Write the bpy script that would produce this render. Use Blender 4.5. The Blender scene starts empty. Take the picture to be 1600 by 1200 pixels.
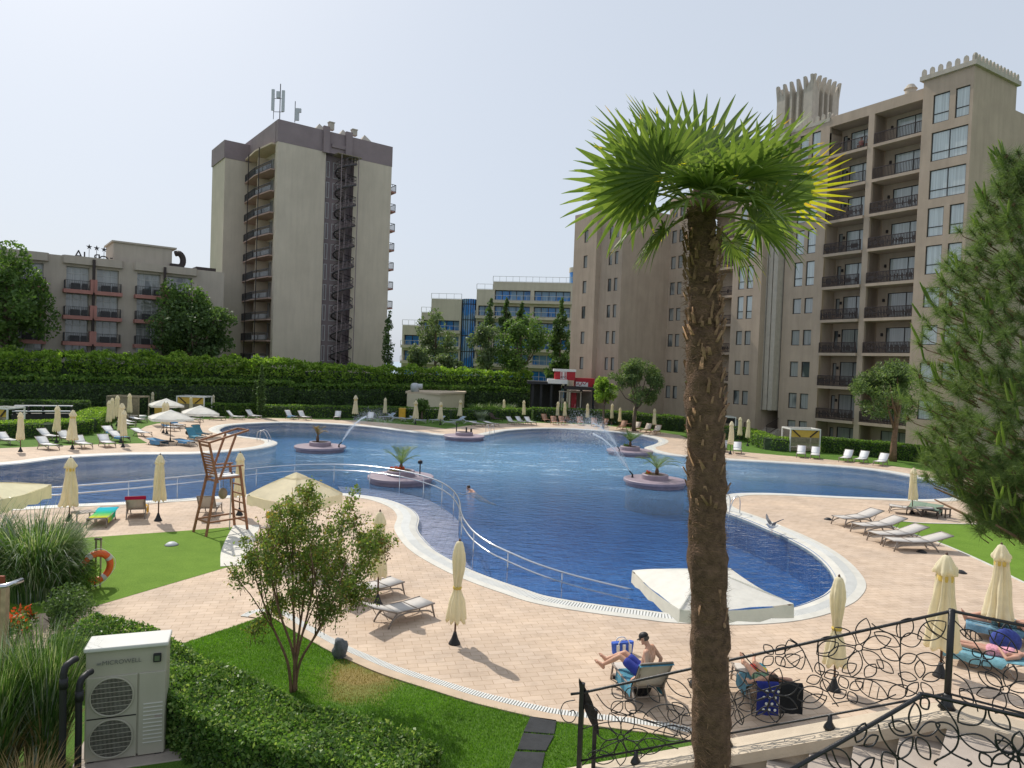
import bpy, math, random
import numpy as np
from mathutils import Vector, Matrix, noise
from mathutils.geometry import tessellate_polygon

R = math.radians
rnd = random.Random(11)
nprnd = np.random.RandomState(5)
scene = bpy.context.scene
COL = scene.collection
V = Vector

# ------------------------------------------------------------------ camera
CAM_H, FOC = 6.7, 1090.0
PITCH, ROLL = math.atan(29.0 / FOC), 0.037
fwd = V((0, math.cos(PITCH), -math.sin(PITCH)))
up0 = V((0, math.sin(PITCH), math.cos(PITCH)))
right = V((1, 0, 0)) * math.cos(ROLL) + up0 * math.sin(ROLL)
upv = up0 * math.cos(ROLL) - V((1, 0, 0)) * math.sin(ROLL)
CAM = V((0, 0, CAM_H))

def ray(px, py):
    return fwd * FOC + right * (px - 800.0) + upv * (600.0 - py)
def G(px, py, z=0.0):
    """survey point: where the sight line through photo position (px,py) meets height z"""
    d = ray(px, py); t = (z - CAM_H) / d.z
    return CAM + d * t
def at(px, py, Y):
    d = ray(px, py); return CAM + d * (Y / d.y)
def zat(px, py, Y):
    return at(px, py, Y).z
def hor(px):
    return 571.0 + ROLL * (px - 800.0)
def hdir(px):
    d = ray(px, hor(px)); return V((d.x, d.y, 0)).normalized()

cam_data = bpy.data.cameras.new("camera")
cam_data.sensor_width = 36.0
cam_data.lens = 36.0 * FOC / 1600.0
cam_data.clip_start = 0.1
cam_data.clip_end = 9000
cam = bpy.data.objects.new("camera", cam_data)
m = Matrix.Identity(4)
for i in range(3):
    m[i][0] = right[i]; m[i][1] = upv[i]; m[i][2] = -fwd[i]; m[i][3] = CAM[i]
cam.matrix_world = m
COL.objects.link(cam)
scene.camera = cam

# ------------------------------------------------------------------ objects
def tag(o, label=None, cat=None, group=None, kind=None):
    if label: o['label'] = label
    if cat: o['category'] = cat
    if group: o['group'] = group
    if kind: o['kind'] = kind
    return o
def thing(name, label, cat, loc=(0, 0, 0), rz=0.0, group=None, scale=1.0):
    o = bpy.data.objects.new(name, None)
    o.empty_display_size = 0.2
    COL.objects.link(o)
    o.location = loc; o.rotation_euler = (0, 0, rz); o.scale = (scale,) * 3
    return tag(o, label, cat, group)
def kids(o):
    return [c for c in bpy.data.objects if c.parent is o]
def copy_tree(o, parent=None, _ch=None):
    if _ch is None:
        _ch = {}
        for c in bpy.data.objects:
            if c.parent: _ch.setdefault(c.parent.name, []).append(c)
    c = o.copy(); COL.objects.link(c)
    if parent is not None: c.parent = parent
    for ch in _ch.get(o.name, []):
        copy_tree(ch, c, _ch)
    return c

class MB:
    def __init__(s): s.v = []; s.f = []; s.m = []
    def add(s, vs, fs, mi=0):
        k = len(s.v); s.v.extend([tuple(p) for p in vs])
        for f in fs:
            s.f.append(tuple(i + k for i in f)); s.m.append(mi)
    def quad(s, a, b, c, d, mi=0): s.add([a, b, c, d], [(0, 1, 2, 3)], mi)
    def box(s, cx, cy, cz, sx, sy, sz, rz=0.0, mi=0):
        c, n = math.cos(rz), math.sin(rz); vs = []
        for dz in (-.5, .5):
            for dx, dy in ((-.5, -.5), (.5, -.5), (.5, .5), (-.5, .5)):
                x, y = dx * sx, dy * sy
                vs.append((cx + x * c - y * n, cy + x * n + y * c, cz + dz * sz))
        s.add(vs, [(3, 2, 1, 0), (4, 5, 6, 7), (0, 1, 5, 4), (1, 2, 6, 5), (2, 3, 7, 6), (3, 0, 4, 7)], mi)
    def bar(s, p, q, w, h=None, mi=0, upd=(0, 0, 1)):
        p, q = V(p), V(q); h = h or w; d = (q - p)
        if d.length < 1e-6: return
        d.normalize(); u = V(upd)
        if abs(d.dot(u)) > .98: u = V((1, 0, 0))
        sd = d.cross(u).normalized(); u = sd.cross(d).normalized()
        vs = []
        for e in (p, q):
            for a, b in ((-.5, -.5), (.5, -.5), (.5, .5), (-.5, .5)):
                vs.append(e + sd * (a * w) + u * (b * h))
        s.add(vs, [(3, 2, 1, 0), (4, 5, 6, 7), (0, 1, 5, 4), (1, 2, 6, 5), (2, 3, 7, 6), (3, 0, 4, 7)], mi)
    def tube(s, pts, r, n=6, closed=False, mi=0):
        pts = [V(p) for p in pts]; N = len(pts)
        if N < 2: return
        rs = r if isinstance(r, (list, tuple)) else [r] * N
        tang = []
        for i in range(N):
            if closed: t = pts[(i + 1) % N] - pts[i - 1]
            else: t = pts[min(i + 1, N - 1)] - pts[max(i - 1, 0)]
            tang.append(t.normalized() if t.length > 1e-9 else V((0, 0, 1)))
        a = V((0, 0, 1)) if abs(tang[0].z) < .9 else V((1, 0, 0))
        nrm = tang[0].cross(a).normalized(); vs = []; fs = []
        for i in range(N):
            nrm = (nrm - tang[i] * nrm.dot(tang[i]))
            nrm = nrm.normalized() if nrm.length > 1e-6 else tang[i].orthogonal().normalized()
            bn = tang[i].cross(nrm)
            for k in range(n):
                w = 2 * math.pi * k / n
                vs.append(pts[i] + (nrm * math.cos(w) + bn * math.sin(w)) * rs[i])
        for i in range(N if closed else N - 1):
            j = (i + 1) % N
            for k in range(n):
                fs.append((i * n + k, i * n + (k + 1) % n, j * n + (k + 1) % n, j * n + k))
        if not closed:
            fs.append(tuple(range(n - 1, -1, -1))); fs.append(tuple((N - 1) * n + k for k in range(n)))
        s.add(vs, fs, mi)
    def lathe(s, prof, n=24, c=(0, 0, 0), fn=None, mi=0, cap=True):
        vs = []; fs = []
        for i, (r, z) in enumerate(prof):
            for k in range(n):
                w = 2 * math.pi * k / n
                rr, zz = (fn(r, z, w) if fn else (r, z))
                vs.append((c[0] + rr * math.cos(w), c[1] + rr * math.sin(w), c[2] + zz))
        for i in range(len(prof) - 1):
            for k in range(n):
                fs.append((i * n + k, i * n + (k + 1) % n, (i + 1) * n + (k + 1) % n, (i + 1) * n + k))
        if cap:
            fs.append(tuple(range(n - 1, -1, -1))); L = len(prof) - 1
            fs.append(tuple(L * n + k for k in range(n)))
        s.add(vs, fs, mi)
    def ell(s, c, rad, n=12, m=8, M3=None, mi=0):
        vs = []; fs = []; c = V(c)
        for i in range(1, m):
            ph = math.pi * i / m
            for k in range(n):
                w = 2 * math.pi * k / n
                p = V((rad[0] * math.sin(ph) * math.cos(w), rad[1] * math.sin(ph) * math.sin(w), rad[2] * math.cos(ph)))
                if M3: p = M3 @ p
                vs.append(c + p)
        t = V((0, 0, rad[2])); b = V((0, 0, -rad[2]))
        if M3: t = M3 @ t; b = M3 @ b
        vs += [c + t, c + b]; T = len(vs) - 2
        for i in range(m - 2):
            for k in range(n):
                fs.append((i * n + k, (i + 1) * n + k, (i + 1) * n + (k + 1) % n, i * n + (k + 1) % n))
        for k in range(n):
            fs.append((T, k, (k + 1) % n)); fs.append((T + 1, (m - 2) * n + (k + 1) % n, (m - 2) * n + k))
        s.add(vs, fs, mi)
    def cap(s, p, q, r1, r2, n=10):
        """closed tapered capsule"""
        p, q = V(p), V(q); d = q - p; L = d.length; d = d.normalized() if L > 1e-6 else V((0, 0, 1))
        M3 = d.to_track_quat('Z', 'Y').to_matrix(); prof = []
        for i in range(1, 4): a = math.pi / 2 * i / 3; prof.append((r1 * math.sin(a), -r1 * math.cos(a)))
        for i in range(0, 3): a = math.pi / 2 * i / 3; prof.append((r2 * math.cos(a), L + r2 * math.sin(a)))
        vs = []; fs = []
        for r, z in prof:
            for k in range(n):
                w = 2 * math.pi * k / n
                vs.append(p + M3 @ V((r * math.cos(w), r * math.sin(w), z)))
        for i in range(len(prof) - 1):
            for k in range(n):
                fs.append((i * n + k, i * n + (k + 1) % n, (i + 1) * n + (k + 1) % n, (i + 1) * n + k))
        vs += [p - d * r1, q + d * r2]; T = len(vs) - 2; L_ = len(prof) - 1
        for k in range(n):
            fs.append((T, (k + 1) % n, k)); fs.append((T + 1, L_ * n + k, L_ * n + (k + 1) % n))
        s.add(vs, fs)
    def prism(s, poly, z0, z1, mi=0):
        n = len(poly); tri = tessellate_polygon([[V((p[0], p[1], 0)) for p in poly]])
        f0 = z0 if callable(z0) else (lambda x, y: z0); f1 = z1 if callable(z1) else (lambda x, y: z1)
        vs = [(p[0], p[1], f0(p[0], p[1])) for p in poly] + [(p[0], p[1], f1(p[0], p[1])) for p in poly]
        fs = [tuple(i + n for i in t) for t in tri] + [tuple(reversed(t)) for t in tri]
        fs += [(i, (i + 1) % n, n + (i + 1) % n, n + i) for i in range(n)]
        s.add(vs, fs, mi)
    def sheet(s, outer, z, holes=()):
        loops = [[V((p[0], p[1], 0)) for p in outer]] + [[V((p[0], p[1], 0)) for p in h] for h in holes]
        tri = tessellate_polygon(loops); allp = [p for l in loops for p in l]
        vs = [(p.x, p.y, z(p.x, p.y) if callable(z) else z) for p in allp]
        fs = []
        for t in tri:
            a, b, c = (allp[i] for i in t)
            fs.append(t if (b - a).cross(c - a).z > 0 else tuple(reversed(t)))
        s.add(vs, fs)
    def build(s, name, mat, parent=None, smooth=False, bevel=0.0):
        me = bpy.data.meshes.new(name); me.from_pydata(s.v, [], s.f)
        for mm in (mat if isinstance(mat, (list, tuple)) else [mat]): me.materials.append(mm)
        if any(s.m): me.polygons.foreach_set('material_index', s.m)
        if smooth: me.polygons.foreach_set('use_smooth', [True] * len(me.polygons))
        me.update()
        o = bpy.data.objects.new(name, me); COL.objects.link(o)
        if parent is not None: o.parent = parent
        if bevel:
            b = o.modifiers.new('bevel', 'BEVEL'); b.width = bevel; b.segments = 2; b.limit_method = 'ANGLE'
        return o

def struct(name, mb, mat, smooth=False):
    return tag(mb.build(name, mat, None, smooth), kind='structure')

def leaves(name, pts, size, mat, parent=None, aspect=.55, up=0.0, jit=.35, outward=None):
    """one mesh of kite shaped leaves centred on pts (N,3)"""
    pts = np.asarray(pts, dtype=float); N = len(pts)
    d = nprnd.normal(size=(N, 3)); d[:, 2] += up
    if outward is not None: d = d + outward * .35
    d /= np.linalg.norm(d, axis=1)[:, None] + 1e-9
    e = nprnd.normal(size=(N, 3)); sd = np.cross(d, e); sd /= np.linalg.norm(sd, axis=1)[:, None] + 1e-9
    nn = np.cross(sd, d)
    sz = size * (1 + jit * nprnd.uniform(-1, 1, size=N))[:, None]
    a = pts - d * sz * .5; b = pts + sd * sz * aspect * .5 + nn * sz * .08
    c = pts + d * sz * .5 - nn * sz * .06; e2 = pts - sd * sz * aspect * .5 + nn * sz * .08
    co = np.stack([a, b, c, e2], axis=1).reshape(-1, 3)
    return rawmesh(name, co, 4, mat, parent)
def rawmesh(name, co, k, mat, parent=None):
    n = len(co); me = bpy.data.meshes.new(name)
    me.vertices.add(n); me.vertices.foreach_set('co', np.ascontiguousarray(co, dtype=np.float32).ravel())
    nf = n // k
    me.loops.add(n); me.loops.foreach_set('vertex_index', np.arange(n, dtype=np.int32))
    me.polygons.add(nf); me.polygons.foreach_set('loop_start', np.arange(0, n, k, dtype=np.int32))
    me.polygons.foreach_set('loop_total', np.full(nf, k, dtype=np.int32))
    me.update(calc_edges=True); me.validate()
    me.materials.append(mat)
    o = bpy.data.objects.new(name, me); COL.objects.link(o)
    if parent is not None: o.parent = parent
    return o

def catmull(P, n=4, closed=True):
    P = [V(p) for p in P]; N = len(P); out = []
    for i in range(N if closed else N - 1):
        if closed: a, b, c, d = P[i - 1], P[i], P[(i + 1) % N], P[(i + 2) % N]
        else: a, b, c, d = P[max(i - 1, 0)], P[i], P[i + 1], P[min(i + 2, N - 1)]
        for k in range(n):
            t = k / n
            out.append(.5 * ((2 * b) + (c - a) * t + (2 * a - 5 * b + 4 * c - d) * t * t + (3 * b - a - 3 * c + d) * t ** 3))
    if not closed: out.append(P[-1])
    return out
def resample(P, step, closed=False):
    P = [V(p) for p in P]
    if closed: P = P + [P[0]]
    out = [P[0]]; acc = 0
    for a, b in zip(P, P[1:]):
        L = (b - a).length; s = step - acc
        while s <= L:
            out.append(a.lerp(b, s / L)); s += step
        acc = L - (s - step)
    return out
def offset(P, d, closed=True):
    N = len(P); out = []
    for i in range(N):
        if closed: t = P[(i + 1) % N] - P[i - 1]
        else: t = P[min(i + 1, N - 1)] - P[max(i - 1, 0)]
        t = V((t.x, t.y, 0)).normalized()
        out.append(V((P[i].x + t.y * d, P[i].y - t.x * d, P[i].z)))
    return out
def area(P): return .5 * sum(P[i - 1].x * P[i].y - P[i].x * P[i - 1].y for i in range(len(P)))
def inside(poly, x, y):
    c = False; n = len(poly); j = n - 1
    for i in range(n):
        xi, yi, xj, yj = poly[i][0], poly[i][1], poly[j][0], poly[j][1]
        if (yi > y) != (yj > y) and x < (xj - xi) * (y - yi) / (yj - yi) + xi: c = not c
        j = i
    return c

# ------------------------------------------------------------------ materials
class NT:
    def __init__(s, name):
        s.mat = bpy.data.materials.new(name); s.mat.use_nodes = True
        s.t = s.mat.node_tree; s.t.nodes.clear()
        s.out = s.n('ShaderNodeOutputMaterial')
    def n(s, typ, **kw):
        nd = s.t.nodes.new(typ)
        for k, v in kw.items(): setattr(nd, k, v)
        return nd
    def l(s, a, b): s.t.links.new(a, b)
    def pos(s, scale=(1, 1, 1), rot=0.0):
        g = s.n('ShaderNodeNewGeometry'); mp = s.n('ShaderNodeMapping')
        mp.inputs['Scale'].default_value = scale; mp.inputs['Rotation'].default_value = (0, 0, rot)
        s.l(g.outputs['Position'], mp.inputs['Vector']); return mp.outputs[0]
    def noise(s, vec, scale, detail=3.0, rough=.55):
        nz = s.n('ShaderNodeTexNoise'); nz.inputs['Scale'].default_value = scale
        nz.inputs['Detail'].default_value = detail; nz.inputs['Roughness'].default_value = rough
        s.l(vec, nz.inputs['Vector']); return nz.outputs[0]
    def ramp(s, fac, stops):
        r = s.n('ShaderNodeValToRGB'); e = r.color_ramp.elements
        while len(e) < len(stops): e.new(.5)
        for el, (p, c) in zip(e, stops): el.position = p; el.color = (*c, 1) if len(c) == 3 else c
        s.l(fac, r.inputs[0]); return r.outputs[0]
    def mix(s, fac, a, b, blend='MIX'):
        mx = s.n('ShaderNodeMix', data_type='RGBA', blend_type=blend)
        for sock, val in ((0, fac), (6, a), (7, b)):
            if isinstance(val, (int, float)): mx.inputs[sock].default_value = val
            elif isinstance(val, (tuple, list)): mx.inputs[sock].default_value = (*val[:3], 1)
            else: s.l(val, mx.inputs[sock])
        return mx.outputs[2]
    def math(s, op, a, b=None, clamp=False):
        mm = s.n('ShaderNodeMath', operation=op, use_clamp=clamp)
        for i, val in enumerate((a, b)):
            if val is None: continue
            if isinstance(val, (int, float)): mm.inputs[i].default_value = val
            else: s.l(val, mm.inputs[i])
        return mm.outputs[0]
    def bump(s, h, strength, dist=.02):
        b = s.n('ShaderNodeBump'); b.inputs['Strength'].default_value = strength
        b.inputs['Distance'].default_value = dist; s.l(h, b.inputs['Height']); return b.outputs[0]
    def pbsdf(s, col, rough=.6, metal=0.0, spec=.4, normal=None):
        p = s.n('ShaderNodeBsdfPrincipled')
        if isinstance(col, (tuple, list)): p.inputs['Base Color'].default_value = (*col[:3], 1)
        else: s.l(col, p.inputs['Base Color'])
        if isinstance(rough, (int, float)): p.inputs['Roughness'].default_value = rough
        else: s.l(rough, p.inputs['Roughness'])
        p.inputs['Metallic'].default_value = metal
        p.inputs['Specular IOR Level'].default_value = spec
        if normal is not None: s.l(normal, p.inputs['Normal'])
        return p
    def done(s, sh): s.l(sh, s.out.inputs[0]); return s.mat

def mul(c, k): return tuple(min(1, x * k) for x in c)
def M(name, col, rough=.6, var=.12, scale=3.0, bump=0.0, bscale=60.0, metal=0.0, spec=.35, stain=0.0):
    t = NT(name); p = t.pos()
    c = t.ramp(t.noise(p, scale, 5.0, .6), [(.3, mul(col, 1 - var)), (.7, mul(col, 1 + var))])
    if stain:
        pv = t.pos((1.6, 1.6, .18)); s2 = t.noise(pv, 1.0, 4.0, .65)
        c = t.mix(t.math('MULTIPLY', t.ramp(s2, [(.42, (0, 0, 0)), (.72, (1, 1, 1))]), stain), c, mul(col, .62))
    nrm = t.bump(t.noise(p, bscale, 3.0), bump) if bump else None
    return t.done(t.pbsdf(c, rough, metal, spec, nrm).outputs[0])
def leafmat(name, a, b, trans=.4, c=None, rough=.5):
    t = NT(name); g = t.n('ShaderNodeNewGeometry')
    stops = [(0.0, a), (.75, b)] + ([(1.0, c)] if c else [])
    col = t.ramp(g.outputs['Random Per Island'], stops)
    big = t.noise(t.pos(), .9, 3.0)
    col = t.mix(1.0, col, t.ramp(big, [(.3, (.7, .72, .7)), (.7, (1.25, 1.2, 1.1))]), 'MULTIPLY')
    p = t.pbsdf(col, rough, 0, .3); tr = t.n('ShaderNodeBsdfTranslucent')
    t.l(t.mix(1.0, col, (1.3, 1.4, .7), 'MULTIPLY'), tr.inputs[0])
    mx = t.n('ShaderNodeMixShader'); mx.inputs[0].default_value = trans
    t.l(p.outputs[0], mx.inputs[1]); t.l(tr.outputs[0], mx.inputs[2])
    return t.done(mx.outputs[0])
def clothmat(name, col, trans=.25, var=.06):
    t = NT(name); p = t.pos(); c = t.ramp(t.noise(p, 4.0), [(.3, mul(col, 1 - var)), (.7, mul(col, 1 + var))])
    nb = t.bump(t.noise(p, 9.0, 2.0), .25, .03)
    d = t.pbsdf(c, .8, 0, .15, nb); tr = t.n('ShaderNodeBsdfTranslucent'); t.l(c, tr.inputs[0])
    mx = t.n('ShaderNodeMixShader'); mx.inputs[0].default_value = trans
    t.l(d.outputs[0], mx.inputs[1]); t.l(tr.outputs[0], mx.inputs[2])
    return t.done(mx.outputs[0])
def glassmat(name, col, rough=.06, spec=.9, curtain=0.0, curtaincol=(.6, .62, .6), metal=0.0):
    t = NT(name); p = t.pos(); c = t.ramp(t.noise(p, .35, 2.0), [(.35, mul(col, .75)), (.65, mul(col, 1.2))])
    if curtain:
        w = t.noise(t.pos((9, 9, .15)), 1.0, 2.0); c2 = t.ramp(w, [(.35, mul(curtaincol, .75)), (.65, curtaincol)])
        msk = t.ramp(t.noise(t.pos((.45, .45, .28)), 1.0, 1.0), [(.5 - curtain * .35, (0, 0, 0)), (.56 - curtain * .35, (1, 1, 1))])
        c = t.mix(msk, c, c2)
    return t.done(t.pbsdf(c, rough, metal, spec).outputs[0])

m_white = M('white_paint', (.74, .73, .7), .5, .05)
m_cream = clothmat('cream_canvas', (.9, .83, .62), .45)
m_ivory = clothmat('ivory_canvas', (.87, .86, .8), .35)
m_yellowstrap = clothmat('yellow_canvas', (.75, .55, .14), .15)
m_pole = M('brown_pole', (.1, .05, .03), .45)
m_black = M('black_plastic', (.02, .02, .022), .5)
m_frame = M('taupe_metal', (.26, .22, .19), .45, .08)
m_framew = M('pale_metal', (.5, .49, .47), .4, .08)
m_sling = M('grey_sling', (.5, .47, .44), .75, .06, 6, .15, 300)
m_slingw = M('white_sling', (.74, .74, .74), .75, .05, 6)
m_slingd = M('dark_wicker', (.07, .05, .04), .7, .2, 20, .3, 150)
m_wood = M('reddish_wood', (.27, .12, .06), .6, .25, 8, .2, 60)
m_woodl = M('teak_wood', (.33, .18, .1), .6, .2, 8)
m_woodlath = M('weathered_lath', (.26, .22, .15), .7, .3, 5)
m_towelblue = M('blue_towel', (.1, .25, .42), .95, .12, 6, .5, 200)
m_towelteal = M('teal_towel', (.08, .26, .36), .95, .15, 6, .5, 200)
m_towelnavy = M('navy_cloth', (.02, .03, .2), .9, .1, 6, .4, 200)
m_steel = M('polished_steel', (.62, .63, .65), .22, .05, 3, 0, 60, 1.0)
m_iron = M('wrought_iron', (.012, .012, .014), .38, .3, 20, .2, 80, 0, .5)
m_stone = M('cream_stone', (.56, .47, .36), .7, .12, 2.2, .15, 30, 0, .3, .35)
m_tread = M('beige_tread', (.42, .36, .31), .65, .12, 2.5, .12, 40, 0, .3, .3)
m_coping = M('pale_coping', (.6, .58, .52), .55, .12, 1.3, .1, 25, 0, .4, 0)
m_mauve = M('mauve_tile', (.3, .24, .28), .5, .15, 2, .1, 25)
m_soil = M('soil', (.05, .035, .02), .95, .4, 4)
m_rock = M('grey_rock', (.13, .14, .15), .8, .4, 6, .8, 20)
m_orange = M('orange_plastic', (.7, .11, .02), .4, .08)
m_yellow = M('yellow_panel', (.65, .42, .08), .6, .08)
m_red = M('red_panel', (.42, .02, .03), .45, .1)
m_bark = M('grey_bark', (.12, .09, .065), .9, .3, 9, .7, 30)
m_barkr = M('reddish_bark', (.2, .12, .075), .9, .35, 6, .8, 25)
m_skin = M('tanned_skin', (.58, .33, .23), .5, .1, 7, .05, 60, 0, .35)
m_skin2 = M('reddish_skin', (.52, .29, .21), .5, .1, 7, .05, 60, 0, .35)
m_hair = M('brown_hair', (.06, .035, .02), .6, .3, 30)
m_concrete = M('grey_concrete', (.47, .42, .355), .85, .1, 2, .2, 30, 0, .25, .3)
# foliage
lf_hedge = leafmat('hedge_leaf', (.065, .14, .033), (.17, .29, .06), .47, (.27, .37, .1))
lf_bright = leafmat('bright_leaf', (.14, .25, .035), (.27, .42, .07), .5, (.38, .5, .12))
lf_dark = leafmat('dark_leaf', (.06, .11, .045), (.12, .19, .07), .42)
lf_tree = leafmat('tree_leaf', (.065, .13, .04), (.15, .24, .07), .42)
lf_grey = leafmat('greygreen_leaf', (.1, .15, .08), (.2, .26, .14), .4)
lf_pine = leafmat('pine_needle', (.085, .14, .055), (.18, .26, .1), .4, (.27, .33, .15))
lf_candle = leafmat('pine_candle', (.16, .26, .05), (.3, .4, .09), .4)
lf_palm = leafmat('palm_leaf', (.09, .15, .045), (.2, .27, .08), .42, (.28, .35, .11))
lf_palmtip = leafmat('palm_leaf_yellow', (.35, .38, .03), (.6, .5, .05), .5, (.6, .33, .06))
lf_reed = leafmat('reed_blade', (.05, .12, .03), (.13, .22, .06), .4, (.4, .42, .3))
lf_straw = leafmat('straw_blade', (.25, .17, .08), (.36, .26, .13), .3)
lf_myrtle = leafmat('myrtle_leaf', (.1, .16, .045), (.22, .3, .085), .52, (.36, .24, .09))
lf_red = leafmat('red_flower', (.5, .04, .02), (.75, .13, .03), .3)
lf_turf = leafmat('lawn_blade', (.06, .16, .015), (.16, .33, .03), .4, (.22, .38, .05))
lf_dry = leafmat('dry_blade', (.25, .2, .06), (.4, .3, .11), .3)
lf_silver = leafmat('silver_leaf', (.25, .3, .27), (.45, .5, .46), .3)

# ------------------------------------------------------------------ sky and sun
SUN_EL, SUN_VEC = 47.0, V((-1.45, 1.8, 0)).normalized()
w = bpy.data.worlds.new("World"); scene.world = w; w.use_nodes = True
nt = w.node_tree; nt.nodes.clear()
sky = nt.nodes.new('ShaderNodeTexSky'); sky.sky_type = 'NISHITA'; sky.sun_disc = False
sky.sun_elevation = R(SUN_EL); sky.sun_rotation = math.atan2(SUN_VEC.x, SUN_VEC.y)
sky.air_density = 1.0; sky.dust_density = 3.0; sky.ozone_density = 2.0
hs = nt.nodes.new('ShaderNodeHueSaturation'); hs.inputs['Saturation'].default_value = .75
mixn = nt.nodes.new('ShaderNodeMix'); mixn.data_type = 'RGBA'; mixn.inputs[0].default_value = .72
mixn.inputs[7].default_value = (6.7, 7.4, 8.4, 1)
bg = nt.nodes.new('ShaderNodeBackground'); bg.inputs[1].default_value = .107
wo = nt.nodes.new('ShaderNodeOutputWorld')
nt.links.new(sky.outputs[0], hs.inputs['Color']); nt.links.new(hs.outputs[0], mixn.inputs[6])
nt.links.new(mixn.outputs[2], bg.inputs[0]); nt.links.new(bg.outputs[0], wo.inputs[0])
sd = bpy.data.lights.new('sun', 'SUN'); sd.energy = 3.8; sd.angle = R(.53); sd.color = (1, .94, .84)
so = bpy.data.objects.new('sun', sd); COL.objects.link(so)
sunv = SUN_VEC * math.cos(R(SUN_EL)) + V((0, 0, math.sin(R(SUN_EL))))
so.rotation_euler = sunv.to_track_quat('Z', 'Y').to_euler(); so.location = (0, 0, 60)
scene.view_settings.view_transform = 'Standard'; scene.view_settings.look = 'None'
scene.view_settings.exposure = 0; scene.view_settings.gamma = 1
scene.cycles.max_bounces = 6; scene.cycles.transparent_max_bounces = 12
scene.cycles.caustics_reflective = False; scene.cycles.caustics_refractive = False
# ================================================================== SETTING
pool_px = [(-260, 735), (0, 726), (100, 715), (200, 710), (296, 709), (335, 707), (395, 702), (425, 696.5), (433, 691.5), (425, 687),
 (395, 683), (365, 679), (347, 674.5), (344, 670), (359, 664.5), (395, 661.5), (440, 660), (470, 660.5), (520, 662.4), (580, 667), (620, 672),
 (660, 677), (694, 680), (720, 681), (754, 680), (776, 675.7), (794, 672.5), (832, 669.8), (877, 669.6), (922, 672), (967, 675.5),
 (1001, 680), (1024, 685), (1029, 689.5), (1021, 694), (1008, 698), (1012, 703), (1035, 709), (1060, 712.5), (1126, 718), (1160, 720),
 (1240, 724.5), (1320, 730), (1375, 736), (1437, 747), (1487, 757.5), (1507, 767), (1497, 774), (1475, 777.5), (1437, 779), (1375, 777),
 (1300, 774), (1220, 770), (1180, 769), (1145, 770), (1120, 776), (1112, 784), (1125, 796), (1165, 811), (1200, 826), (1225, 837), (1262, 857),
 (1287, 877), (1302, 897), (1304, 910), (1295, 922), (1280, 932), (1242, 946), (1190, 955), (1120, 958), (1044, 955), (1010, 951), (935, 942), (860, 930),
 (820, 918), (775, 903), (730, 885), (685, 861), (664, 843), (652, 825), (654, 807), (640, 792), (610, 780), (580, 774), (535, 769),
 (470, 768), (400, 770), (250, 780), (120, 786), (0, 792), (-260, 800)]
pool = catmull([G(x, y) for x, y in pool_px], 5, True)
for p in pool: p.z = 0
sgn = 1.0 if area(pool) > 0 else -1.0
def poff(d): return offset(pool, d * sgn, True)
WATER_Z = -0.06
deck_px = [(-400, 1020), (140, 1012), (290, 1004), (400, 967), (419, 962), (465, 990), (519, 1020), (550, 1034), (600, 1055), (681, 1081), (744, 1100),
 (828, 1120), (869, 1128), (950, 1138), (1040, 1150), (1085, 1160), (1300, 1185), (1600, 1230), (2300, 1230), (2300, 800), (1750, 795), (1600, 766), (1482, 741), (1437, 734),
 (1360, 724), (1260, 715), (1180, 708), (1126, 703), (1085, 690), (1062, 680), (1042, 677), (1005, 672), (939, 664), (840, 660.5), (780, 662), (735, 664.5), (696, 670),
 (660, 665.5), (600, 660.5), (545, 656.5), (495, 655), (415, 653), (345, 654.5), (300, 656), (245, 662), (228, 666), (214, 674), (216, 684), (231, 692.5),
 (150, 694.5), (96, 696.5), (0, 700.5), (-260, 710), (-700, 730), (-900, 1000)]
deck = [G(x, y) for x, y in deck_px]

# grass ground with the pool cut out
t = NT('ground_grass'); p = t.pos()
c = t.ramp(t.noise(p, 1.1, 5.0), [(.3, (.045, .11, .016)), (.7, (.11, .2, .03))])
c = t.mix(.5, c, t.ramp(t.noise(p, 45.0, 2.0), [(.35, (.03, .08, .01)), (.65, (.16, .29, .04))]))
dc = G(560, 1062); vd = t.n('ShaderNodeVectorMath', operation='DISTANCE'); t.l(p, vd.inputs[0]); vd.inputs[1].default_value = dc
dn = t.math('ADD', vd.outputs['Value'], t.math('MULTIPLY', t.noise(p, 1.6, 4.0), 1.6))
msk = t.ramp(t.math('MULTIPLY', dn, .4), [(.42, (.85, .85, .85)), (.78, (0, 0, 0))])
c = t.mix(msk, c, t.ramp(t.noise(p, 30.0), [(.3, (.22, .15, .05)), (.7, (.4, .29, .12))]))
m_grass = t.done(t.pbsdf(c, .9, 0, .2, t.bump(t.noise(p, 60.0, 3.0), .7, .03)).outputs[0])
B = 2600.0
mb = MB(); mb.sheet([V((-B, -60, 0)), V((B, -60, 0)), V((B, 190, 0)), V((-B, 190, 0))], 0.0, [poff(.3)])
struct('ground', mb, m_grass)
# sea beyond the hotels
m_sea = M('hazy_sea', (.3, .4, .48), .35, .1, .05)
mb = MB(); mb.sheet([V((-B * 3, 190, 0)), V((B * 3, 190, 0)), V((B * 3, 8000, 0)), V((-B * 3, 8000, 0))], -.02); struct('sea', mb, m_sea)

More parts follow.
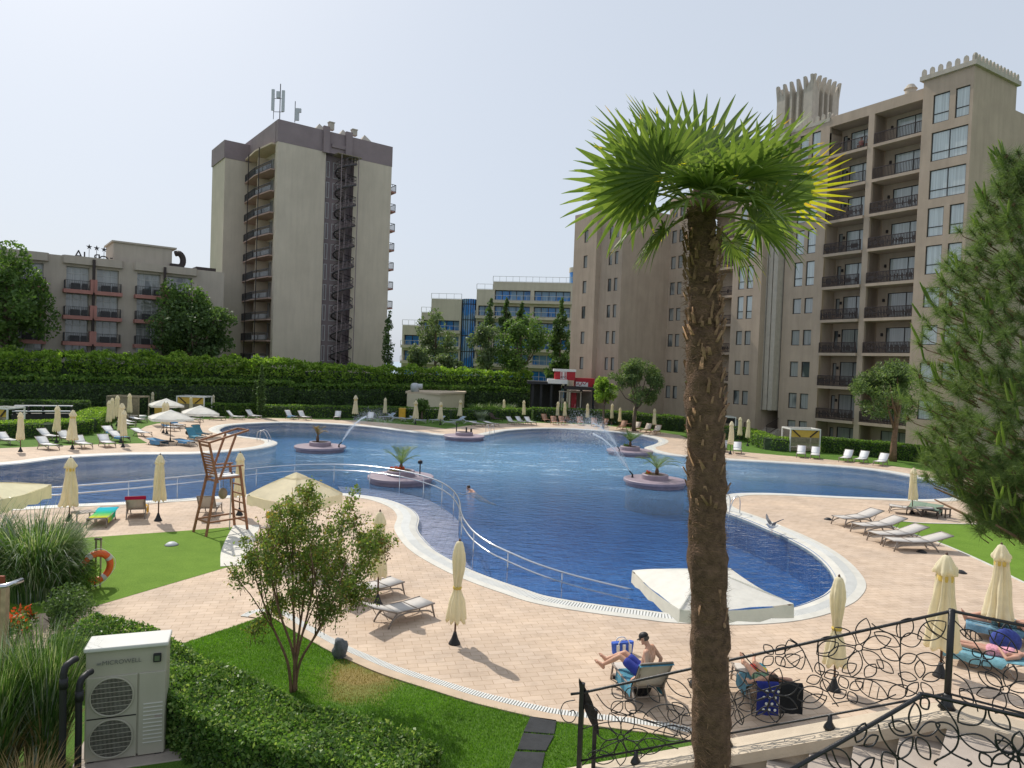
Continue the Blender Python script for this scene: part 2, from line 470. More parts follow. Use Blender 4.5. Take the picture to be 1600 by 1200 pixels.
# paving
t = NT('paving_tiles'); p = t.pos(rot=R(-14))
br = t.n('ShaderNodeTexBrick'); br.offset = .5; br.inputs['Scale'].default_value = 1.0
br.inputs['Brick Width'].default_value = .42; br.inputs['Row Height'].default_value = .21
br.inputs['Mortar Size'].default_value = .008; br.inputs['Mortar Smooth'].default_value = .2; br.inputs['Bias'].default_value = -.2
br.inputs['Color1'].default_value = (.54, .42, .315, 1); br.inputs['Color2'].default_value = (.61, .485, .375, 1); br.inputs['Mortar'].default_value = (.4, .29, .2, 1)
t.l(p, br.inputs['Vector'])
c = t.mix(1.0, br.outputs['Color'], t.ramp(t.noise(t.pos(), .35, 5.0, .65), [(.3, (.84, .84, .86)), (.7, (1.12, 1.1, 1.08))]), 'MULTIPLY')
c = t.mix(1.0, c, t.ramp(t.noise(t.pos(), 1.3, 6.0, .75), [(.3, (.8, .79, .78)), (.5, (1.0, 1.0, 1.0)), (.75, (1.07, 1.07, 1.06))]), 'MULTIPLY')
inv = t.math('SUBTRACT', 1.0, br.outputs['Fac'])
m_pave = t.done(t.pbsdf(c, .75, 0, .25, t.bump(inv, .35, .008)).outputs[0])
mb = MB(); mb.sheet(deck, .004, [poff(.2)]); struct('paving', mb, m_pave)

# pool: tiled basin, coping with gutter
def tile_mat(name, c1, c2, mort, sz):
    t = NT(name); p = t.pos()
    br = t.n('ShaderNodeTexBrick'); br.offset = 0.0; br.inputs['Scale'].default_value = 1.0
    br.inputs['Brick Width'].default_value = sz; br.inputs['Row Height'].default_value = sz; br.inputs['Mortar Size'].default_value = sz * .03
    br.inputs['Color1'].default_value = (*c1, 1); br.inputs['Color2'].default_value = (*c2, 1); br.inputs['Mortar'].default_value = (*mort, 1)
    t.l(p, br.inputs['Vector'])
    c = t.mix(1.0, br.outputs['Color'], t.ramp(t.noise(p, .4, 3.0), [(.3, (.8, .85, .9)), (.7, (1.2, 1.15, 1.1))]), 'MULTIPLY')
    return t.done(t.pbsdf(c, .4, 0, .3).outputs[0])
m_pooltile = tile_mat('blue_pool_tile', (.035, .135, .39), (.05, .18, .47), (.11, .25, .52), .3)
mb = MB(); n = len(pool)
mb.sheet(poff(.05), -1.5)
ring = poff(.05)
for i in range(n):
    a, b = ring[i], ring[(i + 1) % n]
    mb.quad((a.x, a.y, -1.5), (b.x, b.y, -1.5), (b.x, b.y, .0), (a.x, a.y, .0))
struct('pool_basin', mb, m_pooltile)
def band(mb, d0, d1, z0, z1, skirt=True):
    A, Bq = poff(d0), poff(d1)
    for i in range(n):
        j = (i + 1) % n
        mb.quad((A[i].x, A[i].y, z0), (A[j].x, A[j].y, z0), (Bq[j].x, Bq[j].y, z1), (Bq[i].x, Bq[i].y, z1))
    if skirt:
        for L, z in ((A, z0), (Bq, z1)):
            for i in range(n):
                j = (i + 1) % n
                mb.quad((L[i].x, L[i].y, z), (L[j].x, L[j].y, z), (L[j].x, L[j].y, z - .12), (L[i].x, L[i].y, z - .12))
mb = MB(); band(mb, -.02, .33, -.035, .03); band(mb, .66, .92, .03, .022)
struct('pool_coping', mb, m_coping)
m_gutterpan = M('gutter_pan', (.3, .3, .28), .6)
m_grate = M('white_grate', (.68, .68, .65), .45, .06)
mb = MB(); band(mb, .33, .66, .014, .014, False); struct('gutter_channel', mb, m_gutterpan)
mb = MB(); ctr = resample(poff(.495), .085, True)
for i in range(len(ctr) - 1):
    a, b = ctr[i], ctr[i + 1]
    if a.y > 95 or abs(a.x) > 60: continue
    tg = (b - a); tg.z = 0
    if tg.length < 1e-6: continue
    tg.normalize(); nn = V((-tg.y, tg.x, 0)); wd = .055 if a.y < 26 else .07
    mb.bar(a - nn * .165 + V((0, 0, .02)), a + nn * .165 + V((0, 0, .02)), wd, .02)
struct('gutter_grate', mb, m_grate)

# entry ramp: mauve tiled, running down along the curved handrail
rail_px = [(-200, 779, .95), (0, 767, .95), (120, 759, .95), (250, 748, .95), (330, 740, .95), (400, 731.5, .95), (450, 727.5, .95), (500, 725.6, .95), (560, 727, 1.0), (620, 734, 1.02), (670, 746, 1.02),
 (700, 760, 1.0), (716, 778, .95), (721, 802, .88), (729, 817, .8), (742, 832, .7), (763, 847, .6), (787, 859, .5), (839, 881, .3), (900, 900, .13), (990, 922, -.1)]
rail = catmull([G(x, y, z) for x, y, z in rail_px], 6, False)
ramp_edge = [G(x, y) for x, y in [(528, 757), (576, 760), (640, 768), (678, 778), (716, 800)]] + [V((q.x, q.y, 0)) for q in rail if q.y < 29.5 and q.x > -3.2]
shore = [G(x, y) for x, y in [(1010, 951), (935, 942), (860, 930), (820, 918), (775, 903), (730, 885), (685, 861), (664, 843), (652, 825), (654, 807), (640, 792), (610, 780), (580, 774), (535, 769)]]
A = resample(catmull(ramp_edge, 3, False), .4); Bs = resample(catmull(list(reversed(shore)), 4, False), .4)
mb = MB(); N = 40
for i in range(N):
    qs = []
    for k in (i, i + 1):
        f = k / N; a = A[min(int(f * (len(A) - 1)), len(A) - 1)]; b = Bs[min(int(f * (len(Bs) - 1)), len(Bs) - 1)]
        z = -.1 - .85 * f ** 1.5; qs.append((a, b, z))
    (a0, b0, z0), (a1, b1, z1) = qs
    mb.quad((a0.x, a0.y, z0), (a1.x, a1.y, z1), (b1.x, b1.y, z1), (b0.x, b0.y, z0))
    mb.quad((a0.x, a0.y, z0), (a1.x, a1.y, z1), (a1.x, a1.y, -1.5), (a0.x, a0.y, -1.5))
m_ramp = tile_mat('mauve_ramp_tile', (.74, .55, .62), (.8, .61, .68), (.5, .4, .48), .3)
struct('pool_ramp', mb, m_ramp)

# water
t = NT('pool_water'); p = t.pos(); ctrp = G(835, 716)
g = t.n('ShaderNodeVectorMath', operation='DISTANCE'); t.l(t.pos((.62, 1, 1)), g.inputs[0]); g.inputs[1].default_value = (ctrp.x * .62, ctrp.y, 0)
msk = t.ramp(t.math('DIVIDE', g.outputs['Value'], 26.0), [(.2, (1, 1, 1)), (.85, (0, 0, 0))])
n1 = t.noise(t.pos((1.0, 1.6, 1), .3), 1.5, 3.0, .6); n2 = t.noise(p, 6.0, 3.0, .6)
hgt = t.math('ADD', t.math('MULTIPLY', n1, .8), t.math('MULTIPLY', n2, .3))
hgt = t.math('MULTIPLY', hgt, t.math('ADD', t.math('MULTIPLY', msk, .7), .55))
nb = t.bump(hgt, 1.0, .16)
fr = t.n('ShaderNodeFresnel'); fr.inputs[0].default_value = 1.33; t.l(nb, fr.inputs['Normal'])
gl = t.n('ShaderNodeBsdfGlossy'); gl.inputs['Roughness'].default_value = .04; t.l(nb, gl.inputs['Normal'])
tr = t.n('ShaderNodeBsdfTransparent'); tr.inputs[0].default_value = (.78, .91, .98, 1)
df = t.n('ShaderNodeBsdfDiffuse')
fo = t.noise(t.pos((.5, 1.3, 1)), .55, 5.0, .7)
fo2 = t.math('MULTIPLY', t.ramp(fo, [(.52, (0, 0, 0)), (.68, (1, 1, 1))]), t.ramp(t.noise(p, 5.0, 3.0), [(.38, (0, 0, 0)), (.7, (1, 1, 1))]))
m2 = t.ramp(t.math('DIVIDE', g.outputs['Value'], 26.0), [(.15, (1, 1, 1)), (.62, (0, 0, 0))])
foam = t.math('MULTIPLY', fo2, m2)
t.l(t.mix(foam, t.mix(msk, (.06, .2, .48), (.26, .52, .78)), (.75, .8, .82)), df.inputs[0])
m1 = t.n('ShaderNodeMixShader'); t.l(t.math('ADD', t.math('ADD', t.math('MULTIPLY', msk, .45), .1), foam, True), m1.inputs[0])
t.l(tr.outputs[0], m1.inputs[1]); t.l(df.outputs[0], m1.inputs[2])
m3 = t.n('ShaderNodeMixShader'); t.l(fr.outputs[0], m3.inputs[0]); t.l(m1.outputs[0], m3.inputs[1]); t.l(gl.outputs[0], m3.inputs[2])
m_water = t.done(m3.outputs[0])
mb = MB(); mb.sheet(poff(.03), WATER_Z); struct('water', mb, m_water)

# kerb and slotted drain along the lawn edge
near_edge = catmull([G(x, y) for x, y in deck_px[3:16]], 6, False)
def strip(mb, L, d0, d1, z):
    A, Bq = offset(L, d0, False), offset(L, d1, False)
    for i in range(len(L) - 1):
        mb.add([(A[i].x, A[i].y, z), (A[i + 1].x, A[i + 1].y, z), (Bq[i + 1].x, Bq[i + 1].y, z), (Bq[i].x, Bq[i].y, z),
                (A[i].x, A[i].y, 0), (A[i + 1].x, A[i + 1].y, 0), (Bq[i].x, Bq[i].y, 0), (Bq[i + 1].x, Bq[i + 1].y, 0)], [(0, 1, 2, 3), (0, 1, 5, 4), (3, 2, 7, 6)])
m_kerb = M('sand_kerb', (.52, .4, .29), .75, .1, 3)
mb = MB(); strip(mb, near_edge, .02, -.24, .03); struct('kerb', mb, m_kerb)
mb = MB(); strip(mb, near_edge, -.24, -.46, .012); struct('drain_channel', mb, m_gutterpan)
mb = MB(); c_ = resample(offset(near_edge, -.35, False), .06)
for a, b in zip(c_, c_[1:]):
    tg = (b - a).normalized(); nn = V((-tg.y, tg.x, 0))
    mb.bar(a - nn * .105 + V((0, 0, .02)), a + nn * .105 + V((0, 0, .02)), .036, .02)
struct('drain_grate', mb, m_grate)

# lawns laid in the paving
t = NT('artificial_turf'); p = t.pos()
c = t.ramp(t.noise(p, 1.3, 4.0), [(.3, (.1, .19, .018)), (.7, (.15, .26, .03))])
c = t.mix(.45, c, t.ramp(t.noise(p, 55.0, 2.0), [(.35, (.07, .14, .01)), (.65, (.2, .32, .05))]))
m_turf = t.done(t.pbsdf(c, .9, 0, .15, t.bump(t.noise(p, 80.0, 2.0), .6, .02)).outputs[0])
turf_px = [(-330, 880), (0, 850), (155, 839), (270, 831), (385, 822), (376, 840), (369, 862), (371, 882), (255, 916), (140, 950), (-330, 1005)]
turf = [G(x, y) for x, y in turf_px]
mb = MB(); mb.sheet(turf, .010); struct('artificial_lawn', mb, m_turf)
rl_px = [(1379, 814), (1440, 818), (1497, 819.5), (1570, 821), (1760, 828), (2200, 900), (1900, 1010), (1700, 950), (1600, 910), (1550, 884), (1480, 853), (1420, 832)]
rl = catmull([G(x, y) for x, y in rl_px], 4, True)
mb = MB(); mb.sheet(rl, .010); struct('side_lawn', mb, m_turf)
mb = MB(); L = [q for q in rl]
A_ = offset(L, .12 * (1 if area(L) > 0 else -1), True)
for i in range(len(L)):
    j = (i + 1) % len(L)
    mb.quad((L[i].x, L[i].y, .03), (L[j].x, L[j].y, .03), (A_[j].x, A_[j].y, .03), (A_[i].x, A_[i].y, .03))
    mb.quad((A_[i].x, A_[i].y, .03), (A_[j].x, A_[j].y, .03), (A_[j].x, A_[j].y, 0), (A_[i].x, A_[i].y, 0))
struct('side_lawn_kerb', mb, m_coping)
# white curved kerb at the end of the artificial lawn
mb = MB(); e = catmull([G(x, y) for x, y in [(386, 821), (377, 840), (370, 862), (371, 884)]], 5, False); strip(mb, e, .0, -.5, .02); strip(mb, e, 0, .5, .02); struct('curved_kerb', mb, m_coping)
# dark rubber stepping mats across the lawn
m_mat = M('rubber_mat', (.035, .037, .04), .9, .25, 4, .4, 120)
mt = [[(829, 1121), (870, 1127), (866, 1149), (818, 1145)], [(817, 1147), (866, 1151), (853, 1175), (808, 1173)], [(806, 1176), (852, 1178), (846, 1206), (794, 1206)]]
for k, q in enumerate(mt):
    mb = MB(); mb.prism([G(x, y) for x, y in q], .0, .03)
    o = mb.build('rubber_mat', m_mat, None, bevel=.01)
    tag(o, ['black rubber mat on the lawn touching the sandy kerb', 'middle one of three black rubber mats crossing the lawn', 'black rubber mat on the lawn cut by the bottom of the picture'][k], 'rubber mat', 'rubber mats crossing the lawn')

# blades of the near lawn
lawn_px = [(290, 1004), (400, 967), (419, 962), (465, 990), (519, 1020), (550, 1034), (600, 1055), (681, 1081), (744, 1100), (828, 1120), (869, 1128), (950, 1138), (1040, 1150), (1080, 1210), (1080, 1290), (560, 1290), (430, 1105), (300, 1030)]
lp = [G(x, y) for x, y in lawn_px]; xs = [q.x for q in lp]; ys = [q.y for q in lp]
matsq = [[G(x, y) for x, y in q] for q in mt]
def blades(name, poly, N, mat, hgt, avoid=(), test=None):
    P_ = []; xs = [q[0] for q in poly]; ys = [q[1] for q in poly]; guard = 0
    while len(P_) < N and guard < N * 8:
        guard += 1; x = rnd.uniform(min(xs), max(xs)); y = rnd.uniform(min(ys), max(ys))
        if inside(poly, x, y) and not any(inside(a, x, y) for a in avoid) and (test is None or test(x, y)): P_.append((x, y, 0))
    P_ = np.array(P_); N = len(P_); an = nprnd.uniform(0, 6.28, N); h = hgt * nprnd.uniform(.5, 1.3, N)
    sd = np.stack([np.cos(an), np.sin(an), np.zeros(N)], 1) * .006
    ln = np.stack([nprnd.normal(0, .4, N) * h, nprnd.normal(0, .4, N) * h, h], 1)
    return tag(rawmesh(name, np.stack([P_ - sd, P_ + sd, P_ + ln], 1).reshape(-1, 3), 3, mat), kind='stuff')
def dryf(x, y): return math.hypot(x - dc.x, y - dc.y) + 1.2 * (noise.noise((x * .9, y * .9, 3)) + .5)
tag(blades('lawn_grass', lp, 90000, lf_turf, .045, matsq, lambda x, y: dryf(x, y) > 1.1 + rnd.random() * .9), 'short green grass of the lawn in front of the paving', 'grass')
tag(blades('dry_grass', [(dc.x - 3, dc.y - 3), (dc.x + 3, dc.y - 3), (dc.x + 3, dc.y + 3), (dc.x - 3, dc.y + 3)], 5000, lf_dry, .035, (), lambda x, y: inside(lp, x, y) and dryf(x, y) < 1.5), 'dry brown patch of grass by the kerb', 'grass')
# ================================================================== BUILDINGS
def panel(mb, P, U, Nv, W, z0, z1, ops=(), dep=.15):
    P, U, Nv = V(P), V(U), V(Nv)
    us = sorted({0.0, W} | {min(max(o[0], 0), W) for o in ops} | {min(max(o[1], 0), W) for o in ops})
    zs = sorted({z0, z1} | {min(max(o[2], z0), z1) for o in ops} | {min(max(o[3], z0), z1) for o in ops})
    def q(u, z): return P + U * u + V((0, 0, z))
    for a, b in zip(us, us[1:]):
        run = None
        for c, d in zip(zs, zs[1:]):
            hole = any(o[0] < (a + b) / 2 < o[1] and o[2] < (c + d) / 2 < o[3] for o in ops)
            if not hole: mb.quad(q(a, c), q(b, c), q(b, d), q(a, d))
    I = -Nv * dep
    for u0, u1, c, d in ops:
        for (ua, za), (ub, zb) in (((u0, c), (u1, c)), ((u1, c), (u1, d)), ((u1, d), (u0, d)), ((u0, d), (u0, c))):
            mb.quad(q(ua, za), q(ub, zb), q(ub, zb) + I, q(ua, za) + I)
def window(parent, P, U, Nv, u0, u1, z0, z1, dep, mf, mp, cross=None, mull=0, name='window', fw=.07):
    P, U, Nv = V(P), V(U), V(Nv); I = -Nv * dep
    def q(u, z, e=0): return P + U * u + V((0, 0, z)) + I + Nv * e
    mb = MB(); h = fw / 2
    for a, b in ((q(u0, z0 + h), q(u1, z0 + h)), (q(u0, z1 - h), q(u1, z1 - h)), (q(u0 + h, z0 + fw), q(u0 + h, z1 - fw)), (q(u1 - h, z0 + fw), q(u1 - h, z1 - fw))):
        mb.bar(a, b, fw, fw)
    if cross: zc = z0 + (z1 - z0) * cross; mb.bar(q(u0 + fw, zc), q(u1 - fw, zc), fw * .95, fw * .95)
    for k in range(mull):
        uc = u0 + (u1 - u0) * (k + 1) / (mull + 1); mb.bar(q(uc, z0 + fw), q(uc, z1 - fw), fw * .9, fw * .9)
    f = mb.build(name, mf, parent)
    mb = MB(); mb.quad(q(u0 + .02, z0 + .02, -.02), q(u1 - .02, z0 + .02, -.02), q(u1 - .02, z1 - .02, -.02), q(u0 + .02, z1 - .02, -.02))
    mb.build('pane', mp, f)
    return f
def railing(parent, pts, h, m, sp=.13, w=.03, rail=.05, name='railing', infill=None, z=0.0):
    mb = MB()
    for a, b in zip(pts, pts[1:]):
        a, b = V(a), V(b); L = (b - a).length; k = max(2, int(L / sp))
        mb.bar(a + V((0, 0, h)), b + V((0, 0, h)), rail, rail); mb.bar(a + V((0, 0, .08)), b + V((0, 0, .08)), rail * .8, rail * .8)
        for i in range(k + 1):
            p = a.lerp(b, i / k); ww = w * 1.6 if i in (0, k) else w; mb.bar(p, p + V((0, 0, h)), ww, ww)
            if infill and i < k:
                q = a.lerp(b, (i + 1) / k); s = rnd.choice((0, 1))
                mb.bar(p + V((0, 0, .12 + .35 * s)), q + V((0, 0, .5 + .35 * (1 - s))), w * infill, w * infill)
                mb.bar(p + V((0, 0, .75 - .3 * s)), q + V((0, 0, .3 + .3 * s)), w * infill, w * infill)
    return mb.build(name, m, parent)

m_wallR = M('taupe_render', (.455, .36, .28), .9, .08, .5, .12, 20, 0, .2, .34)
m_wallT = M('beige_render', (.56, .49, .395), .9, .06, .35, .1, 15, 0, .2, .25)
m_wallL = M('grey_beige_render', (.46, .4, .335), .9, .06, .4, .12, 15, 0, .2, .3)
m_brown = M('mauve_brown_render', (.25, .2, .205), .85, .1, .5)
m_pink = M('salmon_slab', (.4, .19, .16), .85, .12, 1.0)
m_towerslab = M('dusty_pink_slab', (.4, .28, .24), .85, .08, 1.0)
m_beigeslab = M('beige_soffit', (.55, .45, .33), .85, .08, 1.0)
m_wallM = M('hotel_beige', (.6, .54, .44), .9, .06, .3, 0, 60, 0, .2, .3)
m_framed = M('dark_window_frame', (.03, .025, .024), .5, .1)
m_framel = M('white_window_frame', (.5, .5, .49), .5, .05)
m_dark = M('dark_interior', (.03, .028, .027), .8, .3, 1.0)
g_sky = glassmat('sky_toned_window_glass', (.3, .37, .41), .05, 1.0, .75, (.55, .6, .6))  # sky reflection painted into the pane colour, curtains mixed in
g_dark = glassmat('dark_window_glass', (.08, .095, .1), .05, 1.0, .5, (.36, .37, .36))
g_blue = glassmat('blue_window_glass', (.03, .2, .56), .06, .6, .1, (.2, .36, .56))
g_tower = glassmat('stair_glass', (.2, .23, .26), .08, 1.0)
m_railbrown = M('dark_bronze_rail', (.045, .032, .03), .5, .15)
m_raildark = M('charcoal_rail', (.05, .047, .05), .5, .15)

# ---------------------------------------------------------------- right hand hotel
uR = hdir(137) ; uR = V((-.519, .855, 0)).normalized(); nR = V((-uR.y, uR.x, 0))       # nR points out of the long facade
ref = G(1290, 690)
def hitline(px, A, U):
    d = hdir(px)
    return (d.y * A.x - d.x * A.y) / (d.x * U.y - d.y * U.x)
u_c = hitline(1502, ref, uR)
OR_ = ref + uR * u_c; OR_.z = 0
def UR(px, v=0.0): return hitline(px, OR_ + nR * v, uR)
hotel = thing('hotel_building', 'tall taupe hotel with recessed balconies and concrete fin crown behind the palm', 'hotel', OR_, math.atan2(uR.y, uR.x))
X, Y = V((1, 0, 0)), V((0, 1, 0))
BR = MB()
FL = [2.4 + 3.4 * k for k in range(9)]
ROOF = 33.0
# corner block with paired windows
u1 = UR(1425)
c0, c1, c2, c3 = UR(1497), UR(1475), UR(1466), UR(1441)
wins = []; ops = []
rows = [f + .25 for f in FL]
for k, f in enumerate(FL):
    tall = k >= 4
    zz = (f + .35, f + 2.95) if tall else (f + .75, f + 2.55)
    if k in (6, 7) : ops.append((c0, c3, *zz)); wins.append((c0, c3, *zz, .3, 1))
    else:
        ops += [(c0, c1, *zz), (c2, c3, *zz)]; wins += [(c0, c1, *zz, .33 if tall else None, 0), (c2, c3, *zz, .33 if tall else None, 0)]
TOP = 34.1
panel(BR, (0, .6, 0), X, Y, u1, -1, TOP, ops, .18)
for w_ in wins: window(hotel, (0, .6, 0), X, Y, *w_[:4], .14, m_framed, g_sky, w_[4], w_[5])
BR.quad((0, .6, -1), (0, -22, -1), (0, -22, TOP - 2.2), (0, .6, TOP - 2.2)); BR.quad((0, .6, TOP - 2.2), (0, -7, TOP - 2.2), (0, -7, TOP), (0, .6, TOP))
BR.quad((u1, .6, -1), (u1, -7, -1), (u1, -7, TOP), (u1, .6, TOP)); BR.quad((0, .6, TOP), (u1, .6, TOP), (u1, -7, TOP), (0, -7, TOP)); BR.quad((0, -7, TOP), (u1, -7, TOP), (u1, -7, 30), (0, -7, 30))
# trim and rounded battlements on top
def battlement(x0, x1, y0, y1, z):
    t_ = MB(); t_.box((x0 + x1) / 2, (y0 + y1) / 2, z + .2, abs(x1 - x0) + .5, abs(y1 - y0) + .5, .4)
    for (ax, ay, bx, by) in ((x0, y1, x1, y1), (x0, y1, x0, y0)):
        L = math.hypot(bx - ax, by - ay); k = int(L / .62)
        for i in range(k + 1):
            f = i / k; px_, py_ = ax + (bx - ax) * f, ay + (by - ay) * f
            ux, uy = (bx - ax) / L, (by - ay) / L
            prof = [(-.2, 0), (.2, 0), (.2, .42), (.14, .6), (0, .68), (-.14, .6), (-.2, .42)]
            vs = []
            for s_ in (-.07, .07):
                for a, h in prof: vs.append((px_ + ux * a - uy * s_, py_ + uy * a + ux * s_, z + .4 + h))
            nn = len(prof); t_.add(vs, [tuple(range(nn)), tuple(range(2 * nn - 1, nn - 1, -1))] + [(i2, (i2 + 1) % nn, nn + (i2 + 1) % nn, nn + i2) for i2 in range(nn)])
    t_.build('battlement', m_concrete, hotel)
battlement(0, u1, -7, .6, TOP)
# balcony bays
b0, bd0, bd1, b1 = UR(1425), UR(1349), UR(1340), UR(1281)
DEEP = 1.8
BR.quad((b0, .3, 32.6), (b1, .3, 32.6), (b1, .3, 33.6), (b0, .3, 33.6)); BR.quad((b0, .3, 32.6), (b1, .3, 32.6), (b1, -DEEP, 32.6), (b0, -DEEP, 32.6)); BR.quad((b0, .3, 33.6), (b1, .3, 33.6), (b1, -16, 33.6), (b0, -16, 33.6))
for a, b in ((b0, bd0), (bd1, b1)):
    ops = []; door = []
    for k, f in enumerate([-1.0] + FL):
        W = b - a
        o = (W * .08, W * .76, f + .1, f + 2.55) if b == b1 else (W * .04, W * .8, f + .1, f + 2.6)
        ops.append(o); door.append(o)
        if b == b1: s_ = (W * .85, W * .96, f + .5, f + 2.4); ops.append(s_); window(hotel, (a, -DEEP, 0), X, Y, *s_, .1, m_framed, g_dark)
    panel(BR, (a, -DEEP, 0), X, Y, b - a, -1, ROOF, ops, .12)
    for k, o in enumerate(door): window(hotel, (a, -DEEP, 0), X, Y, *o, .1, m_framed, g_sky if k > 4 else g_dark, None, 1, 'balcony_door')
    for k, f in enumerate(FL):
        pr = .55 if k < 7 else .35
        sb = MB(); sb.box((a + b) / 2, (-DEEP + pr) / 2, f - .14, b - a, DEEP + pr, .28)
        s_ = sb.build('balcony', m_wallR, hotel)
        railing(s_, [(a + .1, pr - .06, f), (b - .1, pr - .06, f)], 1.05, m_railbrown, .14, .05 if k < 7 else .035, .07, infill=1.0 if k < 7 else None)
    for q in (a, b): BR.quad((q, .0, -1), (q, -DEEP, -1), (q, -DEEP, ROOF), (q, .0, ROOF))
BR.box((bd0 + bd1) / 2, -.6, 15.8, bd1 - bd0, 1.8, 33.6)
for k, f in enumerate(FL):
    for a, b in ((b0, bd0), (bd1, b1)): lm = MB(); lm.box(a + (b - a) * (.805 if b == b1 else .87), -DEEP + .1, f + 1.9, .16, .18, .3); lm.build('wall_lamp', m_framed, hotel)
# strip with paired windows, then the fin recess
u2, u3 = UR(1221), UR(1197)
p0, p1, p2, p3 = UR(1267), UR(1254), UR(1249), UR(1236)
ops = []; wins = []
for k, f in enumerate([-1.0] + FL):
    tall = k >= 5
    zz = (f + .35, f + 2.95) if tall else (f + .8, f + 2.45)
    if k == 0: zz = (1.1, 1.9)
    for a, b in ((p0, p1), (p2, p3)): ops.append((a - b1, b - b1, *zz)); wins.append((a, b, *zz, .33 if tall else None))
panel(BR, (b1, .3, 0), X, Y, u2 - b1, -1, 33.2, ops, .18)
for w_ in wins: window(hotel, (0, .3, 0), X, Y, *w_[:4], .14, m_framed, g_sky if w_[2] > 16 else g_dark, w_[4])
BR.quad((b1, .3, 33.2), (u2, .3, 33.2), (u2, -8, 33.2), (b1, -8, 33.2)); BR.quad((u2, .3, -1), (u2, -8, -1), (u2, -8, 33.2), (u2, .3, 33.2)); BR.quad((b1, .3, 32), (b1, -8, 32), (b1, -8, 33.2), (b1, .3, 33.2))
battlement(b1 + .3, u2 - .3, -5, .1, 33.2)
# recess wall
BR.quad((u2, -2.2, 2.8), (u3 + 8, -2.2, 2.8), (u3 + 8, -2.2, 34), (u2, -2.2, 34))
fin = MB()
for k in range(3):
    uu = u2 + .45 + (u3 - u2) * k / 3
    fin.box(uu, -.1, 18.5, .55, 2.6, 31.4)
fin.build('fin_wall', m_concrete, hotel)
# fin crown: a square core whose ribs flare outwards at the top
cr = MB(); cw = 4.4; cx0, cy0, zt = u2 - 1.2, -1.4, 33.4
core = (cx0 + cw / 2, cy0 - cw / 2)
cr.box(core[0], core[1], zt + 2.0, cw - .9, cw - .9, 6.4)
for s_ in range(4):
    for k in range(6):
        f = k / 5
        ang = s_ * math.pi / 2; ux, uy = math.cos(ang), math.sin(ang); nx, ny = uy, -ux
        bx, by = core[0] + ux * (f - .5) * cw + nx * cw * .5, core[1] + uy * (f - .5) * cw + ny * cw * .5
        vs = []
        for s2 in (-.13, .13):
            for d_, z in ((-1.0, zt - 1.5), (.1, zt - 1.5), (.12, zt + 4.4), (.35, zt + 6.2), (.05, zt + 6.2), (-1.0, zt + 4.4)):
                vs.append((bx + ux * s2 + nx * d_, by + uy * s2 + ny * d_, z))
        cr.add(vs, [(0, 1, 2, 3, 4, 5), (11, 10, 9, 8, 7, 6)] + [(i, (i + 1) % 6, 6 + (i + 1) % 6, 6 + i) for i in range(6)])
cr.build('fin_crown', m_concrete, hotel)
# entrance at the foot of the fins with steps and rails
en = MB(); en.box((u2 + u3) / 2 + .2, -2.9, 1.2, u3 - u2 + 2, .3, 5.2); en.build('entrance_door', m_dark, hotel)
stp = MB()
for k in range(5): stp.box((u2 + u3) / 2 + .4, .3 + k * .35, .8 - k * .18 - .4, u3 - u2 + 1.6, .36, .8)
stp.build('entrance_steps', m_concrete, hotel)
railing(hotel, [(u2 - .1, -2.0, .9), (u2 - .1, .2, .9), (u2 - .1, 2.2, .1)], 1.1, m_railbrown, .16)
railing(hotel, [(u3 + .9, -1.0, .9), (u3 + .9, .2, .9), (u3 + .9, 2.2, .1)], 1.1, m_railbrown, .16)
# projecting wing with windows left of the fins
VW = 2.0
w0, w1 = UR(1183, VW), UR(1138, VW)
q0, q1, q2, q3 = UR(1170, VW), UR(1160.5, VW), UR(1156.5, VW), UR(1147, VW)
ops = []
for k, f in enumerate(FL[:8]):
    tall = k >= 3; zz = (f + .35, f + 2.95) if tall else (f + .8, f + 2.4)
    for a, b in ((q0, q1), (q2, q3)): ops.append((a - w0, b - w0, *zz))
ops.append((q1 - w0, q3 - w0, .4, 1.5))
panel(BR, (w0, VW, 0), X, Y, w1 - w0, -1, 31.5, ops, .18)
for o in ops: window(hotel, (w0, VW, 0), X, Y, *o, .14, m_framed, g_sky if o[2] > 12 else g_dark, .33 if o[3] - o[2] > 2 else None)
BR.quad((w0, VW, -1), (w0, -6, -1), (w0, -6, 31.5), (w0, VW, 31.5)); BR.quad((w0, VW, 31.5), (w1, VW, 31.5), (w1, -9, 31.5), (w0, -9, 31.5))
BR.quad((w1, VW, -1), (w1, -9, -1), (w1, -9, 31.5), (w1, VW, 31.5))
# balcony column and window strip beside the palm, then the end tower
x0, x1 = w1, UR(1096)
panel(BR, (x0, -1.6, 0), X, Y, x1 - x0, -1, 30, [((x1 - x0) * .2, (x1 - x0) * .45, f + .1, f + 2.4) for f in FL[:8]], .12)
for k, f in enumerate(FL[:8]):
    window(hotel, (x0, -1.6, 0), X, Y, (x1 - x0) * .2, (x1 - x0) * .45, f + .1, f + 2.4, .1, m_framed, g_dark, None, 1, 'balcony_door')
    sb = MB(); sb.box((x0 + x1) / 2, -.5, f - .14, x1 - x0 - .06, 2.2, .28); s_ = sb.build('balcony', m_wallR, hotel)
    railing(s_, [(x0 + .1, .5, f), (x1 - .1, .5, f)], 1.05, m_railbrown, .18, .04, .06, infill=1.1)
y0_, y1_ = UR(1064), UR(1036)
ops = []
for k, f in enumerate(FL[:8]):
    for a, b in ((UR(1059), UR(1052)), (UR(1048.5), UR(1041))): ops.append((a - x1, b - x1, f + .75, f + 2.4))
panel(BR, (x1, 0, 0), X, Y, y1_ - x1, -1, 29.5, ops, .18)
for o in ops: window(hotel, (x1, 0, 0), X, Y, *o, .14, m_framed, g_dark)
